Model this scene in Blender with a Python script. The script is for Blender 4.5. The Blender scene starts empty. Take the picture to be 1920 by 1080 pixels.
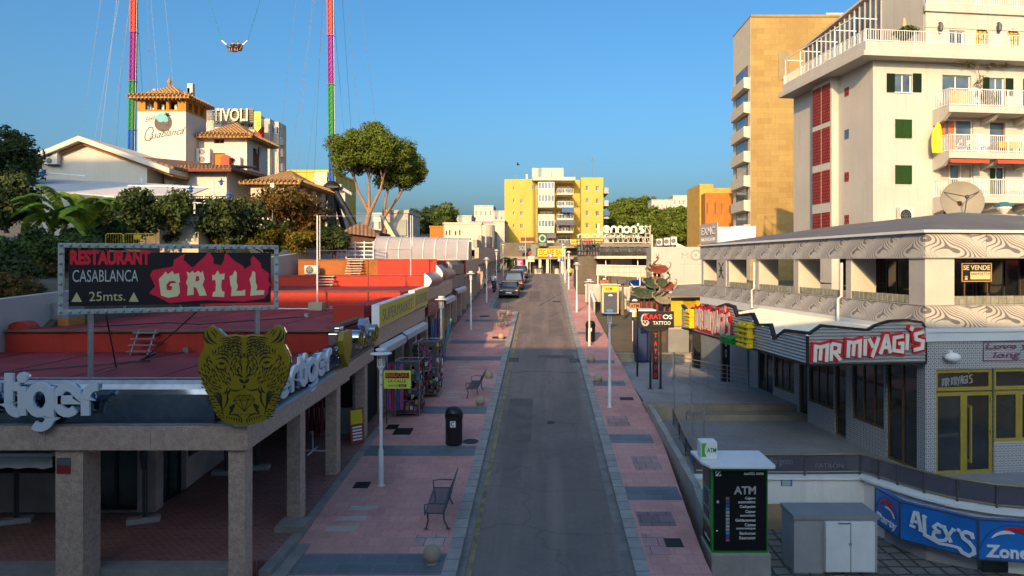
# Street scene: camera, light, helpers, materials; ground and street; arcade; club and terrace; towers; bars; hill house; people and cars; vegetation
import bpy,bmesh,math,random
import numpy as np
from mathutils import Vector,Matrix
rad=math.radians
S=bpy.context.scene
COL=S.collection
rnd=random.Random(11)
F,CX,HY,ZC=1280.0,1015.0,490.0,7.6
cam=bpy.data.objects.new('camera',bpy.data.cameras.new('camera'))
COL.objects.link(cam)
cam.location=(0,0,ZC)
cam.rotation_euler=(rad(90),0,0)
cam.data.sensor_width=36
cam.data.lens=36*F/1920
cam.data.shift_x=-(CX-960)/1920
cam.data.shift_y=-(540-HY)/1920
cam.data.clip_end=6000
S.camera=cam
AZ,EL=15.0,20.0
wd=bpy.data.worlds.new('World')
S.world=wd
wd.use_nodes=True
nt=wd.node_tree
sky=nt.nodes.new('ShaderNodeTexSky')
sky.sky_type='NISHITA'
sky.sun_disc=False
sky.sun_elevation=rad(EL)
sky.sun_rotation=rad(180+AZ)
sky.air_density=1.0
sky.dust_density=5.5
sky.ozone_density=6.5
bg=nt.nodes['Background']
bg.inputs['Strength'].default_value=0.15
tint=nt.nodes.new('ShaderNodeMix');tint.data_type='RGBA';tint.blend_type='MULTIPLY';tint.inputs[0].default_value=1.0
tint.inputs[7].default_value=(0.88,0.88,0.76,1)
nt.links.new(sky.outputs[0],tint.inputs[6]);hsv=nt.nodes.new('ShaderNodeHueSaturation');hsv.inputs['Saturation'].default_value=1.14;nt.links.new(tint.outputs[2],hsv.inputs['Color']);nt.links.new(hsv.outputs[0],bg.inputs[0])
sun=bpy.data.objects.new('sun',bpy.data.lights.new('sun','SUN'))
COL.objects.link(sun)
sun.data.energy=3.1
sun.data.angle=rad(0.5)
sun.data.color=(1.0,0.63,0.28)
SD=Vector((math.sin(rad(AZ))*math.cos(rad(EL)),math.cos(rad(AZ))*math.cos(rad(EL)),-math.sin(rad(EL))))
sun.rotation_euler=SD.to_track_quat('-Z','Y').to_euler()
S.view_settings.view_transform='Standard'
S.view_settings.look='None'
S.view_settings.exposure=1.05
S.view_settings.gamma=1
def P(px,py,d):
 return Vector(((px-CX)*d/F,d,ZC+(HY-py)*d/F))
def PX(px,d):return(px-CX)*d/F
def PZ(py,d):return ZC+(HY-py)*d/F
def gz(y):return 0.07*y if y<85 else 5.95+0.01*(y-85)
ID=Matrix.Identity(4)
def frame(o,right,up=(0,0,1)):
 r=Vector(right).normalized();u=Vector(up);n=r.cross(u).normalized();u=n.cross(r).normalized()
 m=Matrix((r,u,n)).transposed().to_4x4();m.translation=Vector(o)
 return m
def at(x,y,z,rz=0):
 return Matrix.Translation((x,y,z))@Matrix.Rotation(rz,4,'Z')
class MB:
 def __init__(s):s.v=[];s.f=[];s.m=[]
 def add(s,vs,fs,T=None,m=0):
  b=len(s.v)
  for p in vs:
   p=Vector(p)
   s.v.append(tuple(T@p if T is not None else p))
  for q in fs:
   s.f.append(tuple(b+i for i in q));s.m.append(m)
  return s
 def box(s,x0,y0,z0,x1,y1,z1,T=None,m=0):
  return s.add([(x0,y0,z0),(x1,y0,z0),(x1,y1,z0),(x0,y1,z0),(x0,y0,z1),(x1,y0,z1),(x1,y1,z1),(x0,y1,z1)],[(0,3,2,1),(4,5,6,7),(0,1,5,4),(1,2,6,5),(2,3,7,6),(3,0,4,7)],T,m)
 def hexa(s,p,T=None,m=0):
  return s.add(p,[(0,3,2,1),(4,5,6,7),(0,1,5,4),(1,2,6,5),(2,3,7,6),(3,0,4,7)],T,m)
 def quad(s,a,b,c,d,T=None,m=0):return s.add([a,b,c,d],[(0,1,2,3)],T,m)
 def prism(s,poly,w0,w1,T=None,m=0):
  n=len(poly)
  ar=sum(poly[i][0]*poly[(i+1)%n][1]-poly[(i+1)%n][0]*poly[i][1]for i in range(n))
  if ar<0:poly=poly[::-1]
  vs=[(x,y,w0)for x,y in poly]+[(x,y,w1)for x,y in poly]
  fs=[tuple(range(n-1,-1,-1)),tuple(range(n,2*n))]+[(i,(i+1)%n,n+(i+1)%n,n+i)for i in range(n)]
  return s.add(vs,fs,T,m)
 def ribbon(s,pts,w,w0,w1,T=None,m=0,closed=False):
  pts=[Vector((p[0],p[1]))for p in pts];n=len(pts);L=[];Rr=[]
  for i in range(n):
   a=pts[i-1]if(i>0 or closed)else None
   b=pts[(i+1)%n]if(i<n-1 or closed)else None
   d1=(pts[i]-a).normalized()if a is not None else None
   d2=(b-pts[i]).normalized()if b is not None else None
   if d1 is None:d1=d2
   if d2 is None:d2=d1
   t=d1+d2
   t=t.normalized()if t.length>1e-6 else d1
   nn=Vector((-t.y,t.x));k=max(0.45,abs(nn.dot(Vector((-d1.y,d1.x)))))
   ww=w[i]if isinstance(w,(list,tuple))else w
   L.append(pts[i]+nn*ww/2/k);Rr.append(pts[i]-nn*ww/2/k)
  vs=[(p.x,p.y,z)for z in(w0,w1)for p in L]+[(p.x,p.y,z)for z in(w0,w1)for p in Rr]
  fs=[]
  for i in range(n if closed else n-1):
   j=(i+1)%n
   fs+=[(n+i,3*n+i,3*n+j,n+j)[::1],(i,j,2*n+j,2*n+i),(i,n+i,n+j,j),(2*n+i,2*n+j,3*n+j,3*n+i)]
  if not closed:fs+=[(0,2*n,3*n,n),(n-1,2*n-1,4*n-1,3*n-1)]
  return s.add(vs,fs,T,m)
 def cyl(s,a,b,r0,r1=None,n=10,T=None,m=0,caps=True):
  r1=r0 if r1 is None else r1
  a=Vector(a);b=Vector(b);d=(b-a).normalized()
  x=d.orthogonal().normalized();y=d.cross(x)
  vs=[tuple(c+(x*math.cos(t)+y*math.sin(t))*r)for c,r in((a,r0),(b,r1))for t in[2*math.pi*i/n for i in range(n)]]
  fs=[(i,(i+1)%n,n+(i+1)%n,n+i)for i in range(n)]
  if caps:fs+=[tuple(range(n-1,-1,-1)),tuple(range(n,2*n))]
  return s.add(vs,fs,T,m)
 def tube(s,pts,r,n=6,T=None,m=0):
  pts=[Vector(p)for p in pts];k=len(pts);vs=[];x=None
  for i in range(k):
   d=(pts[min(i+1,k-1)]-pts[max(i-1,0)]).normalized()
   x=d.orthogonal().normalized()if x is None else(x-d*x.dot(d)).normalized()
   y=d.cross(x);rr=r[i]if isinstance(r,(list,tuple))else r
   vs+=[tuple(pts[i]+(x*math.cos(t)+y*math.sin(t))*rr)for t in[2*math.pi*j/n for j in range(n)]]
  fs=[(i*n+j,i*n+(j+1)%n,(i+1)*n+(j+1)%n,(i+1)*n+j)for i in range(k-1)for j in range(n)]
  fs+=[tuple(range(n-1,-1,-1)),tuple(range((k-1)*n,k*n))]
  return s.add(vs,fs,T,m)
 def lathe(s,prof,T=None,n=20,m=0):
  k=len(prof)
  vs=[(r*math.cos(2*math.pi*j/n),r*math.sin(2*math.pi*j/n),z)for r,z in prof for j in range(n)]
  fs=[(i*n+j,i*n+(j+1)%n,(i+1)*n+(j+1)%n,(i+1)*n+j)for i in range(k-1)for j in range(n)]
  fs+=[tuple(range(n-1,-1,-1)),tuple(range((k-1)*n,k*n))]
  return s.add(vs,fs,T,m)
 def ball(s,c,r,n=12,T=None,m=0,sc=(1,1,1)):
  k=max(4,n//2)
  M0=Matrix.Translation(c)@Matrix.Diagonal((*sc,1))
  if T is not None:M0=T@M0
  return s.lathe([(max(r*math.sin(math.pi*i/k),r*0.01),-r*math.cos(math.pi*i/k))for i in range(k+1)],M0,n,m)
 def holewall(s,T,W,H,holes,dep,m=0,mr=None):
  us=sorted({0,W}|{round(h[0],4)for h in holes}|{round(h[0]+h[2],4)for h in holes})
  vs=sorted({0,H}|{round(h[1],4)for h in holes}|{round(h[1]+h[3],4)for h in holes})
  us=[u for u in us if 0<=u<=W];vs=[v for v in vs if 0<=v<=H]
  for i in range(len(us)-1):
   for j in range(len(vs)-1):
    cu=(us[i]+us[i+1])/2;cv=(vs[j]+vs[j+1])/2
    if any(h[0]<cu<h[0]+h[2]and h[1]<cv<h[1]+h[3]for h in holes):continue
    s.quad((us[i],vs[j],0),(us[i+1],vs[j],0),(us[i+1],vs[j+1],0),(us[i],vs[j+1],0),T,m)
  mr=m if mr is None else mr
  for h in holes:
   a,b,c,d=h[0],h[1],h[0]+h[2],h[1]+h[3]
   for p,q in(((a,b),(c,b)),((c,b),(c,d)),((c,d),(a,d)),((a,d),(a,b))):
    s.quad((p[0],p[1],0),(q[0],q[1],0),(q[0],q[1],-dep),(p[0],p[1],-dep),T,mr)
  return s
ORG={}
def tag(o,label=None,cat=None,group=None,kind=None):
 if label:o['label']=label
 if cat:o['category']=cat
 if group:o['group']=group
 if kind:o['kind']=kind
 return o
def thing(name,label,cat,loc=(0,0,0),group=None,rz=0):
 o=bpy.data.objects.new(name,None);COL.objects.link(o)
 o.empty_display_size=0.2
 o.location=loc;o.rotation_euler=(0,0,rz);ORG[o.name]=Vector(loc)
 return tag(o,label,cat,group)
def build(name,mb,mats,parent=None,label=None,cat=None,group=None,kind=None,smooth=None,bev=0.0,seg=2,loc=None):
 if not isinstance(mats,(list,tuple)):mats=[mats]
 me=bpy.data.meshes.new(name)
 V=np.array(mb.v,dtype=float).reshape(-1,3)
 if parent is not None:org=np.array(ORG[parent.name])
 elif loc is not None:org=np.array(loc,dtype=float)
 elif kind=='structure':org=np.zeros(3)
 else:org=np.array([(V[:,0].min()+V[:,0].max())/2,(V[:,1].min()+V[:,1].max())/2,V[:,2].min()])
 me.from_pydata([tuple(p)for p in(V-org)],[],mb.f)
 for mm in mats:me.materials.append(mm)
 if len(mats)>1:me.polygons.foreach_set('material_index',mb.m)
 if smooth is not None:
  me.polygons.foreach_set('use_smooth',[True]*len(me.polygons))
  me.set_sharp_from_angle(angle=rad(smooth))
 me.update()
 o=bpy.data.objects.new(name,me);COL.objects.link(o)
 if parent is not None:o.parent=parent
 else:o.location=org
 ORG[o.name]=Vector(org)
 if bev:
  b=o.modifiers.new('bevel','BEVEL');b.width=bev;b.segments=seg;b.limit_method='ANGLE';b.angle_limit=rad(40)
 return tag(o,label,cat,group,kind)
def copy_tree(o,parent=None,loc=None,rz=None,label=None):
 c=o.copy();COL.objects.link(c)
 if parent is not None:c.parent=parent
 if loc is not None:c.location=loc;ORG[c.name]=Vector(loc)
 if rz is not None:c.rotation_euler=(0,0,rz)
 if label:c['label']=label
 for ch in list(o.children):copy_tree(ch,c)
 return c
MC={}
def nodes(name):
 m=bpy.data.materials.new(name);m.use_nodes=True
 t=m.node_tree
 return m,t,t.nodes['Principled BSDF']
def N(t,typ,**kw):
 n=t.nodes.new(typ)
 for k,v in kw.items():
  if k in n.inputs:n.inputs[k].default_value=v
  else:setattr(n,k,v)
 return n
def c4(c):return(c[0],c[1],c[2],1)
def mixc(t,fac,a,b,blend='MIX'):
 n=t.nodes.new('ShaderNodeMix');n.data_type='RGBA';n.blend_type=blend
 for idx,v in((0,fac),(6,a),(7,b)):
  s=n.inputs[idx]
  if hasattr(v,'is_linked'):t.links.new(v,s)
  else:s.default_value=c4(v)if idx else v
 return n.outputs[2]
def ramp(t,src,p0,p1,c0=(0,0,0),c1=(1,1,1)):
 r=t.nodes.new('ShaderNodeValToRGB');e=r.color_ramp.elements
 e[0].position=p0;e[1].position=p1;e[0].color=c4(c0);e[1].color=c4(c1)
 t.links.new(src,r.inputs[0]);return r.outputs[0]
def coords(t,world=False,plane=None,scale=None,rot=0):
 if world:src=t.nodes.new('ShaderNodeNewGeometry').outputs['Position']
 else:src=t.nodes.new('ShaderNodeTexCoord').outputs['Object']
 if plane and plane!='xy':
  sp=t.nodes.new('ShaderNodeSeparateXYZ');t.links.new(src,sp.inputs[0])
  cb=t.nodes.new('ShaderNodeCombineXYZ')
  i={'x':0,'y':1,'z':2}
  t.links.new(sp.outputs[i[plane[0]]],cb.inputs[0]);t.links.new(sp.outputs[i[plane[1]]],cb.inputs[1]);src=cb.outputs[0]
 if scale or rot:
  mp=t.nodes.new('ShaderNodeMapping');t.links.new(src,mp.inputs[0])
  if scale:mp.inputs['Scale'].default_value=scale
  mp.inputs['Rotation'].default_value=(0,0,rot);src=mp.outputs[0]
 return src
def grime(t,src,col,var,scale,stain=0.0):
 """base colour varied by soft large patches, fine grain and (optional) vertical streak stains"""
 n1=N(t,'ShaderNodeTexNoise',Scale=scale,Detail=6.0,Roughness=0.6);t.links.new(src,n1.inputs['Vector'])
 lo=tuple(max(0,c*(1-var))for c in col);hi=tuple(min(1,c*(1+var))for c in col)
 out=mixc(t,ramp(t,n1.outputs[0],0.3,0.7),lo,hi)
 n2=N(t,'ShaderNodeTexNoise',Scale=scale*14,Detail=3.0);t.links.new(src,n2.inputs['Vector'])
 out=mixc(t,1.0,out,ramp(t,n2.outputs[0],0.3,0.7,(1-var*.7,)*3,(1,)*3),'MULTIPLY')
 if stain:
  mp=t.nodes.new('ShaderNodeMapping');t.links.new(src,mp.inputs[0]);mp.inputs['Scale'].default_value=(2.2,2.2,0.16)
  n3=N(t,'ShaderNodeTexNoise',Scale=1.6,Detail=5.0,Roughness=0.65);t.links.new(mp.outputs[0],n3.inputs['Vector'])
  out=mixc(t,ramp(t,n3.outputs[0],0.52,0.78,(0,)*3,(stain,)*3),out,tuple(c*0.45 for c in col))
 return out
def bump(t,b,src,strength,scale=None,dist=0.02):
 if scale:
  n=N(t,'ShaderNodeTexNoise',Scale=scale,Detail=4.0);t.links.new(src,n.inputs['Vector']);h=n.outputs[0]
 else:h=src
 bp=N(t,'ShaderNodeBump',Strength=strength,Distance=dist);t.links.new(h,bp.inputs['Height']);t.links.new(bp.outputs[0],b.inputs['Normal'])
def mat(name,col,rough=0.75,metal=0.0,var=0.14,scale=1.2,bmp=0.0,bs=40.0,spec=0.4,stain=0.0,coat=0.0,emit=0.0):
 if name in MC:return MC[name]
 m,t,b=nodes(name)
 src=coords(t)
 out=grime(t,src,col,var,scale,stain)
 t.links.new(out,b.inputs['Base Color'])
 b.inputs['Roughness'].default_value=rough;b.inputs['Metallic'].default_value=metal
 b.inputs['Specular IOR Level'].default_value=spec
 if coat:b.inputs['Coat Weight'].default_value=coat;b.inputs['Coat Roughness'].default_value=0.05
 if bmp:bump(t,b,src,bmp,bs)
 if emit:b.inputs['Emission Color'].default_value=c4(col);b.inputs['Emission Strength'].default_value=emit
 MC[name]=m;return m
def brick(name,c1,c2,mortar,bw,bh,ms=0.01,plane='xz',world=False,rough=0.8,var=0.12,scale=1.0,off=0.5,bmp=0.3,rot=0,bias=0.0,stain=0,patch=None):
 if name in MC:return MC[name]
 m,t,b=nodes(name)
 src=coords(t,world,plane,rot=rot)
 br=N(t,'ShaderNodeTexBrick',Color1=c4(c1),Color2=c4(c2),Mortar=c4(mortar),Scale=1.0)
 br.inputs['Mortar Size'].default_value=ms;br.inputs['Brick Width'].default_value=bw;br.inputs['Row Height'].default_value=bh
 br.inputs['Bias'].default_value=bias
 br.offset=off;t.links.new(src,br.inputs['Vector'])
 g=coords(t,world)
 gr=grime(t,g,(0.86,0.86,0.86),var,scale,stain)
 out=mixc(t,1.0,br.outputs['Color'],gr,'MULTIPLY')
 if patch:
  n5=N(t,'ShaderNodeTexNoise',Scale=patch[1],Detail=5.0);t.links.new(g,n5.inputs['Vector'])
  out=mixc(t,ramp(t,n5.outputs[0],0.5,0.72,(0,)*3,(patch[2],)*3),out,patch[0])
  n6=N(t,'ShaderNodeTexNoise',Scale=7.0,Detail=3.0,Roughness=.7);t.links.new(g,n6.inputs['Vector'])
  out=mixc(t,ramp(t,n6.outputs[0],.62,.70,(0,)*3,(.55,)*3),out,tuple(c*.45 for c in patch[0]))
 t.links.new(out,b.inputs['Base Color']);b.inputs['Roughness'].default_value=rough
 if bmp:
  inv=ramp(t,br.outputs['Fac'],0,1,(1,)*3,(0,)*3);bump(t,b,inv,bmp,None,0.01)
 MC[name]=m;return m
def glassy(name,col=(0.02,0.025,0.03),rough=0.06,spec=0.8):
 if name in MC:return MC[name]
 m,t,b=nodes(name)
 src=coords(t)
 n1=N(t,'ShaderNodeTexNoise',Scale=0.7,Detail=3.0);t.links.new(src,n1.inputs['Vector'])
 t.links.new(mixc(t,ramp(t,n1.outputs[0],0.35,0.65),tuple(c*.5 for c in col),tuple(c*1.6 for c in col)),b.inputs['Base Color'])
 b.inputs['Roughness'].default_value=rough;b.inputs['Specular IOR Level'].default_value=spec
 bump(t,b,src,0.03,1.5)
 MC[name]=m;return m
def clear(name,tint,alpha,rough=0.1):
 if name in MC:return MC[name]
 m,t,b=nodes(name)
 src=coords(t)
 n1=N(t,'ShaderNodeTexNoise',Scale=1.5,Detail=5.0);t.links.new(src,n1.inputs['Vector'])
 t.links.new(mixc(t,n1.outputs[0],tuple(c*.8 for c in tint),tint),b.inputs['Base Color'])
 b.inputs['Roughness'].default_value=rough
 b.inputs['Alpha'].default_value=alpha
 MC[name]=m;return m
def leafmat(name,c1,c2,c3,scale=0.9):
 if name in MC:return MC[name]
 m,t,b=nodes(name)
 src=coords(t)
 n1=N(t,'ShaderNodeTexNoise',Scale=scale,Detail=3.0);t.links.new(src,n1.inputs['Vector'])
 n2=N(t,'ShaderNodeTexWhiteNoise');n2.noise_dimensions='3D'
 sn=t.nodes.new('ShaderNodeVectorMath');sn.operation='SNAP';t.links.new(src,sn.inputs[0]);sn.inputs[1].default_value=(.12,.12,.12);t.links.new(sn.outputs[0],n2.inputs['Vector'])
 o=mixc(t,ramp(t,n1.outputs[0],0.38,0.62),c1,c2)
 o=mixc(t,ramp(t,n2.outputs['Value'],0.55,1.0,(0,)*3,(.8,)*3),o,c3)
 t.links.new(o,b.inputs['Base Color']);b.inputs['Roughness'].default_value=0.6;b.inputs['Specular IOR Level'].default_value=0.25
 tr=t.nodes.new('ShaderNodeBsdfTranslucent');t.links.new(o,tr.inputs[0])
 mx=t.nodes.new('ShaderNodeMixShader');mx.inputs[0].default_value=0.25
 t.links.new(b.outputs[0],mx.inputs[1]);t.links.new(tr.outputs[0],mx.inputs[2]);t.links.new(mx.outputs[0],t.nodes['Material Output'].inputs[0])
 MC[name]=m;return m
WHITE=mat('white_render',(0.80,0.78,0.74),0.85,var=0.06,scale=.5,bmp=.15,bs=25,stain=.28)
WHITEA=mat('sun_dimmed_white_render',(0.47,0.445,0.405),0.85,var=0.06,scale=.5,bmp=.15,bs=25,stain=.28)  # white render, colour dimmed for sunlit fronts; shaded walls keep the brighter white
WHITEP=mat('white_paint',(0.78,0.78,0.78),0.45,var=0.06,scale=2)
CREAM=mat('cream_render',(0.60,0.54,0.42),0.85,var=0.07,bmp=.15)
STEEL=mat('galvanised_steel',(0.42,0.44,0.46),0.42,0.75,var=.18,scale=4)
DSTEEL=mat('dark_steel',(0.10,0.11,0.12),0.5,0.6,var=.2,scale=4)
BLACK=mat('black_paint',(0.018,0.018,0.02),0.4,var=.25,scale=3)
DGLASS=glassy('dark_glass')
BGLASS=glassy('blue_glass',(0.06,0.09,0.13),.05,1.0)
WOODB=mat('brown_timber',(0.16,0.07,0.03),0.6,var=.25,scale=3)
CONC=mat('concrete',(0.36,0.34,0.31),0.9,var=.16,scale=1.5,bmp=.3,stain=.25)
GOLDF=mat('gold_frame',(0.40,0.31,0.055),0.35,0.25,var=.1,scale=3)
TEXTW=mat('white_lettering',(0.78,0.77,0.74),0.5,var=.04)
TEXTB=mat('black_lettering',(0.02,0.02,0.02),0.5,var=.1)
TEXTR=mat('red_lettering',(0.62,0.015,0.03),0.5,var=.08)
def textmesh(body,ext=0.01,off=0.0,shear=0.0,spacing=1.0):
 cu=bpy.data.curves.new('t','FONT');cu.body=body;cu.extrude=ext;cu.offset=off;cu.shear=shear
 cu.space_character=spacing;cu.resolution_u=3;cu.align_x='CENTER'
 o=bpy.data.objects.new('t',cu);COL.objects.link(o)
 me=bpy.data.meshes.new_from_object(o.evaluated_get(bpy.context.evaluated_depsgraph_get()))
 v=[tuple(p.co)for p in me.vertices];f=[tuple(p.vertices)for p in me.polygons]
 bpy.data.objects.remove(o);bpy.data.curves.remove(cu);bpy.data.meshes.remove(me)
 return v,f
def addtext(mb,body,T,x,y,w,h,w0=0.004,ext=0.006,off=0.0,shear=0.0,spacing=1.0,m=0):
 v,f=textmesh(body,1.0,off,shear,spacing)
 A=np.array(v);lo=A.min(0);hi=A.max(0)
 A[:,0]=x+(A[:,0]-lo[0])/(hi[0]-lo[0])*w;A[:,1]=y+(A[:,1]-lo[1])/(hi[1]-lo[1])*h
 A[:,2]=w0+(A[:,2]-lo[2])/(hi[2]-lo[2])*ext
 mb.add([tuple(p)for p in A],f,T,m)
def text(parent,body,T,x,y,w,h,material,w0=0.004,ext=0.006,off=0.0,shear=0.0,name='lettering',spacing=1.0):
 mb=MB();addtext(mb,body,T,x,y,w,h,w0,ext,off,shear,spacing)
 return build(name,mb,material,parent)
def arc(cx,cy,rx,ry,a0,a1,n=12):
 return[(cx+rx*math.cos(rad(a0+(a1-a0)*i/n)),cy+ry*math.sin(rad(a0+(a1-a0)*i/n)))for i in range(n+1)]
ROUND={'e':(1.12,[[(.12,.5),(.92,.5)]+arc(.5,.5,.42,.42,8,315,16)]),'r':(0.72,[[(.1,0),(.1,.5)]+arc(.52,.5,.42,.42,180,80,7)]),'t':(0.62,[[(.2,1.35),(.2,.4)]+arc(.55,.4,.35,.32,180,280,6),[(0,.92),(.6,.92)]]),'i':(0.32,[[(.1,0),(.1,.92)],arc(.12,1.22,.05,.05,0,330,8)]),'g':(1.08,[arc(.48,.5,.42,.42,20,340,16),[(.9,.92),(.9,-.05)]+arc(.5,-.05,.4,.32,0,-130,8)]),'v':(0.95,[[(.02,.92),(.42,.04),(.84,.92)]]),'n':(1.0,[[(.08,0),(.08,.5)]+arc(.48,.5,.4,.42,180,0,10)+[(.88,0)]]),'o':(1.08,[arc(.48,.46,.42,.42,0,345,18)]),'L':(0.85,[[(.08,1.35),(.08,.1),(.75,.1)]]),'s':(0.85,[arc(.42,.68,.3,.22,40,270,9)+arc(.42,.24,.32,.22,90,-140,9)]),"'":(0.3,[[(.1,1.0),(.2,1.4)]]),}
def roundtext(mb,body,T,x,y,w,xh,sw,w0,w1,m=0):
 tot=sum(ROUND[c][0]for c in body);k=w/tot;cx=x;z=0
 for c in body:
  a,st=ROUND[c]
  for s_ in st:
   q=[(cx+p[0]*k,y+p[1]*xh)for p in s_]
   if c=='i' and len(s_)>2:mb.prism(arc(q[0][0]-.05*k,q[0][1],sw*.62,sw*.62,0,330,11),w0,w1+z,T,m)
   else:mb.ribbon(q,sw,w0,w1+z,T,m);z=(z+0.003)%0.012
  cx+=a*k
ANG={'M':(1.15,[[(.05,0),(.1,.95),(.5,.9),(.42,.1)],[(.5,.9),(.95,1.0),(.9,0)]]),'R':(0.85,[[(.08,-.05),(.12,1.0)],[(.12,1.0),(.7,.9),(.66,.5),(.15,.45)],[(.35,.45),(.8,-.02)]]),'I':(0.4,[[(.15,0),(.2,1.0)]]),'Y':(0.9,[[(.08,1.0),(.4,.45)],[(.82,1.05),(.3,-.15)]]),'A':(0.95,[[(.02,-.05),(.5,1.05),(.55,1.05),(.78,0)],[(.18,.38),(.78,.36)]]),'G':(0.95,[[(.85,.95),(.15,.85),(.1,.08),(.75,.0),(.78,.5),(.45,.5)]]),"'":(0.25,[[(.05,1.15),(.2,1.4)]]),'S':(0.85,[[(.8,1.05),(.15,.9),(.2,.58),(.72,.48),(.68,.05),(.02,-.08)]]),' ':(0.45,[]),}
def angtext(mb,body,T,x,y,w,h,sw,w0,w1,m=0,rise=0.0):
 tot=sum(ANG[c][0]for c in body);k=w/tot;cx=x;z=0
 for c in body:
  a,st=ANG[c]
  for s_ in st:
   mb.ribbon([(cx+p[0]*k,y+rise*(cx-x)/w+p[1]*h)for p in s_],sw,w0,w1+z,T,m);z=(z+0.003)%0.012
  cx+=a*k
def win(root,T,u,v,w,h,fm,gm,dep=0.14,nx=2,ny=1,ft=0.05,sill=None,name='window'):
 mb=MB()
 z0,z1=-dep+.01,-dep+.06
 mb.box(u,v,z0,u+ft,v+h,z1,T);mb.box(u+w-ft,v,z0,u+w,v+h,z1,T)
 mb.box(u+ft,v,z0,u+w-ft,v+ft,z1,T);mb.box(u+ft,v+h-ft,z0,u+w-ft,v+h,z1,T)
 for i in range(1,nx):mb.box(u+w*i/nx-ft*.5,v+ft,z0,u+w*i/nx+ft*.5,v+h-ft,z1-.004,T)
 for i in range(1,ny):mb.box(u+ft,v+h*i/ny-ft*.4,z0,u+w-ft,v+h*i/ny+ft*.4,z1-.008,T)
 o=build(name,mb,fm,root)
 g=MB();g.quad((u,v,-dep+.025),(u+w,v,-dep+.025),(u+w,v+h,-dep+.025),(u,v+h,-dep+.025),T)
 build('pane',g,gm,o)
 if sill is not None:
  s_=MB();s_.box(u-.06,v-.06,.0,u+w+.06,v-.005,.07,T);build('sill',s_,sill,o)
 return o
def facade(root,T,W,H,wins,wm,dep=0.16,fm=None,gm=None,name='wall',sill=None,extra=()):
 mb=MB();mb.holewall(T,W,H,[w[:4]for w in wins],dep)
 for e in extra:e(mb)
 o=build(name,mb,wm,root)
 for w in wins:
  k=w[4]if len(w)>4 else{}
  if k.get('skip'):continue
  win(root,T,*w[:4],k.get('fm',fm),k.get('gm',gm),dep,k.get('nx',2),k.get('ny',1),sill=k.get('sill',sill),name=k.get('name','window'))
 return o
def railing(mb,a,b,h=1.0,gap=0.11,r=0.012,post=1.5,top=0.025):
 a=Vector(a);b=Vector(b);L=(b-a).length;n=max(2,int(L/gap))
 for i in range(n+1):
  p=a.lerp(b,i/n);mb.cyl(p,p+Vector((0,0,h-top)),r,n=4)
 for z in(0.08,h):mb.tube([a+Vector((0,0,z)),b+Vector((0,0,z))],top,6)
 k=max(1,round(L/post))
 for i in range(k+1):
  p=a.lerp(b,i/k);mb.box(p.x-.03,p.y-.03,p.z-.05,p.x+.03,p.y+.03,p.z+h+.02)
def leaves(centers,n_per,r,size,seed=0,flat=0.8,aspect=1.0,up=0.0):
 """leaf faces scattered round many clump centres; returns an MB"""
 g=np.random.default_rng(seed)
 Cn=np.array(centers,float);k=len(Cn)
 rr=np.asarray(r,float).reshape(-1,1)if np.ndim(r)else np.full((k,1),r)
 cen=np.repeat(Cn,n_per,0);rr=np.repeat(rr,n_per,0);n=len(cen)
 d=g.normal(size=(n,3));d/=np.linalg.norm(d,axis=1,keepdims=True)
 q=g.random((n,1))**0.45
 pos=cen+d*q*rr*np.array([1,1,flat])
 nr=d+g.normal(size=(n,3))*0.7+np.array([0,0,up]);nr/=np.linalg.norm(nr,axis=1,keepdims=True)
 a=np.cross(nr,g.normal(size=(n,3)));a/=np.linalg.norm(a,axis=1,keepdims=True)
 b=np.cross(nr,a)
 s=size*(0.6+0.8*g.random((n,1)))
 a=a*s;b=b*s*aspect
 V=np.stack([pos-a*.5,pos+b*.32,pos+a*.5,pos-b*.32],1).reshape(-1,3)
 mb=MB();mb.v=[tuple(x)for x in V.tolist()];mb.f=[(4*i,4*i+1,4*i+2,4*i+3)for i in range(n)];mb.m=[0]*n
 return mb
def clumps(c,radii,n,seed,shell=0.55,zmin=-1.0):
 g=np.random.default_rng(seed);out=[]
 while len(out)<n:
  d=g.normal(size=3);d/=np.linalg.norm(d)
  if d[2]<zmin:continue
  q=shell+(1-shell)*g.random()
  out.append(np.array(c)+d*q*np.array(radii))
 return out
BARK=mat('bark',(0.16,0.105,0.07),0.9,var=.3,scale=5,bmp=.5)
PBARK=mat('pine_bark',(0.33,0.19,0.12),0.9,var=.3,scale=5,bmp=.6)
L_DARK=leafmat('leaf_dark',(0.026,0.045,0.016),(0.055,0.085,0.025),(0.09,0.13,0.035))
L_MID=leafmat('leaf_mid',(0.04,0.075,0.02),(0.075,0.115,0.026),(0.12,0.16,0.04))
L_PINE=leafmat('leaf_pine',(0.075,0.115,0.014),(0.12,0.165,0.018),(0.17,0.20,0.025),.6)
L_VINE=leafmat('leaf_vine',(0.10,0.055,0.015),(0.17,0.10,0.02),(0.07,0.09,0.02),1.2)
L_GOLD=leafmat('leaf_gold',(0.17,0.13,0.012),(0.08,0.10,0.02),(0.26,0.17,0.015),1.0)
L_BAN=leafmat('leaf_banana',(0.12,0.22,0.02),(0.22,0.33,0.03),(0.42,0.46,0.05),.8)
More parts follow.
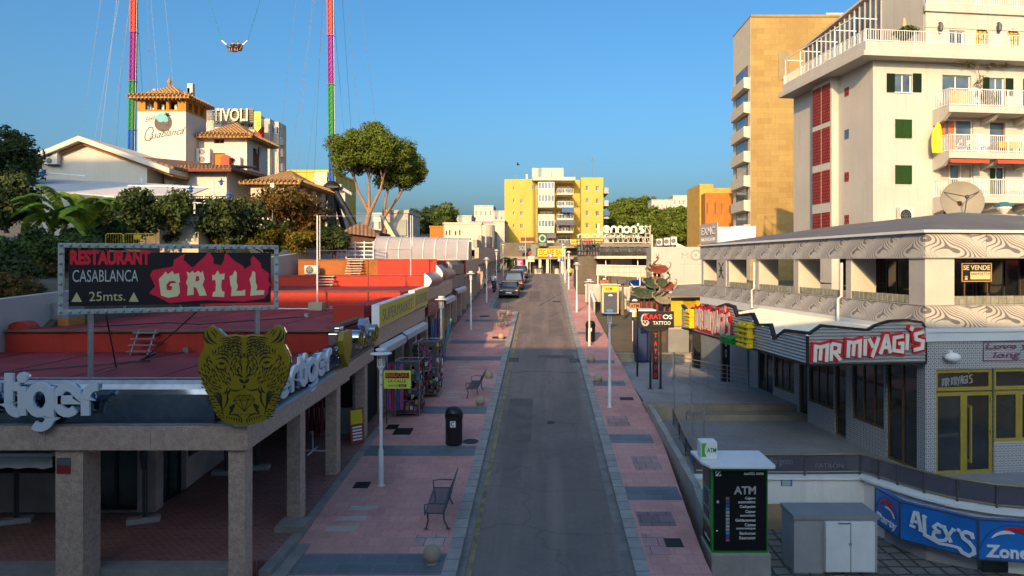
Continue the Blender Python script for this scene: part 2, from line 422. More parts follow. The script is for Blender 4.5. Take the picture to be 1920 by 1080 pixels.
def shrub(name,label,cat,c,radii,leafm,n=26,per=90,size=.22,seed=1,group=None,trunk=True,crad=.55):
 base=(c[0],c[1],c[2]-radii[2]*1.05)
 t=thing(name,label,cat,base,group)
 cl=clumps(c,np.array(radii)*.85,n,seed,.35)
 mb=leaves(cl,per,crad*min(radii)*.9,size,seed)
 for k_,(sz,pp,rr)in enumerate(((1.9,.16,1.0),(.6,.5,1.25))):
  m2=leaves(cl,max(3,int(per*pp)),crad*min(radii)*.9*rr,size*sz,seed+7+k_,.9,.7);b_=len(mb.v);mb.v+=m2.v;mb.f+=[tuple(i+b_ for i in f)for f in m2.f];mb.m+=m2.m
 build('crown',mb,leafm,t)
 if trunk:
  mb=MB();g=random.Random(seed)
  b0=Vector(base)
  for k in range(4):
   p=Vector(cl[k]);mb.tube([b0+Vector((g.uniform(-.1,.1),g.uniform(-.1,.1),-.1)),b0.lerp(p,.5)+Vector((g.uniform(-.2,.2),0,.1)),p],[.06,.04,.015],5)
  build('stem',mb,BARK,t)
 return t
def sheet(name,x0,x1,y0,y1,z,m,ny=None,nx=1,skirt=0.6,xf=None):
 """strip lying on the sloping street, z above the pavement plane; xf(y) may give its own x limits"""
 mb=MB();ny=ny or max(1,int((y1-y0)/3));rows=[]
 for j in range(ny+1):
  y=y0+(y1-y0)*j/ny
  a,b=xf(y)if xf else(x0,x1)
  rows.append([(a+(b-a)*i/nx,y,gz(y)+z)for i in range(nx+1)])
 for j in range(ny):
  for i in range(nx):mb.quad(rows[j][i],rows[j][i+1],rows[j+1][i+1],rows[j+1][i])
  if skirt:
   for e in(0,nx):
    p,q=rows[j][e],rows[j+1][e]
    mb.quad((p[0],p[1],p[2]-skirt),(q[0],q[1],q[2]-skirt),q,p)
 if skirt:
  for r_ in(rows[0],rows[-1]):
   mb.quad((r_[0][0],r_[0][1],r_[0][2]-skirt),(r_[-1][0],r_[-1][1],r_[-1][2]-skirt),r_[-1],r_[0])
 return build(name,mb,m,kind='structure')
m,t,b=nodes('asphalt')
src=coords(t,True)
o1=grime(t,src,(0.175,0.137,0.12),.2,.35)
mp=t.nodes.new('ShaderNodeMapping');t.links.new(src,mp.inputs[0]);mp.inputs['Scale'].default_value=(1.5,.05,1)
n3=N(t,'ShaderNodeTexNoise',Scale=1.3,Detail=4.0);t.links.new(mp.outputs[0],n3.inputs['Vector'])
o1=mixc(t,ramp(t,n3.outputs[0],.45,.7,(0,)*3,(.55,)*3),o1,(0.30,0.225,0.18))
n4=N(t,'ShaderNodeTexNoise',Scale=90.0,Detail=2.0);t.links.new(src,n4.inputs['Vector'])
o1=mixc(t,ramp(t,n4.outputs[0],.55,.7,(0,)*3,(.6,)*3),o1,(0.32,0.30,0.28))
n6=N(t,'ShaderNodeTexVoronoi',Scale=.35);n6.feature='DISTANCE_TO_EDGE';n7=N(t,'ShaderNodeTexNoise',Scale=1.2,Detail=6.0);t.links.new(src,n7.inputs['Vector'])
ad=t.nodes.new('ShaderNodeVectorMath');ad.operation='MULTIPLY_ADD';t.links.new(n7.outputs['Color'],ad.inputs[0]);ad.inputs[1].default_value=(1.2,1.2,0);t.links.new(src,ad.inputs[2]);t.links.new(ad.outputs[0],n6.inputs['Vector'])
o1=mixc(t,ramp(t,n6.outputs['Distance'],.004,.016,(.30,)*3,(0,)*3),o1,(0.07,0.06,0.055))
n8=N(t,'ShaderNodeTexNoise',Scale=.22,Detail=7.0,Roughness=.7);t.links.new(src,n8.inputs['Vector'])
o1=mixc(t,ramp(t,n8.outputs[0],.54,.70,(0,)*3,(.4,)*3),o1,(0.085,0.075,0.07))
t.links.new(o1,b.inputs['Base Color']);b.inputs['Roughness'].default_value=.8
bump(t,b,src,.35,70)
ASPH=m
PAVE=brick('pink_paving',(0.80,0.39,0.335),(0.68,0.33,0.29),(0.50,0.26,0.235),.4,.4,.006,'xy',True,.75,.2,.5,bmp=.25,patch=((0.55,0.31,0.28),.8,.5))
BAND=brick('blue_grey_paving',(0.19,0.215,0.235),(0.155,0.175,0.2),(0.3,0.3,0.3),.8,.4,.006,'xy',True,.7,.15,.8,bmp=.15)
KERB=brick('kerb_stone',(0.46,0.43,0.39),(0.38,0.355,0.33),(0.16,0.16,0.16),.5,9.0,.015,'yx',True,.85,.2,2,off=0)
PALE=mat('pale_paving',(0.50,0.43,0.37),.8,var=.15,scale=2)
EARTH=mat('dry_earth',(0.13,0.11,0.08),.95,var=.3,scale=.08)
def terrain_z(x,y):
 if y<26:z=min(-0.9,gz(y)-.35)
 elif y<42:z=-0.9+(gz(42)-.25+.9)*(y-26)/16
 else:z=gz(y)-.25
 if x<-16 and y>14:
  k=min(1,(-16-x)/14);f=min(1,(y-14)/10)
  z=max(z,6.6*f+2.2*k*f+max(0,y-45)*.06)
 if y>190:
  z+=19*math.exp(-((x-52)/38)**2-((y-270)/60)**2)
 return z
xs=[-1500,-600,-250,-120,-70,-50,-40,-34,-30,-26,-22,-19,-16.01,-15.9,-12,-8,-4,0,4,8,12,16,20,26,32,40,48,56,64,75,90,110,140,200,400,900,1600]
ys=[-60,-30,0,6,10,13.9,14.1,17,20,24,25.9,30,36,42,50,60,70,80,85,95,110,130,160,190,205,220,235,250,265,280,300,330,380,500,900,1600,3000]
mb=MB();k=len(xs)
mb.v=[(x,y,terrain_z(x,y))for y in ys for x in xs]
mb.f=[(j*k+i,j*k+i+1,(j+1)*k+i+1,(j+1)*k+i)for j in range(len(ys)-1)for i in range(k-1)];mb.m=[0]*len(mb.f)
build('ground',mb,EARTH,kind='structure',smooth=60)
def road_x(y):
 l=-1.8
 if y>53:l=-1.8-2.15*min(1,(y-53)/1.6)
 r=2.0+(max(0,y-45)/40)*.3
 return l,r
sheet('road',0,0,-12,92,-.12,ASPH,ny=130,nx=6,xf=road_x)
sheet('pavement',0,0,-4,92,0,PAVE,ny=96,skirt=.9,xf=lambda y:(-5.85 if y<90 else-5.8,road_x(y)[0]-.3))
sheet('pavement',0,0,-4,92,0,PAVE,ny=96,skirt=1.6,xf=lambda y:(road_x(y)[1]+.3,3.6 if y<15.4 else min(4.05,3.6+(y-15.4)*.06)))
sheet('kerb',0,0,-4,92,.006,KERB,ny=130,skirt=.3,xf=lambda y:(road_x(y)[0]-.3,road_x(y)[0]))
sheet('kerb',0,0,-4,92,.006,KERB,ny=130,skirt=.3,xf=lambda y:(road_x(y)[1],road_x(y)[1]+.3))
sheet('road_junction',-30,30,92,99,-.12,ASPH,skirt=0)
YELL=mat('worn_yellow_line',(0.30,0.24,0.12),.8,var=.45,scale=3)
sheet('road_marking',-1.62,-1.5,4,53,-.116,YELL,skirt=0)
sheet('road_gutter',0,0,-4,92,-.114,mat('gutter',(0.24,0.225,0.21),.9,var=.25,scale=2),skirt=0,ny=100,xf=lambda y:(road_x(y)[0],road_x(y)[0]+.16))
sheet('road_gutter',0,0,-4,92,-.114,MC['gutter'],skirt=0,ny=100,xf=lambda y:(road_x(y)[1]-.22,road_x(y)[1]))
for y0,y1,x0,x1 in((14.35,15.25,-5.84,-2.11),(21.4,22.35,-5.84,-2.11),(25.9,26.9,-5.6,-2.11),(35.3,36.3,-5.4,-2.11),(39.9,40.9,-5.4,-2.11),(48,49,-5.4,-2.11)):
 sheet('paving_band',x0,x1,y0,y1,.004,BAND,skirt=0)
for y0,y1 in((18.1,19.0),(22.6,23.5),(30.1,31.0),(34.6,35.4),(43,43.9)):
 sheet('paving_band',2.31,3.75,y0,y1,.004,BAND,skirt=0)
for y,x in((16.5,-5.15),(17.05,-5.05),(17.65,-4.9),(28.3,-4.0),(29.1,-4.0),(33.2,-4.1),(33.9,-4.1),(43.6,-3.9),(44.6,-3.9),(30.0,-2.7),(31.2,-2.7),(32.2,-2.7)):
 sheet('paving_strip',x-.05,x+.68,y-.16,y+.1,.004,PALE,skirt=0)
for x0,x1,y0,y1,m_ in((-2.95,-2.2,15.6,16.15,(0.62,0.47,0.44)),(2.4,3.3,16.6,17.4,(0.34,0.24,0.27)),(2.35,2.9,15.2,16.2,(0.6,0.32,0.31)),(2.8,3.6,20.2,21.4,(0.52,0.34,0.32)),(2.4,3.2,24.4,25.6,(0.62,0.36,0.34))):
 sheet('paving_patch',x0,x1,y0,y1,.0035,brick('patch%d'%int(x0*10+y0*31),m_,tuple(c*.8 for c in m_),(.08,.06,.06),.45,.4,.008,'xy',True,.8,.2,.8),skirt=0)
for i,(x0,x1,y0,y1,c_)in enumerate(((-1.3,-.35,23,28.5,.135),(.5,1.5,43,49.5,.15),(-.2,1.75,36.4,37.2,.12),(-1.1,-.1,60,68,.14))):
 sheet('road_patch',x0,x1,y0,y1,-.1165,mat('road_patch_%d'%i,(c_*1.12,c_*.92,c_*.84),.85,var=.25,scale=.9,bmp=.3,bs=60),skirt=0)
TAR=mat('tar_seam',(0.03,0.03,0.03),.7,var=.3,scale=4)
for pts in([(-.2,57),(1.9,66)],[(.6,51),(1.4,53.5)],[(-1.7,33),(-.5,33.4),(1.8,33.1)]):
 mb=MB();mb.ribbon(pts,.09,0,.001)
 mb.v=[(p[0],p[1],gz(p[1])-.117+p[2])for p in mb.v];build('road_seam',mb,TAR,kind='structure')
GRATE=mat('iron_cover',(0.035,0.03,0.03),.55,.5,var=.3,scale=6)
def cover(x,y,w,l,label,roundc=False,slots=False):
 z_=gz(y)+(.004 if abs(x-.1)>1.9 else-.114)
 t_=thing('drain_cover',label,'drain cover',(x,y,z_))
 T=Matrix.Translation((x,y,z_))@Matrix.Rotation(math.atan(.07),4,'X')
 mb=MB();fr=MB()
 if roundc:
  mb.lathe([(w/2-.03,-.03),(w/2-.03,.004)],T,20);fr.lathe([(w/2,-.03),(w/2,.008),(w/2-.03,.008),(w/2-.03,-.03)],T,20)
 else:
  fr.box(-w/2,-l/2,-.03,w/2,-l/2+.03,.01,T);fr.box(-w/2,l/2-.03,-.03,w/2,l/2,.01,T)
  fr.box(-w/2,-l/2+.03,-.03,-w/2+.03,l/2-.03,.01,T);fr.box(w/2-.03,-l/2+.03,-.03,w/2,l/2-.03,.01,T)
  if slots:
   n=7
   for i in range(n):mb.box(-w/2+.03+(w-.06)*(i+.2)/n,-l/2+.03,-.02,-w/2+.03+(w-.06)*(i+.75)/n,l/2-.03,.004,T)
  else:mb.box(-w/2+.03,-l/2+.03,-.03,w/2-.03,l/2-.03,.004,T)
 build('plate',mb,GRATE,t_);build('rim',fr,GRATE,t_)
cover(-5.02,19.1,.42,.42,'dark square drain cover beside the foot of the lamp post with the yellow notice')
cover(-4.82,23.8,.62,.7,'large dark square cover in the pink paving left of the black litter bin')
cover(-5.3,24.3,.4,.5,'small dark cover by the arcade column below the awnings')
cover(-2.35,22.75,.52,.9,'dark round manhole cover beside the kerb right of the litter bin',True)
cover(-4.75,31.5,.45,.5,'dark drain cover at the foot of the second lamp post from the tiger sign')
cover(-2.6,41.8,.8,.6,'dark cover near the kerb behind the second bench')
cover(-4.2,50.5,.7,.6,'dark cover in the left pavement just before the parked cars')
cover(-1.45,36.0,.5,.9,'iron slotted gully grate at the left edge of the road',slots=True)
cover(1.72,35.8,.5,.9,'iron slotted gully grate at the right edge of the road',slots=True)
cover(3.05,15.75,.4,.4,'dark square drain cover on the right pavement beside the cash machine kiosk')
cover(3.5,28.0,.55,.4,'dark drain cover on the right pavement beside the lamp post by the steps')
cover(1.3,59.8,.75,.8,'dark round manhole cover in the sunlit road',True)
cover(.35,25.2,.3,.3,'small dark cover in the middle of the shaded road',True)
LAMPW=mat('lamp_white',(0.70,0.71,0.72),.4,var=.07,scale=3)
LGLASS=clear('lamp_glass',(0.75,0.75,0.7),.55,.15)
def make_lamp(label):
 t_=thing('street_lamp',label,'street lamp',(0,0,0),'white lamp posts along both pavements')
 p=MB();p.lathe([(.11,0),(.11,.015),(.075,.02),(.072,.98),(.05,1.04),(.046,3.2),(.046,3.22)],None,14);build('post',p,LAMPW,t_,smooth=40)
 c=MB();c.lathe([(.046,3.2),(.085,3.3),(.10,3.31),(.10,3.33),(.02,3.34)],None,16)
 for k in range(4):
  a=k*math.pi/2+.5;c.box(-.008,-.008,3.31,.008,.008,3.68,at(.10*math.cos(a),.10*math.sin(a),0))
 build('cage',c,LAMPW,t_)
 g=MB();g.lathe([(.075,3.335),(.082,3.5),(.075,3.66)],None,16);l=build('lantern',g,LGLASS,t_,smooth=60)
 bl=MB();bl.ball((0,0,3.47),.035,8);build('bulb',bl,WHITEP,l,smooth=60)
 d=MB();d.lathe([(.09,3.66),(.285,3.67),(.30,3.685),(.295,3.70),(.12,3.735),(.11,3.74)],None,28);build('shade',d,LAMPW,t_,smooth=40)
 h=MB();h.lathe([(.10,3.745),(.155,3.79),(.155,3.81),(.10,3.84),(.01,3.85)],None,20);build('cap',h,LAMPW,t_,smooth=40)
 return t_
lampL=[(-4.48,19.07,'white lamp post carrying the yellow notice, nearest on the shop side'),(-4.56,31.1,'white lamp post by the shop fascias, second from the tiger sign'),(-4.6,44.6,'white lamp post before the grey shop box sign, third from the tiger sign'),(-4.68,58.4,'white lamp post just behind the dark saloon car on its left'),(-4.7,71.5,'white lamp post beside the two walkers near the parked cars'),(-4.7,84,'farthest white lamp post on the shop side, by the palm fronds')]
lampR=[(2.68,26.8,'white lamp post by the stone steps, nearest on the terrace side'),(2.76,39.2,'white lamp post beside the black bin on the right pavement'),(2.74,52.75,'white lamp post left of the yellow cash kiosk'),(2.75,68.5,'white lamp post in front of the bar railing, sunlit'),(2.7,77.8,'white lamp post near the standing person at the road end'),(2.7,86,'farthest white lamp post on the terrace side at the road end')]
lamp0=None
for x,y,lab in lampL+lampR:
 if lamp0 is None:
  lamp0=make_lamp(lab);lamp0.location=(x,y,gz(y))
 else:copy_tree(lamp0,None,(x,y,gz(y)),rnd.uniform(0,3),lab)
T=frame((-4.42,18.98,0),(1,0,0));zb=PZ(727,19);zt=PZ(696,19)
t_=thing('notice_board','yellow notice about dirtying the street fixed to the nearest lamp post','sign',(-4.1,19,zb))
x0=PX(719.5,19)+4.42;x1=PX(770.5,19)+4.42
mb=MB();mb.box(x0,zb-.02,-.02,x1,zt+.02,0,T);build('board',mb,mat('notice_yellow',(0.50,0.60,0.07),.5,var=.06),t_)
mb=MB();mb.box(x0+.05,zb+(zt-zb)*.58,.002,x1-.05,zt-.04,.006,T);build('title_bar',mb,TEXTB,t_)
text(t_,'ENSUCIAR',T,x0+.08,zb+(zt-zb)*.65,x1-x0-.16,.11,mat('notice_red',(0.75,0.09,0.05),.5),.008,.004,.02)
text(t_,'LA CALLE',T,x0+.13,zb+(zt-zb)*.33,x1-x0-.26,.075,TEXTB,.003,.004,.01)
mb=MB();addtext(mb,'SANCION',T,x0+.13,zb+.04,.28,.05,.003,.004);build('lettering',mb,TEXTB,t_)
mb=MB();mb.box(x0+.43,zb+.03,.003,x1-.12,zb+.1,.006,T);build('amount_bar',mb,TEXTB,t_)
text(t_,'200€',T,x0+.46,zb+.045,.14,.04,MC['notice_yellow'],.007,.003,.01)
mb=MB();mb.cyl((-4.47,18.98,zb+.1),(-4.4,18.97,zb+.1),.02);mb.cyl((-4.47,18.98,zt-.1),(-4.4,18.97,zt-.1),.02);build('bracket',mb,STEEL,t_)
def make_bin(label):
 t_=thing('litter_bin',label,'litter bin',(0,0,0),'black litter bins on the pavements')
 b_=MB();b_.lathe([(.25,0),(.27,.03),(.275,.06),(.28,.86),(.285,.88)],None,28);build('drum',b_,BLACK,t_,smooth=40)
 h=MB();h.lathe([(.295,.875),(.30,.90),(.30,.97),(.27,1.12),(.19,1.21),(.08,1.245),(.01,1.25)],None,28);hd=build('hood',h,BLACK,t_,smooth=40)
 s_=MB();s_.box(-.2,-.305,.95,.2,-.26,1.06);build('slot',s_,mat('slot_black',(.004,.004,.004),.9),hd)
 r_=MB();r_.lathe([(.303,.945),(.308,.95),(.303,.955)],None,28);build('rim',r_,DSTEEL,t_)
 pl=MB();pl.box(-.09,-.288,.62,.09,-.276,.82);p_=build('plate',pl,WHITEP,t_)
 e=MB();T=frame((0,-.29,0),(1,0,0));e.ribbon(arc(0,.73,.055,.065,40,320,12),.022,0,.004,T);build('emblem',e,TEXTB,p_)
 return t_
bin0=make_bin('black domed litter bin on the pink pavement between lamp post and road');bin0.location=(-2.88,22.5,gz(22.5))
copy_tree(bin0,None,(2.92,40.6,gz(40.6)),-.1,'black domed litter bin on the right pavement behind a lamp post')
MESH=mat('bench_mesh_grey',(0.085,0.105,0.13),.5,.4,var=.15,scale=4)
def make_bench(label):
 t_=thing('mesh_bench',label,'bench',(0,0,0),'grey wire benches facing the shops')
 L=.92
 def grid(mb,A,B,n,k):
  for i in range(n+1):mb.tube([Vector(p).lerp(Vector(q),0)+(Vector(q)-Vector(p))*(i/n)for p,q in zip(A,B)],.005,4)
  for j in range(k+1):
   f=j/k*(len(A)-1);a=min(int(f),len(A)-2);g_=f-a
   mb.tube([Vector(A[a]).lerp(Vector(A[a+1]),g_),Vector(B[a]).lerp(Vector(B[a+1]),g_)],.0045,4)
 seat=[(-.28,0,.40),(-.26,0,.435),(-.1,0,.43),(.12,0,.425),(.17,0,.44)]
 back=[(.17,0,.46),(.24,0,.62),(.30,0,.80),(.35,0,.93)]
 for nm,pr in(('seat',seat),('backrest',back)):
  mb=MB();A=[(x,-L,z)for x,_,z in pr];B=[(x,L,z)for x,_,z in pr]
  grid(mb,A,B,34,14)
  for E in(A,B):mb.tube(E,.016,6)
  mb.tube([A[0],B[0]],.016,6);mb.tube([A[-1],B[-1]],.018,6)
  build(nm,mb,MESH,t_)
 for y in(-L*.82,L*.82):
  for pts in([(-.24,y,.41),(-.22,y,.2),(-.27,y,0)],[(.15,y,.42),(.16,y,.2),(.26,y,0)]):
   mb=MB();mb.tube(pts,.022,6);mb.box(pts[-1][0]-.05,y-.03,0,pts[-1][0]+.05,y+.03,.012);build('leg',mb,MESH,t_)
  mb=MB();mb.tube([(-.28,y*1.19,.42),(-.29,y*1.19,.63),(-.1,y*1.19,.66),(.22,y*1.19,.64)],.016,6);build('armrest',mb,MESH,t_)
 return t_
bench0=make_bench('grey wire bench nearest on the left pavement, beside the stone ball and road');bench0.location=(-2.52,17.1,gz(17.1));bench0.rotation_euler.z=.04
for x,y,lab in((-2.75,28.6,'grey wire bench behind the litter bin, second along the left pavement'),(-2.75,45.4,'grey wire bench far along the left pavement in front of a sandy ball'),(-2.72,49.0,'farthest grey wire bench on the left pavement before the parked cars')):
 copy_tree(bench0,None,(x,y,gz(y)),rnd.uniform(-.06,.06),lab)
BALL=mat('ball_stone',(0.40,0.32,0.24),.85,var=.2,scale=3,bmp=.3)
balls=[(-2.38,14.85,'pale stone ball nearest on the left pavement, on the blue paving band'),(-2.42,27.0,'pale stone ball on the left kerb side before the second bench'),(-2.42,31.4,'pale stone ball on the left pavement just behind the second bench'),(-2.42,41.2,'pale stone ball on the left pavement beside the dark cover'),(-2.42,45.9,'sunlit sandy ball on the left pavement next to the far benches'),(-2.4,50.6,'stone ball at the left kerb corner before the parking bay'),(2.55,30.7,'brownish stone ball on the right pavement by the sign posts'),(2.55,34.9,'brownish stone ball on the right pavement before the black bin'),(2.6,73.5,'sunlit stone ball on the right kerb near the road end')]
ball0=None
for x,y,lab in balls:
 if ball0 is None:
  ball0=thing('stone_bollard',lab,'bollard',(x,y,gz(y)),'stone balls along the kerbs')
  mb=MB();mb.ball((x,y,gz(y)+.20),.195,24);build('ball',mb,BALL,ball0,smooth=60)
  mb=MB();mb.lathe([(.13,-.02),(.13,.02),(.09,.035)],at(x,y,gz(y)),16);build('foot',mb,CONC,ball0)
 else:copy_tree(ball0,None,(x,y,gz(y)),rnd.uniform(0,3),lab)
GRAN=mat('brown_granite',(0.56,0.40,0.31),.55,var=.22,scale=9,bmp=.12,bs=120)
t=GRAN.node_tree;b=t.nodes['Principled BSDF'];src=coords(t)
vn=N(t,'ShaderNodeTexNoise',Scale=55.0,Detail=3.0);t.links.new(src,vn.inputs['Vector'])
old=b.inputs['Base Color'].links[0].from_socket
t.links.new(mixc(t,ramp(t,vn.outputs[0],.56,.66,(0,)*3,(.7,)*3),old,(0.16,0.11,0.095)),b.inputs['Base Color'])
ROOFR=mat('red_roof_paint',(0.34,0.036,0.038),.7,var=.38,scale=.45,bmp=.2,stain=.35)
WALLR=mat('red_wall_paint',(0.44,0.035,0.02),.7,var=.12,scale=.5,bmp=.25,stain=.3)
WALLO=mat('rusty_wall_paint',(0.36,0.12,0.03),.8,var=.2,scale=.5,bmp=.2,stain=.4)
COPE=mat('roof_coping',(0.22,0.10,0.06),.85,var=.3,scale=1)
ARCF=brick('arcade_brick_floor',(0.38,0.16,0.135),(0.29,0.115,0.10),(0.48,0.37,0.33),.2,.1,.007,'xy',True,.55,.25,.5,bmp=.35)
SHOPW=mat('shop_wall_stone',(0.46,0.38,0.34),.7,var=.15,scale=2)
CHROME=mat('polished_chrome',(0.62,0.65,0.70),.07,1.0,var=.05)
XF=-5.95
def zbeam(y):return 3.83+.021*(y-13.7)
ab=thing('arcade_building','low corner shop building with brown granite columns, tiger signs and dark red flat roof','building',(-11,16,1.2))
def column(root,x,y,z0,z1,w=.33,d=.36):
 mb=MB();zs=[z0,z0+(z1-z0)*.33,z0+(z1-z0)*.66,z1]
 for i in range(3):mb.box(x-w+.002*(i%2),y,zs[i],x-.002*(i%2),y+d,zs[i+1])
 return build('column',mb,GRAN,root)
NY=13.7
for y in(NY,16.85,19.85,23.0):
 column(ab,XF,y,(gz(y)-.4 if y<15 else gz(y)-.1),zbeam(y)+.03)
xl=PX(104,NY)
column(ab,xl+.55,NY,.1,zbeam(NY)+.03,.55,.55)
column(ab,PX(-330,NY),NY,.1,zbeam(NY)+.03,.55,.55)
mb=MB();zt0=4.30
xsb=[-19.5,-16.6,-14.2,-12.0,-9.9,-7.8,XF+.09]
for i in range(len(xsb)-1):mb.box(xsb[i]+.003,NY-.08,zbeam(NY),xsb[i+1]-.003,NY+.3,zt0)
yb=[NY+.301,15.4,17.3,19.4,20.9]
for i in range(len(yb)-1):
 a,c=yb[i]+.003,yb[i+1]-.003
 mb.hexa([(XF-.3,a,zbeam(a)),(XF+.08,a,zbeam(a)),(XF+.08,c,zbeam(c)),(XF-.3,c,zbeam(c)),(XF-.3,a,zbeam(a)+.46),(XF+.08,a,zbeam(a)+.46),(XF+.08,c,zbeam(c)+.46),(XF-.3,c,zbeam(c)+.46)])
a,c=20.91,24.0
mb.hexa([(XF-.3,a,zbeam(a)+.08),(XF+.06,a,zbeam(a)+.08),(XF+.06,c,zbeam(c)+.1),(XF-.3,c,zbeam(c)+.1),(XF-.3,a,zbeam(a)+.5),(XF+.06,a,zbeam(a)+.5),(XF+.06,c,zbeam(c)+.55),(XF-.3,c,zbeam(c)+.55)])
build('fascia',mb,GRAN,ab)
PANEL=mat('blue_black_gloss',(0.22,0.25,0.29),.06,.9,var=.3,scale=.5,spec=.9)
mb=MB();pf=[(NY+.02+.24*(j/9)**2.4,4.34+.85*j/9)for j in range(10)]
for i in range(10):
 xa,xb=-19.5+i*(XF-.62+19.5)/10,-19.5+(i+1)*(XF-.62+19.5)/10
 for j in range(9):mb.quad((xa,pf[j][0],pf[j][1]),(xb,pf[j][0],pf[j][1]),(xb,pf[j+1][0],pf[j+1][1]),(xa,pf[j+1][0],pf[j+1][1]))
mb.box(-19.5,NY+.28,4.34,XF-.62,NY+.3,5.19);build('sign_band',mb,PANEL,ab,smooth=60)
mb=MB();mb.box(-19.5,NY-.04,4.302,XF-.2,NY+.3,4.338);mb.box(-19.5,NY+.24,5.192,XF-.62,NY+.33,5.215);build('band_trim',mb,STEEL,ab)
mb=MB()
mb.hexa([(XF-.28,14.3,4.33),(XF-.12,14.3,4.33),(XF-.12,23.9,4.58),(XF-.28,23.9,4.58),(XF-.28,14.3,4.95),(XF-.12,14.3,4.95),(XF-.12,23.9,5.25),(XF-.28,23.9,5.25)])
build('side_sign_band',mb,mat('grey_gloss',(0.12,0.13,0.15),.15,.6,var=.2,scale=.8),ab)
mb=MB();mb.box(-19.5,NY+.31,4.2,XF-.31,20.7,4.86);build('roof',mb,ROOFR,ab)
mb=MB();mb.box(-16.2,20.7,4.87,XF-.31,30.4,5.46);o=build('upper_roof',mb,ROOFR,ab)
mb=MB();mb.box(-16.2,20.64,4.862,XF-.312,20.699,5.43);build('parapet',mb,WALLR,ab)
mb=MB();mb.box(-16.2,20.56,5.465,XF-.32,20.9,5.52);build('coping',mb,COPE,ab)
mb=MB();mb.hexa([(XF-.6,20.9,5.53),(XF-.32,20.9,5.53),(XF-.32,24,5.53),(XF-.6,24,5.53),(XF-.6,20.9,5.6),(XF-.32,20.9,5.6),(XF-.32,24,5.66),(XF-.6,24,5.66)]);build('roof_edge',mb,COPE,ab)
WX,WY=-9.83,17.4
mb=MB();ow=frame((-19.5,WY,1.2),(1,0,0))
holes_f=[(PX(20,WY)+19.5-1.9,1.0,1.7,1.5),(PX(0,WY)+19.5,1.0,1.15,1.5),(PX(155,WY)+19.5,.02,1.22,2.75)]
holes_f=[(1.2,1.0,3.6,1.5),(5.4,1.0,2.2,1.5),(7.95,.02,1.25,2.7)]
mb.holewall(ow,19.5+WX,3.05,holes_f,.2)
sw=frame((WX,WY,1.2),(0,1,0));holes_s=[(.35,.02,1.15,2.7),(1.6,.95,3.6,1.7),(5.5,.95,2.5,1.7)]
mb.holewall(sw,9.0,3.05,holes_s,.2)
wl=build('shop_wall',mb,SHOPW,ab)
SGL=glassy('shop_glass',(0.025,0.05,0.05),.08)
for T,hs in((ow,holes_f),(sw,holes_s)):
 for h in hs:win(ab,T,*h,BLACK,SGL,.2,2 if h[2]<2 else 3,1,.09,name='shop_door' if h[1]<.5 else 'shop_window')
text(ab,'EL TABLON',ow,8.15,2.52,.75,.09,TEXTW,-.16,.004)
mb=MB();mb.box(-19.5,14.62,.6,XF+.09,WY,1.19);mb.box(WX,WY,.6,XF+.09,24.2,1.19);fl=build('floor',mb,ARCF,ab)
mb=MB()
for i in range(6):
 a,c=16.3+i*1.4,17.7+i*1.4
 mb.hexa([(WX+.02,a,1.192),(XF+.11,a,1.192),(XF+.11,c,1.192),(WX+.02,c,1.192),(WX+.02,a,max(1.194,gz(a))),(XF+.11,a,max(1.194,gz(a))),(XF+.11,c,max(1.196,gz(c))),(WX+.02,c,max(1.196,gz(c)))])
build('floor',mb,ARCF,ab)
STEP=mat('pale_step_stone',(0.27,0.25,0.23),.85,var=.18,scale=2,bmp=.15)
mb=MB()
mb.box(-9.5,14.2,.55,-6.35,14.615,1.195);mb.box(-9.5,13.78,.3,-6.35,14.195,1.0);mb.box(-9.5,13.3,.1,-6.35,13.775,.82)
mb.box(-19.5,14.2,.3,-9.9,14.615,1.194)
mb.box(-5.84,14.1,.5,-5.6,16.7,1.21);mb.box(-5.59,13.9,.4,-5.3,16.0,1.1);mb.box(-6.3,16.1,.7,-5.61,16.72,1.34)
build('steps',mb,STEP,ab)
mb=MB();mb.hexa([(-5.84,16.73,1.0),(-5.62,16.73,1.0),(-5.62,24,1.5),(-5.84,24,1.5),(-5.84,16.73,1.215),(-5.62,16.73,1.215),(-5.62,24,1.72),(-5.84,24,1.72)]);build('edge_stone',mb,STEP,ab)
mb=MB();mb.box(PX(121,NY-.01)-.16,NY-.012,PZ(888,NY),PX(121,NY-.01)+.12,NY-.002,PZ(872,NY));pl=build('notice',mb,mat('red_sticker',(.28,.02,.03),.5),ab)
mb=MB();mb.box(PX(121,NY-.01)-.16,NY-.012,PZ(872,NY)+.003,PX(121,NY-.01)+.12,NY-.002,PZ(858,NY));build('notice',mb,mat('grey_sticker',(.12,.12,.13),.5),ab)
aw=thing('awning','white rolled shop awning under the granite fascia at far left','awning',(PX(40,14.3),14.3,3.2))
mb=MB();zt_,zb_=PZ(849,14.3),PZ(876,14.3);xa,xb=PX(-120,14.3),PX(101,14.3)
mb.box(xa,14.25,zt_-.07,xb,14.42,zt_);build('cassette',mb,WHITEP,aw)
mb=MB();n=14
for i in range(n):
 u0,u1=xa+(xb-xa)*i/n,xa+(xb-xa)*(i+1)/n
 w0,w1=.02*math.sin(i*1.9),.02*math.sin((i+1)*1.9)
 mb.quad((u0,14.24+w0,zb_+.02*math.sin(i*2.3)),(u1,14.24+w1,zb_+.02*math.sin((i+1)*2.3)),(u1,14.25,zt_-.075),(u0,14.25,zt_-.075))
build('valance',mb,mat('awning_cloth',(0.55,0.55,0.54),.8,var=.1),aw)
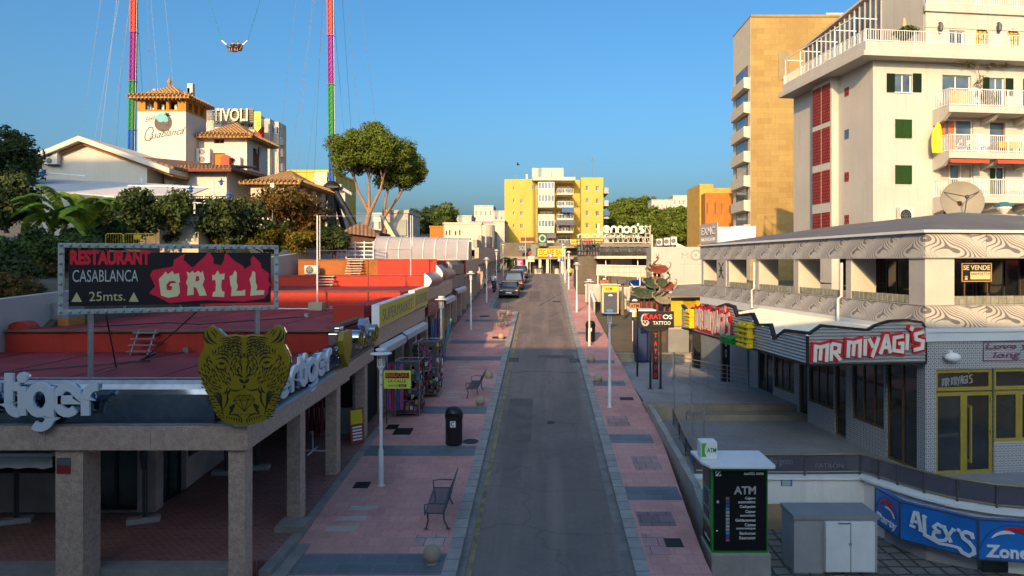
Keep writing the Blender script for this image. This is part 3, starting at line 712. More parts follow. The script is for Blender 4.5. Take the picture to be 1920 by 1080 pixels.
feet=[(PX(46,17),16.7,1.2,'grey block foot of a thin pole by the left shop window under the awning'),(PX(276,16.9),16.75,1.2,'grey block foot and twin pole at the shop corner under the arcade'),(PX(425,20),19.9,1.38,'pale block foot of a folded parasol behind the nearest column'),(PX(487,20.5),20.3,1.41,'pale block foot of a folded parasol right of the nearest column')]
f0=None
for x,y,z,lab in feet:
 if f0 is None:
  f0=thing('parasol_stand',lab,'parasol stand',(x,y,z),'parasol stands under the arcade')
  mb=MB();mb.box(-.36,-.13,0,.36,.13,.13,at(x,y,z,.35));build('foot',mb,mat('pale_block',(.38,.38,.38),.8,var=.1),f0,bev=.015)
  mb=MB();mb.cyl((x,y,z+.12),(x,y,z+2.6),.03,n=8);mb.cyl((x+.07,y,z+.12),(x+.07,y,z+2.5),.02,n=8);build('pole',mb,DSTEEL,f0)
  mb=MB();mb.lathe([(.05,1.3),(.09,1.6),(.07,2.4),(.03,2.62)],at(x,y,z),10);build('folded_canopy',mb,DSTEEL,f0)
 else:copy_tree(f0,None,(x,y,z),rnd.uniform(-.3,.4),lab)
LETB=mat('ice_blue_letter',(0.66,0.72,0.78),.4,var=.04)
T=frame((0,NY-.16,0),(1,0,0))
s_=thing('shop_lettering','big pale blue rounded letters on the glossy band at the far left','sign',(PX(60,NY),NY-.1,4.4))
mb=MB();xr=PX(192,NY);roundtext(mb,'vertiger',T,xr-3.2,4.55,3.3,.62,.17,0,.05);build('letters',mb,LETB,s_)
mb=MB();roundtext(mb,'vertiger',T,xr-3.2,4.55,3.3,.62,.11,-.10,-.005);build('letter_sides',mb,CHROME,s_)
T=frame((XF+.02,14.5,4.42),(0,9.6,.24))
s_=thing('shop_lettering','pale blue rounded letters on the street side behind the tiger head','sign',(XF,16.5,4.4))
mb=MB();roundtext(mb,'vertiger',T,.1,.06,4.6,.55,.17,0,.07);build('letters',mb,LETB,s_)
mb=MB();roundtext(mb,'vertiger',T,.1,.06,4.6,.55,.13,-.12,-.005);build('letter_sides',mb,CHROME,s_)
mb=MB();mb.box(-.3,-.14,.0,4.9,-.08,.09,T);build('light_strip',mb,mat('strip_blue',(.30,.45,.60),.3),s_)
GOLD=mat('antique_gold',(0.30,0.225,0.008),.42,.2,var=.10,scale=2)
s_=thing('shop_emblem','slim gold leaf with chrome crown on the street side sign band','sign',(XF,20.3,4.6))
T2=frame((XF+.06,19.75,4.55),(0,1,.025))
mb=MB();mb.prism([(0,.75),(.15,.98),(.5,.95),(.85,.98),(1.0,.72),(.92,.4),(.5,-.1),(.08,.35)],0,.16,T2);build('leaf',mb,GOLD,s_)
mb=MB();mb.box(.0,.3,-.3,.9,.5,-.02,T2);mb.box(.1,.6,-.32,.8,.95,-.02,T2);mb.box(.3,.98,-.2,.7,1.1,-.02,T2);mb.box(.2,0,-.25,.7,.25,-.02,T2);build('chrome_back',mb,CHROME,s_,bev=.03)
s_=thing('shop_emblem','chrome drums with gold faces and a blue cut diamond on the sign band','sign',(XF,22.3,4.7))
for yy,r_ in((21.35,.30),(22.0,.22),(22.85,.24),(23.35,.30)):
 mb=MB();mb.cyl((XF-.1,yy,4.86+r_),(XF+.30,yy,4.86+r_),r_,n=24);dr=build('drum',mb,CHROME,s_,smooth=40)
 mb=MB();mb.cyl((XF+.302,yy,4.86+r_),(XF+.32,yy,4.86+r_),r_*.98,n=24);fc=build('face',mb,GOLD,dr,smooth=40)
 mb=MB();mb.ribbon(arc(yy,4.86+r_,r_*.62,r_*.62,0,340,18),.04,.322,.334,frame((XF,0,0),(0,1,0)));build('ring',mb,TEXTB,dr)
mb=MB();Td=frame((XF+.1,22.45,5.12),(0,1,.02));dm=[(-.18,.62),(.18,.62),(.36,.42),(0,-.05),(-.36,.42)]
mb.prism(dm,-.1,.12,Td);build('diamond',mb,mat('diamond_blue',(0.30,0.42,0.62),.1,.7),s_)
mb=MB()
for pl_ in([(-.36,.42),(.36,.42)],[(-.12,.42),(0,-.03)],[(.12,.42),(0,-.03)],[(-.18,.62),(-.12,.42),(0,.62),(.12,.42),(.18,.62)]):mb.ribbon(pl_,.02,.122,.13,Td)
build('facets',mb,WHITEP,s_)
th=thing('tiger_head_sign','large gold tiger head with open jaws cut from metal on the building corner','sign',(PX(458,13.45),13.45,4.32))
D=13.42;Tt=frame(P(458,705,D),(1,.16,0));K=D/F
half=[(0,-84),(20,-82),(36,-77),(50,-66),(56,-56),(60,-42),(64,-26),(66,-10),(69,2),(73,14),(76,24),(78,38),(76,50),(74,60),(77,66),(77,76),(72,86),(64,94),(54,96),(47,93),(38,84),(30,72),(10,78)]
yf=[(x,-(y-5))for x,y in half]
pts=[(x,y)for x,y in half]
out=[(x*K,-y*K)for x,y in[(p[0],-p[1])for p in pts]]
out=[(p[0]*K,p[1]*K)for p in[(0,-92),(16,-91),(34,-86),(48,-74),(54,-62),(60,-44),(66,-28),(72,-16),(76,-4),(79,10),(81,22),(80,34),(75,46),(70,56),(71,66),(72,78),(68,88),(60,94),(52,92),(44,84),(34,74),(16,76),(0,74)]]
out=out+[(-x,y)for x,y in out[::-1][1:-1]]
mb=MB();mb.prism(out,-.1,0,Tt);build('plate',mb,GOLD,th)
mb=MB();mb.prism([(x*1.015,y*1.012)for x,y in out],-.2,-.102,Tt);build('backing',mb,CHROME,th)
def blade(mb,p,q,w,bend=0.0,z=.004):
 p=Vector(p);q=Vector(q);d=q-p;n_=Vector((-d.y,d.x)).normalized()if d.length else Vector((0,1));k=5
 up=[];dn=[]
 for i in range(k+1):
  f=i/k;c=p+d*f+n_*bend*d.length*math.sin(math.pi*f);ww=w*(math.sin(math.pi*min(1,f*.9+.06)))
  up.append((c+n_*ww/2)*K);dn.append((c-n_*ww/2)*K)
 mb.prism([(v.x,v.y)for v in dn]+[(v.x,v.y)for v in up[::-1]],.001,z,Tt)
mb=MB();g=random.Random(5)
def both(p,q,w,bend=0.0):
 blade(mb,p,q,w,bend);blade(mb,(-p[0],p[1]),(-q[0],q[1]),w,-bend)
inside=lambda x,y:abs(x)<76 and-86<y<72
for r_ in range(24,84,6):
 n=int(r_*.42)
 for i in range(n):
  a=rad(-62+150*(i+g.random()*.7)/n);x=r_*math.cos(a)*.98;y=-14+r_*math.sin(a)
  lim=75-max(0,-y-10)*.42-max(0,y-55)*.8
  if x<7 or x>lim or y>70 or(y<-18 and x<40-max(0,-y-60)*.4):continue
  if 26<x<60 and 12<y<36:continue
  a2=a+g.uniform(.5,1.1);L_=g.uniform(6,11)
  both((x,y),(x+L_*math.cos(a2),y+L_*math.sin(a2)),g.uniform(1.6,2.9),g.uniform(-.12,.2))
for i in range(7):
 y=34+i*5.6;both((3,y),(17+2.5*math.sin(i*1.7)+i*1.6,y+4),2.8,.18)
for i in range(6):both((20,44+i*4.5),(34+i*2,50+i*3.6),2.4,.2)
both((47,60),(66,88),4.5,-.16);both((54,60),(68,76),3.0,-.2);both((50,72),(60,86),2.5,.1)
both((64,62),(70,84),2.5,-.15);both((48,78),(54,88),2.0,.1)
both((26,20),(52,31),4.2,.34);both((28,17),(54,22),3.0,-.25);both((34,24),(46,25),5.5,.0)
both((56,22),(66,30),3,.3);both((24,30),(52,40),3.2,.25);both((22,36),(48,46),2.6,.22)
both((5,4),(12,30),3.0,.12);both((9,0),(20,14),2.8,.25);both((4,34),(4,44),3,.4)
both((2,-4),(16,3),4.4,.15);both((0,-14),(9,-5),6.0,0);both((1,-16),(1,-24),3,0)
both((3,-24),(30,-20),3.0,-.2);both((30,-20),(40,-34),3.2,-.2);both((32,-26),(38,-62),3.6,-.15)
both((24,-24),(30,-36),4,.05);both((19,-62),(27,-72),4.5,.1)
for i in range(6):both((44+i*2.4,-26-i*1.5),(42-i*1.2,-56-i*4.4),2.2,-.1)
both((28,-72),(4,-82),3.2,-.2);both((22,-64),(26,-56),6,.1);both((17,-52),(21,-62),7,.1)
for i in range(7):both((4+i*4.3,-80+i*.9),(5+i*4.6,-88+i*1.8),2.6,.05)
for i in range(5):both((2+i*3.6,-72),(4+i*3.6,-71.5),1.8,0)
build('engraving',mb,mat('engraved_black',(.025,.018,.008),.6),th)
dmd=[(-11,-36),(11,-36),(19,-45),(0,-66),(-19,-45)]
mb=MB()
for pl_ in(dmd+[dmd[0]],[(-19,-45),(19,-45)],[(-11,-36),(-7,-45),(0,-36),(7,-45),(11,-36)],[(-7,-45),(0,-65)],[(7,-45),(0,-65)]):
 mb.ribbon([(x*K,y*K)for x,y in pl_],.012,.006,.009,Tt)
build('diamond_outline',mb,MC['engraved_black'],th)
gb=thing('restaurant_billboard','black and red grill restaurant billboard in a bulb-studded frame on the roof','billboard',(-8.4,15.7,4.87))
pa,pb,pc=P(108,590,14.8),P(522,580,16.6),P(108,455,14.8)
Tb=frame(pa,(pb-pa),(0,0,1));Wb=(pb-pa).length;Hb=1.56
Fm=122/414.
fr=MB();ft=.10
fr.box(0,0,-.12,Wb,ft,0,Tb);fr.box(0,Hb-ft,-.12,Wb,Hb,0,Tb);fr.box(0,ft,-.12,ft,Hb-ft,0,Tb);fr.box(Wb-ft,ft,-.12,Wb,Hb-ft,0,Tb)
for i in range(3):fr.box(Wb*(.27+.25*i),ft,-.14,Wb*(.27+.25*i)+.05,Hb-ft,-.125,Tb)
build('frame',fr,mat('billboard_frame',(0.40,0.45,0.44),.5,.1,var=.15,scale=3),gb)
bl=MB()
for i in range(27):
 for v in(ft/2,Hb-ft/2):bl.ball((.06+(Wb-.12)*i/26,v,.012),.032,8,Tb)
for i in range(1,7):
 for u in(ft/2,Wb-ft/2):bl.ball((u,Hb*i/7,.012),.032,8,Tb)
bo=build('bulbs',bl,mat('unlit_bulb',(.40,.42,.40),.2),gb,smooth=60);bo['kind']='stuff'
mb=MB();mb.box(.19,.17,-.10,Wb-.17,Hb-.19,-.05,Tb);build('board',mb,mat('board_black',(.012,.011,.014),.45,var=.2),gb)
U=lambda px:(px-108)/414*Wb
def VV(px,py):
 f=(px-108)/414;yt=455+f*5;ybt=590-f*10
 return(ybt-py)/(ybt-yt)*Hb
def Z4(x,y):
 X,Y=x/3.5556,380+y/3.5556;return(U(X),VV(X,Y))
fl=[(950,605),(990,560),(958,485),(975,450),(1110,425),(1115,380),(1190,340),(1180,380),(1240,435),(1330,355),(1355,325),(1388,370),(1385,405),(1440,420),(1460,380),(1465,345),(1480,338),(1530,385),(1600,425),(1605,445),(1655,415),(1650,380),(1668,352),(1725,405),(1730,435),(1790,475),(1780,520),(1800,545),(1780,575),(1785,600),(1750,640),(1600,660),(1420,655),(1330,650),(1200,660),(1090,672),(1010,630)]
mb=MB();mb.prism([Z4(*p)for p in fl],-.048,-.042,Tb);build('flames',mb,mat('flame_red',(0.76,0.014,0.06),.5,var=.08),gb)
def T4(body,x0,y0,x1,y1,m_,off=0.0,**k):
 a=Z4(x0,y1);c=Z4(x1,y0);return text(gb,body,Tb,a[0],a[1],c[0]-a[0],c[1]-a[1],m_,-.041,.006,off,**k)
T4('RESTAURANT',455,320,960,415,mat('billboard_red',(.75,.015,.04),.5),.05);T4('CASABLANCA',470,448,880,530,mat('pale_grey_lettering',(.5,.52,.52),.5),.0)
SAND=mat('sand_lettering',(.62,.54,.27),.5,var=.06)
T4('25mts.',572,592,798,658,SAND)
mb=MB()
for x in(495,852):mb.prism([Z4(x-32,662),Z4(x+32,662),Z4(x,597)],-.048,-.042,Tb)
build('arrows',mb,SAND,gb)
GL=[[(1015,510),(1035,490),(1060,460),(1075,478),(1105,455),(1120,478),(1150,470),(1157,530),(1140,545),(1120,522),(1085,525),(1065,550),(1070,585),(1100,585),(1105,560),(1085,555),(1095,538),(1150,535),(1157,600),(1140,625),(1080,636),(1030,620)],[(1200,460),(1225,470),(1240,455),(1255,470),(1280,455),(1300,468),(1312,455),(1325,510),(1310,548),(1325,580),(1340,620),(1290,622),(1268,570),(1248,560),(1250,615),(1205,620),(1210,560),(1197,535),(1210,500)],[(1378,480),(1395,485),(1415,452),(1432,478),(1465,472),(1462,515),(1445,512),(1440,560),(1448,590),(1465,595),(1462,630),(1378,628),(1382,600),(1400,590),(1403,545),(1398,515),(1378,520)],[(1500,490),(1520,485),(1538,452),(1552,470),(1550,530),(1560,560),(1548,588),(1580,590),(1612,580),(1612,620),(1510,624),(1515,570),(1505,545)],[(1642,510),(1655,490),(1665,455),(1685,465),(1688,530),(1700,560),(1692,585),(1752,585),(1750,615),(1648,622),(1655,560)]]
mb=MB()
for L_ in GL:mb.prism([Z4(*p)for p in L_],-.041,-.033,Tb)
build('lettering',mb,mat('cream_lettering',(.80,.72,.42),.5,var=.05),gb)
mb=MB();hole=[(1265,490),(1285,492),(1288,520),(1262,528)];mb.prism([Z4(*p)for p in hole],-.032,-.0315,Tb);build('letter_gap',mb,MC['flame_red'],gb)
for px in(161,476):
 f=(px-108)/414;q=pa.lerp(pb,f);mb=MB();mb.cyl((q.x,q.y+.06,4.87),(q.x,q.y+.06,pa.z+.02),.058,n=14);mb.cyl((q.x,q.y+.06,4.87),(q.x,q.y+.06,4.9),.14,n=14);mb.cyl((q.x,q.y+.06,5.35),(q.x,q.y+.06,5.39),.065,n=14)
 build('post',mb,STEEL,gb,smooth=40)
for pts in([P(383,572,16.1),(PX(265,18.6),18.6,4.88)],[P(196,575,15.4),(PX(218,17.5),17.5,4.87)],[P(168,708,15),(PX(215,17.0),17.0,4.93)]):
 mb=MB();mb.tube(pts,.018,5);build('stay',mb,DSTEEL,gb)
mb=MB();mb.box(-.25,-.12,0,.25,.12,.05,at(PX(262,18.6),18.6,4.865,.4));mb.tube([(PX(262,18.6),18.6,4.9),(PX(290,18.2),18.3,5.15)],.04,6);build('anchor',mb,DSTEEL,gb)
def ladder(label,foot,head,w,rungs):
 t_=thing('roof_ladder',label,'ladder',foot)
 a,c=Vector(foot),Vector(head)
 for s in(-w/2,w/2):
  mb=MB();mb.tube([a+Vector((s,0,0)),c+Vector((s,0,0))],.025,5);build('rail',mb,STEEL,t_)
 for i in range(rungs):
  p=a.lerp(c,(i+.6)/(rungs));mb=MB();mb.box(p.x-w/2-.12,p.y-.09,p.z-.015,p.x+w/2+.12,p.y+.09,p.z+.015);build('tread',mb,STEEL,t_)
ladder('short metal roof ladder leaning on the dark red parapet above the tiger lettering',(PX(262,19.9),19.85,4.87),(PX(280,20.7),20.6,5.52),.5,4)
ladder('short metal steps leaning on the middle red wall',(PX(607,36.9),36.9,6.24),(PX(612,38),37.93,6.83),.75,4)
ladder('metal ladder steps leaning on the rusty orange wall',(PX(661,40.2),40.2,6.79),(PX(668,41),40.93,7.7),.7,6)
SEAM=mat('roof_seam',(.20,.022,.022),.6,var=.2)
for k in range(5):
 mb=MB();x=-15.4+2.1*k;mb.box(x,14.2,4.862,x+.07,20.6,4.872);build('roof_seam',mb,SEAM,ab);mb=MB();mb.box(x+.3,20.95,5.462,x+.37,30.3,5.47);build('roof_seam',mb,SEAM,ab)
def cable(label,pts,r,m_):
 t_=thing('roof_cable',label,'cable',pts[0]);mb=MB();mb.tube(pts,r,5);build('run',mb,m_,t_);mb=MB();p=Vector(pts[-1]);mb.box(p.x-.08,p.y-.08,p.z-.03,p.x+.08,p.y+.08,p.z+.12);build('junction_box',mb,STEEL,t_)
cable('thin grey cable lying across the near red roof by the ladder',[(-13.5,15,4.89),(-12.8,17,4.89),(-11.2,18.2,4.89),(-10.6,20.4,4.9)],.018,DSTEEL)
cable('pale conduit along the foot of the lit red wall',[(-15,30.2,5.5),(-12,30.25,5.5),(-9.3,30.2,5.5)],.03,LAMPW)
cable('black cable looping over the second red roof',[(-14.6,22,5.48),(-13,23.6,5.48),(-11.5,23,5.48),(-9,26.2,5.48)],.016,BLACK)
UN=[('red roofed shop unit with a lit red parapet behind the goalpost frame',30.4,38.0,6.22,5.2,WALLR,-15.2),('narrow red roofed shop unit with steps on its wall',38.0,41.0,6.77,6.0,WALLR,-15.0),('shop unit with a rusty orange roof wall under the plastic vault',41.0,50.0,7.66,6.5,WALLO,-14.6)]
units=[]
for lab,y0,y1,zr,zb0,wm,xw in UN:
 u_=thing('shop_unit',lab,'building',((xw+XF)/2,(y0+y1)/2,gz(y0)))
 mb=MB();mb.box(xw,y0+.06,zb0-.6,XF-.32,y1-.01,zr-.01);build('roof',mb,ROOFR,u_)
 xm=xw+.55*(XF-xw)
 if wm is WALLO:
  mb=MB();mb.box(xw,y0,zb0,xm,y0+.055,zr+.02);build('roof_wall',mb,WALLO,u_)
  mb=MB();mb.box(xm+.004,y0,zb0,XF-.33,y0+.055,zr+.03);build('roof_wall',mb,WALLR,u_)
 else:
  mb=MB();mb.box(xw,y0,zb0,XF-.33,y0+.055,zr);build('roof_wall',mb,wm,u_)
 mb=MB();mb.box(xw,y0-.06,zr+.032,XF-.34,y0+.2,zr+.07);build('coping',mb,COPE,u_)
 mb=MB();mb.tube([(PX(690,y0),y0-.02,zr),(PX(690,y0),y0-.02,zb0+.1)],.03,5);build('downpipe',mb,WOODB,u_)
 units.append(u_)
def fascia(root,y0,y1,zf,zt,m_=GRAN,out_=.08,name='fascia',dz=0.0):
 mb=MB();mb.hexa([(XF-.3,y0,zf),(XF+out_,y0,zf),(XF+out_,y1,zf+dz),(XF-.3,y1,zf+dz),(XF-.3,y0,zt),(XF+out_,y0,zt),(XF+out_,y1,zt+dz),(XF-.3,y1,zt+dz)]);return build(name,mb,m_,root)
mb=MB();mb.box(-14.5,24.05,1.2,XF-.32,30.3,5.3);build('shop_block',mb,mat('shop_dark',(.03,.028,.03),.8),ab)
m2=thing('shop_building','brown granite shop front under the yellow supermarket sign','building',(XF,29,1.7))
fascia(m2,24.05,34.4,4.58,5.2,dz=.1)
mb=MB();mb.box(XF-1.4,24.06,1.5,XF-.31,24.3,6.05);build('end_wall',mb,WALLR,m2)
mb=MB();mb.box(XF-1.0,24.3,5.3,XF-.31,34.4,6.0);build('parapet',mb,WALLR,m2)
for y in(26.1,29.2,32.3):column(m2,XF,y,gz(y)-.1,4.62+.01*(y-24))
m3=thing('shop_building','brown granite shop front under the curved red sign panels','building',(XF,39,2.4))
fascia(m3,34.42,45.0,5.25,6.2,dz=.35)
for y in(35.4,38.5,41.6,44.6):column(m3,XF,y,gz(y)-.1,5.3+.03*(y-35))
m4=thing('shop_building','grey shop front with a boxy roof sign beyond the red panels','building',(XF,48,3.2))
fascia(m4,45.02,52.0,5.75,6.6,mat('grey_fascia',(.2,.185,.175),.5,var=.15),dz=.1)
for y in(47.7,50.8):column(m4,XF,y,gz(y)-.1,5.85)
m5=thing('shop_building','brown shop front with a red end wall below the plastic vault','building',(XF,58,4))
fascia(m5,52.02,64,6.4,7.6,dz=.3)
for y in(53.9,57,60.1,63.2):column(m5,XF,y,gz(y)-.1,6.6)
m6=thing('shop_building','far dark granite arcade running behind the parked cars','building',(XF,75,5))
fascia(m6,64.02,92,7.3,8.9,dz=.5)
for y in(66.3,69.4,72.5,75.6,78.7,81.8,84.9,88):column(m6,XF,y,gz(y)-.1,7.6)
for y0,h in((64.1,.7),(69,1.2),(75,.5),(80,1.3),(86,.8)):
 mb=MB();mb.box(XF-.5,y0,8.95+.018*(y0-64),XF-.1,y0+4.4,8.95+.018*(y0-64)+h);build('roof_sign',mb,mat('far_sign%d'%int(y0),rnd.choice([(.3,.28,.27),(.22,.2,.2),(.4,.36,.33)]),.5,var=.3,scale=2),m6)
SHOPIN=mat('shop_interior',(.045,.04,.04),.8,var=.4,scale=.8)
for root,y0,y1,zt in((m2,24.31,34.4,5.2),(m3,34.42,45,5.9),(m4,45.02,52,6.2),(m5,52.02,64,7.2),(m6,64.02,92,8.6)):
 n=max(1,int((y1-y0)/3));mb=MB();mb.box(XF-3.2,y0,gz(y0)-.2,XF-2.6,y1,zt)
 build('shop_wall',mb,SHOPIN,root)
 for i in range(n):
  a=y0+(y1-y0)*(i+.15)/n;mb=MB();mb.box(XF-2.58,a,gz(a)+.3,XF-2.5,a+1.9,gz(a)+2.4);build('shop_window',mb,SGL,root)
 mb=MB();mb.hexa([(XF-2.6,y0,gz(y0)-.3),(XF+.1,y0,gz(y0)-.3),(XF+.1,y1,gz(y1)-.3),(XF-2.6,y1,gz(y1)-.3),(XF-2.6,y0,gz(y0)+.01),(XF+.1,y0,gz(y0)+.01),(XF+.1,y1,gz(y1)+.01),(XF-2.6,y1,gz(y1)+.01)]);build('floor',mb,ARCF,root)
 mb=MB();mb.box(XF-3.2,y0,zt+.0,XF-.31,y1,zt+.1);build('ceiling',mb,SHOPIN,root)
YSIGN=mat('sign_yellow',(.62,.50,.012),.45,var=.06);PURP=mat('purple_lettering',(.20,.17,.22),.5)
for lab,y0,y1,z0,z1,dz,body in(('long yellow supermarket sign above the awnings',24.1,30.75,5.26,6.06,.12,'SUPERMARKET'),('shorter yellow souvenir sign beyond the supermarket sign',30.8,34.4,5.42,6.28,.05,'SOUVENIRS')):
 s_=thing('shop_sign',lab,'sign',(XF,(y0+y1)/2,z0))
 Ts=frame((XF+.24,y0,z0),(0,y1-y0,dz));L_=y1-y0
 mb=MB();mb.box(0,0,-.28,L_,z1-z0,-.012,Ts);build('case',mb,WHITEP,s_)
 mb=MB();mb.box(.05,.03,-.01,L_-.04,z1-z0-.03,.0,Ts);build('face',mb,YSIGN,s_)
 text(s_,body,Ts,L_*.07,(z1-z0)*.2,L_*.86,(z1-z0)*.55,PURP,.002,.006,.0)
for i,(y0,y1,zz,hh)in enumerate(((35.0,38.9,6.15,.85),(38.95,41.2,6.3,1.1),(41.25,44.9,6.35,.85))):
 s_=thing('shop_sign',['curved dark red sign panel, nearest of three','taller curved dark red sign panel between two others','curved dark red sign panel, farthest of three'][i],'sign',(XF,(y0+y1)/2,zz))
 mb=MB();n=8;pr=[(XF-.05+.38*math.sin(math.pi*j/n),zz+hh*(j/n))for j in range(n+1)]
 for j in range(n):mb.quad((pr[j][0],y0,pr[j][1]),(pr[j][0],y1,pr[j][1]),(pr[j+1][0],y1,pr[j+1][1]),(pr[j+1][0],y0,pr[j+1][1]))
 build('panel',mb,mat('panel_red',(.23,.06,.07),.35,var=.25,scale=1.5),s_,smooth=60)
 for yy,dd in((y0,-.03),(y1,.0)):
  mb=MB();mb.prism([(p[0],p[1])for p in pr],yy+dd,yy+dd+.03,Matrix(((1,0,0,0),(0,0,1,0),(0,1,0,0),(0,0,0,1))))
  build('end_cap',mb,WHITEP,s_)
s_=thing('shop_sign','dark granite board with a red lower panel under the curved signs','sign',(XF,38,5))
mb=MB();mb.box(XF+.082,35.1,4.75,XF+.12,38.8,5.6);build('board',mb,mat('maroon_board',(.20,.035,.035),.5,var=.25,scale=2),s_)
text(s_,'SETIME',frame((XF+.125,35.3,4.95),(0,1,0)),0,0,2.6,.45,mat('pink_lettering',(.5,.25,.24),.5))
text(m3,'SOUVENIRS',frame((XF+.09,37.5,6.05),(0,1,.033)),0,0,6,.22,TEXTW)
s_=thing('shop_sign','boxy grey roof sign with a white outlined square on its face','sign',(XF,47,6.6))
mb=MB();mb.prism([(XF-1.2,6.7),(XF+.1,6.7),(XF+.1,7.35),(XF-.1,7.62),(XF-1.2,7.62)],44.6,51.6,Matrix(((1,0,0,0),(0,0,1,0),(0,1,0,0),(0,0,0,1))));build('box',mb,mat('box_sign_grey',(.17,.145,.14),.45,var=.2),s_)
mb=MB();mb.ribbon([(XF-.85,6.85),(XF-.1,6.85),(XF-.1,7.5),(XF-.85,7.5)],.035,0,.012,frame((0,44.59,0),(1,0,0)),closed=True);build('outline',mb,WHITEP,s_)
mb=MB();mb.box(XF-.3,51.9,6.6,XF+.15,52.5,9.0);mb.box(XF-1.0,51.9,7.7,XF-.31,52.5,9.0);build('end_wall',mb,WALLR,m5)
mb=MB();mb.box(XF-.1,52.6,7.95,XF+.05,57.5,8.75);build('roof_sign',mb,mat('grey_pink_sign',(.30,.22,.23),.5),m5)
for i,(y0,y1,zz,lab)in enumerate(((24.6,28.6,4.62,'white scalloped awning above the goods racks'),(28.8,34.0,4.68,'second white scalloped awning along the supermarket front'),(40.6,45.2,5.45,'white awning below the curved red signs'),(46,51.8,5.8,'white awning below the boxy grey sign'))):
 t_=thing('awning',lab,'awning',(XF,(y0+y1)/2,zz),None)
 mb=MB();mb.hexa([(XF+.1,y0,zz-.12),(XF+.3,y0,zz-.22),(XF+.3,y1,zz-.22),(XF+.1,y1,zz-.12),(XF+.1,y0,zz-.06),(XF+.3,y0,zz-.17),(XF+.3,y1,zz-.17),(XF+.1,y1,zz-.06)]);build('cover',mb,WHITEP,t_)
 mb=MB();n=int((y1-y0)/.22)
 for k in range(n):
  a,c=y0+(y1-y0)*k/n,y0+(y1-y0)*(k+1)/n;mb.add([(XF+.305,a,zz-.18),(XF+.305,c,zz-.18),(XF+.31,c,zz-.38),(XF+.31,(a+c)/2,zz-.43),(XF+.31,a,zz-.38)],[(0,1,2,3,4)])
 build('valance',mb,MC['awning_cloth'],t_)
t_=thing('pole_frame','tall white pole frame with a cross rope standing on the red roofs','frame',(PX(595,30),29.9,5.47))
pl_,pr_=Vector((PX(595,29.7),29.7,5.48)),Vector((PX(770,38.5),38.5,6.25))
for q,top in((pl_,PZ(404,29.7)),(pr_,PZ(404,38.5))):
 mb=MB();mb.cyl(q,(q.x,q.y,top),.035,n=8);mb.cyl((q.x+.11,q.y,q.z+2.2),(q.x+.11,q.y,top),.02,n=6);build('pole',mb,LAMPW,t_)
mb=MB();mb.tube([(pl_.x,pl_.y,PZ(405,29.7)),(pr_.x,pr_.y,PZ(405,38.5))],.012,5);build('cross_bar',mb,LAMPW,t_)
mb=MB();mb.tube([(pl_.x,pl_.y,PZ(470,29.7)),(pr_.x,pr_.y,PZ(468,38.5))],.012,5);build('cross_rope',mb,LAMPW,t_)
mb=MB();mb.box(pl_.x-.3,pl_.y-.3,5.475,pl_.x+.3,pl_.y+.3,5.83);build('block',mb,mat('tan_concrete',(.42,.34,.24),.9,var=.15),t_,bev=.02)
def acunit(name_label,x,y,z,w,h,fans,yaw=0.0,face='y'):
 t_=thing('air_conditioner',name_label,'air conditioner',(x,y,z),None,yaw)
 mb=MB();mb.box(x-w/2,y-.18,z+.06,x+w/2,y+.18,z+h);build('case',mb,mat('ac_white',(.62,.60,.55),.5,var=.08),t_,bev=.02)
 for k in range(fans):
  zc=z+.06+(h-.06)*(k+.5)/fans;xc=x-w*.1 if fans==1 else x-w*.06;r_=min(w,(h/fans))*.40
  mb=MB();mb.cyl((xc,y-.183,zc),(xc,y-.19,zc),r_,n=20);fo=build('fan',mb,BLACK,t_)
  mb=MB()
  for q in range(3):mb.ribbon(arc(xc,zc,r_*(.35+.3*q),r_*(.35+.3*q),0,345,16),.012,.0,.008,frame((0,y-.192,0),(1,0,0)))
  for q in range(6):mb.ribbon([(xc,zc),(xc+r_*math.cos(q*1.047),zc+r_*math.sin(q*1.047))],.012,.009,.013,frame((0,y-.192,0),(1,0,0)))
  build('grille',mb,STEEL,fo)
 for s in(-w*.35,w*.35):mb=MB();mb.box(x+s-.03,y-.2,z,x+s+.03,y+.2,z+.058);build('foot',mb,DSTEEL,t_)
 return t_
acunit('white fan unit with one black fan on the red roof below the rusty wall',PX(585,40.4),40.4,6.78,.8,.58,1)
va=thing('plastic_vault','translucent ribbed plastic barrel vault on top of the shop roofs','canopy',(PX(780,46),46,7.68))
VX0,VX1=PX(700,45.2),PX(880,50.5)
VP=clear('polycarbonate',(.58,.54,.54),.86,.25)
mb=MB();n=10;A0=Vector((VX0,45.2,0));A1=Vector((VX1,49.5,0));dpt=3.2
prof=[(dpt/2-dpt/2*math.cos(math.pi*j/n*.62),7.7+1.62*math.sin(math.pi*j/n*.62)**.8)for j in range(n+1)]
nv=8
def vp(f,j):q=A0.lerp(A1,f);return(q.x,q.y+prof[j][0],prof[j][1])
for i in range(nv*2):
 for j in range(n):mb.quad(vp(i/nv/2,j),vp((i+1)/nv/2,j),vp((i+1)/nv/2,j+1),vp(i/nv/2,j+1))
build('sheet',mb,VP,va,smooth=60)
mb=MB()
for i in range(nv+1):mb.tube([Vector(vp(i/nv,j))+Vector((0,-.02,.01))for j in range(n+1)],.03,5)
build('ribs',mb,LAMPW,va)
mb=MB();mb.box(VX0-.02,45.3,7.67,VX1,45.4,7.78);mb.hexa([(VX0,47.6,7.67),(VX1,52,7.67),(VX1,52.2,7.67),(VX0,47.8,7.67),(VX0,47.6,9.1),(VX1,52,9.1),(VX1,52.2,9.1),(VX0,47.8,9.1)]);build('back_wall',mb,mat('vault_back',(.40,.36,.33),.8),va)
t_=thing('white_railing','white horizontal bar railing beside the plastic vault on the roof','railing',(PX(660,44),44,7.68))
mb=MB()
for k in range(5):mb.tube([(PX(632,44),44,7.75+.26*k),(PX(700,44),44,7.75+.26*k)],.035,5)
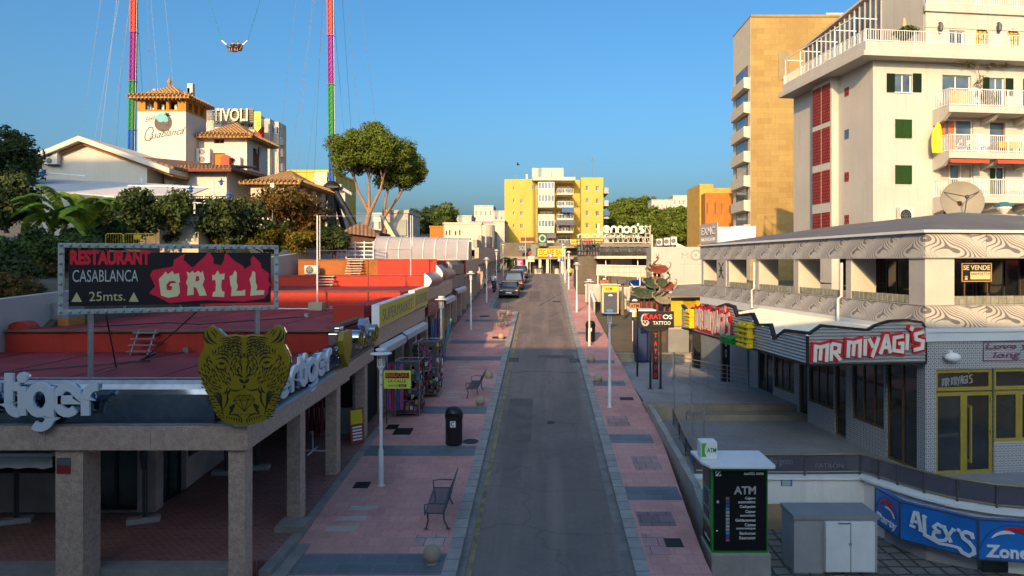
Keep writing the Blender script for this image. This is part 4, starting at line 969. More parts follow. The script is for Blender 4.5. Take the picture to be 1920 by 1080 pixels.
for f in range(5):mb.box(PX(632+17*f,44)-.03,43.97,7.68,PX(632+17*f,44)+.03,44.03,8.9)
build('bars',mb,WHITEP,t_)
PAL=[(.32,.04,.07),(.05,.10,.28),(.38,.27,.05),(.34,.08,.24),(.06,.24,.27),(.45,.45,.43),(.03,.03,.03),(.22,.03,.03)]
GM=[mat('goods%d'%i,c,.6,var=.25,scale=6)for i,c in enumerate(PAL)]
def rack(label,x,y,w,l,h,n,seed,shape='cards'):
 g_=random.Random(seed);z=gz(y)
 t_=thing('goods_rack',label,'display rack',(x,y,z))
 mb=MB()
 for sx in(-w/2,w/2):
  for sy in(-l/2,l/2):mb.cyl((x+sx,y+sy,z),(x+sx,y+sy,z+h),.015,n=5)
 for k in range(5):
  zz=z+.12+(h-.15)*k/4
  mb.tube([(x-w/2,y-l/2,zz),(x+w/2,y-l/2,zz),(x+w/2,y+l/2,zz),(x-w/2,y+l/2,zz),(x-w/2,y-l/2,zz)],.01,4)
 build('frame',mb,STEEL,t_)
 mb=MB()
 for i in range(n):
  zz=z+.15+(h-.3)*g_.random();k=g_.randrange(len(GM))
  if g_.random()<.5:
   xx=x-w/2+w*g_.random();mb.box(xx-.05,y-l/2-.05,zz,xx+.05,y-l/2-.02,zz+.14,None,k)
  else:
   yy=y-l/2+l*g_.random();mb.box(x+w/2+.02,yy-.07,zz,x+w/2+.05,yy+.07,zz+.14,None,k)
 build('goods',mb,GM,t_)['kind']='stuff'
 mb=MB();mb.box(x-w/2+.03,y-l/2+.02,z+.12,x+w/2-.02,y+l/2-.03,z+h-.1);build('core',mb,mat('rack_core',(.07,.065,.07),.8,var=.4,scale=8),t_)
 return t_
rack('wire rack crowded with sunglasses and trinkets beside the nearest lamp post',-5.0,25.9,.9,.9,2.1,130,3)
rack('tall rack of postcards with a yellow card on top under the awning',-4.65,28.6,.8,1.0,2.35,130,4)
rack('low rack of small goods behind the postcard rack',-5.3,30.5,.7,1.2,1.9,80,9)
t_=thing('beach_rack','dark wire bin of bright inflatables and pool noodles by the second lamp post','display rack',(-5.2,34.5,gz(34.5)))
z=gz(34.5);mb=MB()
for k in range(4):mb.tube([(-5.55,34.1,z+.1+.28*k),(-4.9,34.1,z+.1+.28*k),(-4.9,34.9,z+.1+.28*k),(-5.55,34.9,z+.1+.28*k),(-5.55,34.1,z+.1+.28*k)],.012,4)
for q in range(9):
 for yy in(34.1,34.9):mb.cyl((-5.55+.65*q/8,yy,z),(-5.55+.65*q/8,yy,z+1),.01,n=4)
build('basket',mb,DSTEEL,t_)
for k,(dx,c,tl)in enumerate(((-.22,1,-.1),(-.1,1,.0),(.02,0,.12),(.13,2,.2),(.24,4,.45),(-.26,6,-.12))):
 mb=MB();a=Vector((-5.25+dx,34.5,z+.3));mb.tube([a,a+Vector((tl*.5,0,1.0)),a+Vector((tl,0,2.0))],[.05,.09,.06],8);build('inflatable',mb,GM[c],t_,smooth=60)
t_=thing('towel_rail','rail of hanging pink and purple towels at the column left of the nearest lamp post','display rack',(-5.35,24.7,gz(24.7)))
z=gz(24.7);mb=MB();mb.tube([(-5.6,24.7,z+2.2),(-4.95,24.7,z+2.25)],.02,5);mb.cyl((-5.6,24.7,z),(-5.6,24.7,z+2.2),.02,n=5);build('rail',mb,DSTEEL,t_)
for k in range(4):
 mb=MB();x0_=-5.56+.15*k
 for j in range(6):mb.quad((x0_,24.68+.03*math.sin(j*1.3+k),z+.5+.28*j),(x0_+.13,24.66+.03*math.sin(j*1.1+k),z+.5+.28*j),(x0_+.13,24.66+.03*math.sin((j+1)*1.1+k),z+.5+.28*(j+1)),(x0_,24.68+.03*math.sin((j+1)*1.3+k),z+.5+.28*(j+1)))
 build('towel',mb,GM[(3,0,1,3)[k]],t_,smooth=60)
t_=thing('clothes_rack','stand of hanging dark red dresses under the arcade behind the third column','display rack',(-7.3,21.8,1.53))
mb=MB();mb.cyl((-7.3,21.8,1.5),(-7.3,21.8,3.4),.025,n=6)
for q in range(4):mb.tube([(-7.3,21.8,1.56),(-7.3+.5*math.cos(q*1.57),21.8+.5*math.sin(q*1.57),1.54)],.03,5)
mb.tube([(-7.7,21.8,3.3),(-6.8,21.8,3.3)],.02,5);build('stand',mb,LAMPW,t_)
for k in range(6):
 mb=MB();xx=-7.65+.16*k;mb.lathe([(.09,2.0+.1*(k%3)),(.07,2.6),(.05,3.1),(.02,3.3)],at(xx,21.8,0),7);build('dress',mb,mat('dress%d'%(k%3),[(.16,.012,.02),(.22,.03,.04),(.10,.01,.02)][k%3],.8,var=.3,scale=6),t_)
t_=thing('a_board','yellow and red leaning menu board between two arcade columns','sign',(-5.9,21.5,gz(21.5)))
mb=MB();Ta=frame((-6.22,22.3,gz(22.3)+.03),(.72,.69,0),(-.05,.1,1));mb.box(0,0,-.03,.5,1.15,0,Ta);build('board',mb,mat('dull_red_board',(.30,.05,.03),.6,var=.3,scale=6),t_)
mb=MB();mb.box(.04,.65,.002,.46,1.1,.006,Ta);build('poster',mb,YSIGN,t_)
mb=MB()
for i in range(5):mb.box(.08,.12+.1*i,.002,.42,.17+.1*i,.006,Ta)
build('photo_strips',mb,WHITEP,t_)
t_=thing('shop_kiosk','pale green lower panel and dark glass door of the booth under the arcade','kiosk',(-6.7,23.6,1.65))
mb=MB();mb.box(-8.3,23.5,1.55,-6.35,23.58,2.55);build('panel',mb,mat('pale_green_panel',(.30,.36,.34),.6),t_)
mb=MB();mb.box(-8.3,23.52,2.56,-6.5,23.57,4.0);mb.box(-8.3,23.6,1.55,-6.4,24.0,4.0);build('glass',mb,DGLASS,t_)
mb=MB();mb.box(-6.5,23.5,2.56,-6.35,23.6,4.05);build('post',mb,WHITEP,t_)
AL=math.atan(.1227);DU=Vector((math.cos(AL),math.sin(AL),0));DV=Vector((-math.sin(AL),math.cos(AL),0))
MW=Matrix.Translation((10.97,19.5,0))@Matrix.Rotation(AL,4,'Z')
def lf(o,right,up=(0,0,1)):return MW@frame(o,right,up)
def tlong(px,x=0.0):
 r=(px-CX)/F;o=Vector((10.97,19.5,0))+DU*x
 return(o.x-o.y*r)/(-DV.x+DV.y*r)
def ufront(px,y=0.0):
 r=(px-CX)/F;o=Vector((10.97,19.5,0))+DV*y
 return(o.y*r-o.x)/(DU.x-DU.y*r)
def swirl(name,light,dark,ax):
 m,t,b=nodes(name);src=coords(t)
 sp=t.nodes.new('ShaderNodeSeparateXYZ');t.links.new(t.nodes.new('ShaderNodeTexCoord').outputs['Generated'],sp.inputs[0])
 def M_(op,a,c_=0.0,d_=0.0):
  n=t.nodes.new('ShaderNodeMath');n.operation=op
  for i,v in enumerate((a,c_,d_)):
   if hasattr(v,'is_linked'):t.links.new(v,n.inputs[i])
   else:n.inputs[i].default_value=v
  return n.outputs[0]
 u,v=sp.outputs[ax],sp.outputs[2]
 s1=M_('SINE',M_('MULTIPLY_ADD',v,5.0,M_('MULTIPLY',u,5.5)))
 s2=M_('SINE',M_('MULTIPLY_ADD',u,9.0,M_('MULTIPLY',v,-3.0)))
 ph=M_('ADD',M_('MULTIPLY_ADD',u,58.0,M_('MULTIPLY',s1,9.0)),M_('MULTIPLY_ADD',v,16.0,M_('MULTIPLY',s2,4.0)))
 f=ramp(t,M_('ADD',M_('SINE',ph),M_('MULTIPLY',s2,.35)),.0,.25)if False else ramp(t,M_('MULTIPLY_ADD',M_('ADD',M_('SINE',ph),M_('MULTIPLY',s1,.4)),.5,.5),.14,.26)
 o=mixc(t,f,dark,grime(t,src,light,.1,1.5,.15));t.links.new(o,b.inputs['Base Color']);b.inputs['Roughness'].default_value=.5
 bump(t,b,f,.5,None,.015);return m
SWIRL=swirl('swirl_panel_silver',(.46,.45,.44),(.17,.17,.175),1);SWIRLC=swirl('swirl_panel_cream',(.50,.48,.44),(.16,.15,.145),0)
m,t,b=nodes('geometric_tile');src=coords(t)
spx=t.nodes.new('ShaderNodeSeparateXYZ');t.links.new(src,spx.inputs[0]);sm=t.nodes.new('ShaderNodeMath');sm.operation='ADD';t.links.new(spx.outputs[0],sm.inputs[0]);t.links.new(spx.outputs[1],sm.inputs[1])
cb=t.nodes.new('ShaderNodeCombineXYZ');t.links.new(sm.outputs[0],cb.inputs[0]);t.links.new(spx.outputs[2],cb.inputs[1])
vo=N(t,'ShaderNodeTexVoronoi',Scale=7.0,Randomness=0.0);vo.voronoi_dimensions='2D';vo.distance='CHEBYCHEV';t.links.new(cb.outputs[0],vo.inputs['Vector'])
rp=t.nodes.new('ShaderNodeValToRGB');t.links.new(vo.outputs['Distance'],rp.inputs[0]);rp.color_ramp.interpolation='CONSTANT'
e=rp.color_ramp.elements;e[0].position=0;e[0].color=(.05,.05,.06,1);e[1].position=.16;e[1].color=(.55,.55,.56,1)
for p_,c_ in((.30,(.14,.15,.17,1)),(.36,(.50,.50,.52,1)),(.44,(.10,.11,.13,1))):q=e.new(p_);q.color=c_
t.links.new(rp.outputs[0],b.inputs['Base Color']);b.inputs['Roughness'].default_value=.35
TILE=m
LEDGE=mat('pale_blue_white_ledge',(.62,.66,.68),.6,var=.06)
SILV=mat('silver_grey_metal',(.42,.41,.40),.55,.1,var=.1,scale=1.5)
MGREY=brick('grey_membrane_roof',(.17,.17,.18),(.15,.15,.16),(.07,.07,.075),1.2,40,.012,'xy',False,.8,.18,.4,bmp=.2)
cl=thing('club_building','two storey corner club with swirl cut metal panels and an open upper terrace','building',MW@Vector((5,8,1.45)))
Zf,Z1,Z2,Z3,Z4_,Z5,Z6=1.45,5.31,5.69,6.33,6.60,7.72,8.39
YL=18.1
Tf=lf((0,0,Zf),(1,0,0));Tl=lf((0,YL,Zf),(0,-1,0))
uA,uB,uC,uD=ufront(1755),ufront(1810),ufront(1863),ufront(1912)
mb=MB();mb.holewall(Tf,12,Z1-Zf,[(uA,.02,uC-uA+.02,3.03),(uC+.02,.9,uD-uC+2.0,2.15)],.18)
gaps=[]
for a,c,v0 in((1719,1661,.02),(1657,1597,.85),(1586,1565,.02),(1563,1516,.85),(1514,1498,.02),(1489,1451,.85),(1449,1421,.02)):
 y0,y1=tlong(a),tlong(c);gaps.append((YL-y1,v0,y1-y0,3.1-v0 if v0<.5 else 3.1-v0))
mb.holewall(Tl,YL,Z1-Zf,gaps,.18)
build('tiled_wall',mb,TILE,cl)
for h,T in[((uA,.02,uB-uA,2.35),Tf),((uB+.005,.02,uC-uB,2.35),Tf),((uA,2.42,uC-uA,.62),Tf),((uC+.03,.9,uD-uC,1.47),Tf),((uD+.04,.9,.9,1.47),Tf),((uC+.03,2.42,1.8,.62),Tf)]:
 win(cl,T,*h,GOLDF,DGLASS,.12,1,1,.10,name='glass_door' if h[1]<.5 else 'window')
for h in gaps:win(cl,Tl,h[0],h[1],h[2],h[3],mat('bronze_frame',(.19,.125,.045),.35,.4),DGLASS,.12,1 if h[2]<.8 else(2 if h[2]<1.5 else 3),1,.07,name='glass_door' if h[1]<.5 else 'window')
mb=MB();mb.box(uB+.13,.35,.0,uB+.17,2.0,.05,Tf);mb.box(uB+.13,.35,-.09,uB+.17,.42,.0,Tf);mb.box(uB+.13,1.93,-.09,uB+.17,2.0,.0,Tf);build('door_handle',mb,GOLDF,cl)
mb=MB();angtext(mb,"MR MIYAGI'S",Tf,uA+.25,2.55,.95,.22,.03,-.09,-.08,rise=.1);build('lettering',mb,mat('grey_lettering',(.30,.29,.30),.5),cl)
for pt in((uA+.04,2.15),(uA+.04,1.2),(uA+.04,.3),(uC-.05,2.15),(uC-.05,1.2)):
 mb=MB();mb.box(pt[0]-.02,pt[1]-.07,-.05,pt[0]+.02,pt[1]+.07,-.02,Tf);build('hinge',mb,GOLDF,cl)
wl=thing('wall_lamp','white oval lamp on the patterned tile wall above the gold doors','wall lamp',MW@Vector((ufront(1779),-.1,4.8)))
mb=MB();mb.ball((ufront(1779),-.16,4.87),.24,18,MW,sc=(1,.55,.55));build('shade',mb,WHITEP,wl,smooth=60)
mb=MB();mb.box(ufront(1779)-.05,-.1,4.95,ufront(1779)+.05,-.001,5.05,MW);build('arm',mb,WHITEP,wl)
ns=thing('neon_sign','unlit purple script lettering on a mesh panel above the gold doors','sign',MW@Vector((3,-.05,4.7)))
NEON=mat('purple_neon_tube',(.22,.06,.17),.4)
us=ufront(1843);mb=MB();mb.ribbon([(us,3.28),(us+2.6,3.28),(us+2.6,3.83),(us,3.83)],.02,.01,.03,Tf,closed=True);build('frame',mb,NEON,ns)
text(ns,'Love you',Tf,us+.06,3.56,1.9,.22,NEON,.02,.02,0,.2);text(ns,'long time',Tf,us+.3,3.31,1.9,.22,NEON,.02,.02,0,.2)
mb=MB();mb.box(0,-.06,Z1+.002,12,.0,Z2-.12,MW);mb.box(0,-.10,Z2-.118,12,0,Z2-.002,MW);mb.box(-.06,-.10,Z1+.002,-.001,YL,Z2-.002,MW);build('ledge',mb,LEDGE,cl)
mb=MB();mb.box(0,.0,Z1+.003,12,12,Z2-.02,MW);mb.box(0,12.002,Z1+.003,5,YL,Z2-.02,MW);build('upper_floor',mb,CONC,cl)
pans=[]
n=12
for z0,z1 in((Z2,Z3),(Z5,Z6)):
 for i in range(13):
  y0=YL*i/13;mb=MB();mb.box(-.05,y0+.006,z0,-.001,YL*(i+1)/13-.006,z1,MW);build('swirl_panel',mb,SWIRL,cl)
 for i in range(6):
  mb=MB();mb.box(-.04+1.9*i+.006*(i>0),-.05,z0,1.9*(i+1)-.046,-.001,z1,MW);build('swirl_panel',mb,SWIRLC,cl)
mb=MB()
for z in(Z2-.0,Z3+.004,Z5-.03,Z6+.003):mb.box(-.075,-.075,z,-.052,YL,z+.025,MW);mb.box(-.075,-.078,z,11.4,-.052,z+.025,MW)
build('panel_trim',mb,SILV,cl)
mb=MB();mb.box(0,0.0,Z2,12,.15,Z3,MW);mb.box(0,.151,Z2,.15,YL,Z3,MW);build('parapet',mb,SILV,cl)
GB=mat('glass_block',(.30,.30,.24),.15,var=.3,scale=5)
mb=MB()
for i in range(70):
 y0=.75+i*.25
 if y0>YL-.3:break
 if any(a<y0+.1<a+.3 for a in(3.7,7.3,10.85,14.2,17.7)):continue
 mb.box(.01,y0,Z3+.03,.11,y0+.235,Z4_,MW)
for i in range(44):
 x0=.82+.25*i
 if x0<11.5:mb.box(x0,.01,Z3+.03,x0+.235,.11,Z4_,MW)
o=build('glass_blocks',mb,GB,cl,bev=.012);o['kind']='stuff'
RET=mat('cream_column',(.54,.52,.46),.7,var=.08)
for y0,y1 in((0,.7),(3.7,4.0),(7.3,7.6),(10.85,11.15),(14.2,14.5),(17.7,18.0)):
 mb=MB();mb.box(.0,y0+.001,Z3+.001,.9,y1,Z5,MW);build('column',mb,RET if y0 else RET,cl)
 mb=MB();mb.box(-.012,y0+.003,Z3+.002,-.001,y1-.002,Z5-.002,MW);build('column_cladding',mb,SILV,cl)
mb=MB();mb.box(4.2,.0+.15,Z2,4.4,.30,Z5,MW)
BRK=brick('dark_terrace_brick',(.13,.10,.09),(.09,.075,.07),(.05,.045,.04),.24,.08,.01,'xz',False,.9,.2,1)
mb=MB();mb.box(4.5,.9,Z2-.01,4.7,12,Z5+.05,MW);mb.box(.95,12.2,Z2,4.6,12.3,Z5,MW)if False else None;build('terrace_wall',mb,BRK,cl)
mb=MB();mb.box(4.71,3.0,Z2-.01,12,3.2,Z5+.05,MW);mb.box(8.0,.4,Z2-.01,8.2,2.99,Z5,MW);build('terrace_wall',mb,brick('cream_terrace_brick',(.42,.35,.24),(.34,.28,.19),(.2,.17,.12),.24,.08,.01,'xz',False,.9,.2,1),cl)
for y0 in(1.4,3.2,6.2):
 win(cl,lf((4.5,y0+2.2,Z2),(0,-1,0)),0,.1,2.0,1.9,DSTEEL,DGLASS,-.03,3,1,.06)
mb=MB();mb.box(-.02,-.02,Z5+.03,12,12,Z6-.01,MW);mb.box(-.0,12.001,Z5+.032,5,YL,Z6-.011,MW);build('ceiling',mb,SILV,cl)
mb=MB();e=.12
ev=[(-e,-e,Z6+.03),(12.5,-e,Z6+.03),(12.5,YL+e,Z6+.03),(-e,YL+e,Z6+.03)];rd=[(5.2,5.2,9.42),(5.2,13,9.35)]
ee=[(x,y,z+.07)for x,y,z in ev]
mb.add(ev+ee+rd,[(0,1,5,4),(1,2,6,5),(2,3,7,6),(3,0,4,7),(4,5,8),(5,6,9,8),(6,7,9),(7,4,8,9),(3,2,1,0)],MW);build('roof',mb,MGREY,cl)
mb=MB();mb.box(-.16,-.16,Z6+.028,12.5,-.125,Z6+.11,MW);mb.box(-.16,-.12,Z6+.028,-.125,YL+.1,Z6+.11,MW);build('eaves',mb,LEDGE,cl)
for px,z0 in((1418,5.7),(1583,5.7)):
 y=tlong(px);mb=MB();mb.tube([(-.1,y,7.55),(-.1,y,6.4),(-.16,y+.12,6.3),(-.16,y+.12,z0-.2)],.05,8,MW);build('downpipe',mb,LAMPW,cl,smooth=50)
for i,(x,y,lab)in enumerate(((1.6,2.3,'small dark table nearest on the open upper terrace'),(1.5,5.6,'dark table in the second bay of the upper terrace'),(1.6,8.8,'dark table in the third bay of the upper terrace'))):
 t_=thing('bar_table',lab,'table',MW@Vector((x,y,Z2)),'tables on the upper terrace')
 mb=MB();mb.box(x-.4,y-.4,Z2+.98,x+.4,y+.4,Z2+1.02,MW);build('top',mb,WHITEP if i else BLACK,t_)
 mb=MB();mb.lathe([(.25,Z2),(.25,Z2+.03),(.04,Z2+.05),(.04,Z2+.98)],MW@Matrix.Translation((x,y,0)),12);build('leg',mb,BLACK,t_)
sv=thing('for_sale_board','SE VENDE for sale board on two wooden legs behind the terrace parapet','sign',MW@Vector((ufront(1832),.25,Z2)))
x0,x1=ufront(1803,.3),ufront(1859,.3);zt_,zb_=PZ(493,20),PZ(528,20)
Tsv=lf((x0,.3,zb_),(1,0,0));w_,h_=x1-x0,zt_-zb_
mb=MB();mb.box(0,0,-.03,w_,h_,0,Tsv);build('board',mb,BLACK,sv)
mb=MB();mb.ribbon([(.01,.01),(w_-.01,.01),(w_-.01,h_-.01),(.01,h_-.01)],.03,.002,.01,Tsv,closed=True);build('border',mb,mat('sale_orange',(.55,.30,.06),.5),sv)
text(sv,'SE VENDE',Tsv,.05,h_*.62,w_-.1,h_*.26,SAND,.003,.006,.02)
mb=MB();mb.box(w_*.29,h_*.12,.002,w_-.04,h_*.53,.006,Tsv);build('number_panel',mb,SAND,sv)
text(sv,'666456724',Tsv,w_*.31,h_*.36,w_*.62,h_*.13,TEXTB,.007,.003,0)
mb=MB();mb.ribbon(arc(w_*.15,h_*.2,.05,.05,20,160,6),.02,.003,.007,Tsv);mb.prism([(w_*.15-.05,h_*.1),(w_*.15+.05,h_*.1),(w_*.15+.03,h_*.22),(w_*.15-.03,h_*.22)],.003,.007,Tsv);build('phone_symbol',mb,SAND,sv)
for xx in(.1,w_-.12):
 mb=MB();mb.box(xx,-.75,-.05,xx+.03,0,-.02,Tsv);build('leg',mb,WOODB,sv)
t_=thing('club_sign','tall grey monogram panel between the far columns of the club terrace','sign',MW@Vector((-.05,15,6)))
ya,yb_=tlong(1363),tlong(1346);Tm=lf((-.06,yb_,6.3),(0,-1,0))
mb=MB();mb.box(0,-.45,-.05,yb_-ya,1.42,0,Tm);build('panel',mb,SILV,t_)
w_=yb_-ya;mb=MB();mb.ribbon(arc(w_*.18,.85,.28*w_,.38,80,-80,10),.06,.003,.02,Tm);mb.ribbon(arc(w_*.82,.85,.28*w_,.38,100,260,10),.06,.003,.02,Tm);mb.ribbon([(w_*.3,.85),(w_*.7,.85)],.05,.003,.024,Tm);build('monogram',mb,TEXTB,t_)
t_=thing('club_sign','grey NIGHTCLUB roof sign at the far corner of the club roof','sign',MW@Vector((-.05,17,8.5)))
ya,yb_=tlong(1348),tlong(1315.5);Tm=lf((-.1,yb_,8.55),(0,-1,0));w_=yb_-ya
mb=MB();mb.box(0,0,-.06,w_,1.05,0,Tm);build('panel',mb,SILV,t_)
text(t_,'EXMC',Tm,w_*.12,.42,w_*.76,.42,TEXTB,.003,.02,.02);text(t_,'EXMC',Tm,w_*.14,.44,w_*.76,.42,WHITEP,.025,.01,.01);text(t_,'NIGHTCLUB',Tm,w_*.1,.12,w_*.8,.17,TEXTW,.003,.01)
t_=thing('roof_box','plain white panelled box on the club roof behind the roof sign','roof box',MW@Vector((1.6,17.3,8.6)))
mb=MB();mb.box(.05,17.2,8.58,1.6,17.9,9.45,MW);mb.box(1.605,17.2,8.58,2.7,17.9,9.5,MW);build('panels',mb,WHITE,t_)
for xx in(.05,1.57,2.66):
 mb=MB();mb.box(xx,17.14,8.58,xx+.05,17.195,9.52,MW);build('post',mb,WHITEP,t_)
sd=thing('satellite_dish','large grey satellite dish on the club roof in front of the white apartments','satellite dish',P(1805,415,26))
cD=P(1803,377,26.3);Td=Matrix.Translation(cD)@Matrix.Rotation(rad(-12),4,'Z')@Matrix.Rotation(rad(78),4,'X')
prof=[(.02,-.16),(.3,-.12),(.55,-.03),(.76,.07)]
mb=MB();mb.lathe(prof+[(.775,.08),(.77,.05),(.55,-.06),(.3,-.15),(.02,-.19)],Td,36);build('dish',mb,mat('dish_grey',(.26,.24,.19),.6,var=.08),sd,smooth=50)
foc=Td@Vector((0,0,.55));mb=MB()
for a in(-90,30,150):mb.tube([Td@Vector((.7*math.cos(rad(a)),.7*math.sin(rad(a)),.05)),foc],.018,5)
mb.ball(foc,.08,10);build('feed',mb,DSTEEL,sd)
mb=MB();mb.box(cD.x-.35,cD.y+.05,9.1,cD.x+.4,cD.y+.6,9.55);mb.tube([(cD.x,cD.y+.3,9.4),(cD.x,cD.y+.12,cD.z)],.08,8);build('mount',mb,mat('rusty_mount',(.12,.045,.025),.7,var=.3),sd)
def corr(name,c1,c2,axis='z',sc=9.0):
 m,t,b=nodes(name);src=coords(t)
 sp=t.nodes.new('ShaderNodeSeparateXYZ');t.links.new(src,sp.inputs[0]);cb=t.nodes.new('ShaderNodeCombineXYZ');t.links.new(sp.outputs['xyz'.index(axis)],cb.inputs[0])
 w=N(t,'ShaderNodeTexWave',Scale=sc/(2*math.pi)*1.0,Distortion=0.0);t.links.new(cb.outputs[0],w.inputs['Vector'])
 t.links.new(mixc(t,ramp(t,w.outputs['Fac'],.25,.75),c2,grime(t,src,c1,.08,1.5)),b.inputs['Base Color']);b.inputs['Roughness'].default_value=.4;b.inputs['Metallic'].default_value=.2
 bump(t,b,w.outputs['Fac'],1.0,None,.03);return m
CORR=mat('silver_corrugated',(.42,.41,.40),.4,.3,var=.12,scale=1.2)
CORRW=mat('white_corrugated',(.72,.68,.60),.6,var=.1,scale=.8,stain=.2)
cn=thing('bar_canopy','white corrugated canopy with zigzag silver sign boards round the bar front','canopy',MW@Vector((-1.8,5,4.7)))
XO=-3.55;YE=10.7
mb=MB();k=70
for i in range(k):
 for s in(0,1):
  y0=YE*(i+s*.5)/k;y1=YE*(i+s*.5+.5)/k
  d0=.035 if s==0 else 0;d1=0 if s==0 else .035
  mb.quad((0,y0,5.55-d0),(XO+.05,y0,4.96-d0),(XO+.05,y1,4.96-d1),(0,y1,5.55-d1),MW)
build('roof',mb,CORRW,cn)
def board(mb,T,top,z0,w0=0.0,rib=.095):
 """corrugated board: horizontal ribs clipped under a zigzag top edge given as (u, v) points"""
 us=[p[0]for p in top]
 def tv(u):
  for a,c in zip(top[:-1],top[1:]):
   if a[0]<=u<=c[0]:return a[1]+(c[1]-a[1])*(u-a[0])/max(1e-6,c[0]-a[0])
  return top[-1][1]
 n=int((max(p[1]for p in top)-z0)/rib)+1
 uu=sorted(set([us[0]+(us[-1]-us[0])*i/80 for i in range(81)]+us))
 for j in range(n):
  for s in(0,1):
   a,c=z0+rib*(j+.5*s),z0+rib*(j+.5*s+.5)
   wa,wc=(w0,w0+.045)if s==0 else(w0+.045,w0)
   for i in range(len(uu)-1):
    m_=min(tv(uu[i]),tv(uu[i+1]))
    if c<=m_+.03:mb.quad((uu[i],a,wa),(uu[i+1],a,wa),(uu[i+1],c,wc),(uu[i],c,wc),T)
Tb1=lf((XO,-.02,0),(1,0,0))
fp=[(1506.6,628.6),(1539,612),(1626,620.5),(1640,612),(1665,604),(1700,602),(1726,606),(1728,619)]
top1=[(ufront(px)-XO,PZ(py,19.5+.12*ufront(px)))for px,py in fp];top1[0]=(0,top1[0][1]);top1[-1]=(3.55,top1[-1][1])
mb=MB();board(mb,Tb1,top1,4.72);
Tb2=lf((XO-.02,YE,0),(0,-1,0))
sp_=[(822,125),(895,180),(920,150),(975,166),(1020,128),(1080,172),(1110,140),(1165,122),(1218,140),(1238,207),(1350,192),(1385,272),(1480,270),(1508,372),(1590,312),(1700,322)]
top2=[]
for a,c in sp_:
 px,py=a/3.84+1060,c/3.84+540;y=tlong(px,XO);d_=19.5+DU.y*XO+DV.y*y;top2.append((YE-y,PZ(py,d_)))
top2[0]=(0,top2[0][1]);top2[-1]=(YE,top2[-1][1])
board(mb,Tb2,top2,4.72);build('sign_boards',mb,CORR,cn)
mb=MB();mb.box(0,4.68,-.1,3.55,4.715,.05,Tb1);mb.box(3.52,4.72,-.05,3.56,5.3,.05,Tb1);mb.box(-.06,4.72,-.03,-.002,top1[0][1]-.02,.05,Tb1)
mb.ribbon([(u,v+.03)for u,v in top1],.07,-.06,.04,Tb1);mb.box(0,4.68,-.1,YE,4.715,.05,Tb2);mb.ribbon([(u,v+.03)for u,v in top2],.08,-.08,.045,Tb2)
build('dark_edge',mb,BLACK,cn)
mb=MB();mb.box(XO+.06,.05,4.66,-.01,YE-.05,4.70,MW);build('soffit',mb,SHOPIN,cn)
for k in range(5):
 mb=MB();mb.box(XO+.05,.3+2.4*k,4.715,-.02,.38+2.4*k,4.79,MW);build('rafter',mb,DSTEEL,cn)
RED=mat('sign_red',(.62,.012,.018),.4,var=.06);YEL=mat('sign_bright_yellow',(.72,.52,.01),.4,var=.06);GRN=mat('sign_green',(.01,.30,.05),.4,var=.06);LW=mat('cream_white_letter',(.74,.70,.62),.5,var=.05)
t_=thing('bar_sign','big red and white angular bar lettering on the front canopy board, rising to the right','sign',MW@Vector((-1.7,-.1,4.8)))
u0,u1=ufront(1522)-XO,ufront(1727)-XO
mb=MB();angtext(mb,"MR MIYAGI'S",Tb1,u0,4.80,u1-u0,.46,.23,.05,.09,rise=.36);build('outline',mb,RED,t_)
mb=MB();angtext(mb,"MR MIYAGI'S",Tb1,u0,4.80,u1-u0,.46,.10,.105,.13,rise=.36);build('letters',mb,LW,t_)
t_=thing('bar_sign','red and grey angular bar lettering on the street side canopy board','sign',MW@Vector((XO,8,4.8)))
y0,y1=tlong(1309,XO),tlong(1374,XO)
mb=MB();angtext(mb,"MR MIYAGI'S",Tb2,YE-y0,4.92,y0-y1,.72,.40,.06,.068,rise=.05);mb.box(YE-y0-.1,4.82,.052,YE-y1+.12,5.66,.058,Tb2);build('outline',mb,RED,t_)
mb=MB();angtext(mb,"MR MIYAGI'S",Tb2,YE-y0,4.92,y0-y1,.72,.14,.085,.10,rise=.05);build('letters',mb,mat('grey_white_letter',(.52,.47,.46),.5),t_)
def chunk(label,px0,px1,m_,zlo,zhi,seed):
 g_=random.Random(seed);a,c=tlong(px0,XO),tlong(px1,XO)
 t_=thing('bar_sign',label,'sign',MW@Vector((XO,(a+c)/2,zlo)));mb=MB();w_=a-c;x_=YE-a;hh=zhi-zlo
 for k in range(5):mb.box(x_+w_*(.05+.05*g_.random()),zlo+hh*(k+.1)/5,.05,x_+w_*(.95-.12*g_.random()),zlo+hh*(k+.62)/5,.26+.01*k,Tb2)
 for k in range(3):mb.box(x_+w_*(.12+.3*k),zlo,.05,x_+w_*(.26+.3*k),zhi+.02*k,.22+.011*k,Tb2)
 build('strokes',mb,m_,t_,bev=.012)
chunk('yellow block characters between the red lettering and the zigzag board corner',1392,1420,YEL,4.72,5.55,3)
chunk('yellow block characters at the far end of the street side board',1294,1307,YEL,4.85,5.6,5)
chunk('green block on the lower edge of the street side board',1361,1390,GRN,4.66,4.95,8)
t_=thing('shutter_front','row of blue grey roller shutters and black pillars beyond the bar doors','shop front',MW@Vector((-.2,15,1.9)))
mb=MB()
for y0,y1 in((11.9,14.3),(14.7,17.9)):
 n=24
 for i in range(n):
  a,c=1.95+2.6*i/n,1.95+2.6*(i+1)/n;mb.hexa([(-.08,y0,a),(-.02,y0,a),(-.02,y1,a),(-.08,y1,a),(-.05,y0,c-.004),(-.02,y0,c-.004),(-.02,y1,c-.004),(-.05,y1,c-.004)],MW)
build('shutters',mb,mat('shutter_blue_grey',(.22,.26,.30),.5,.2,var=.12),t_)
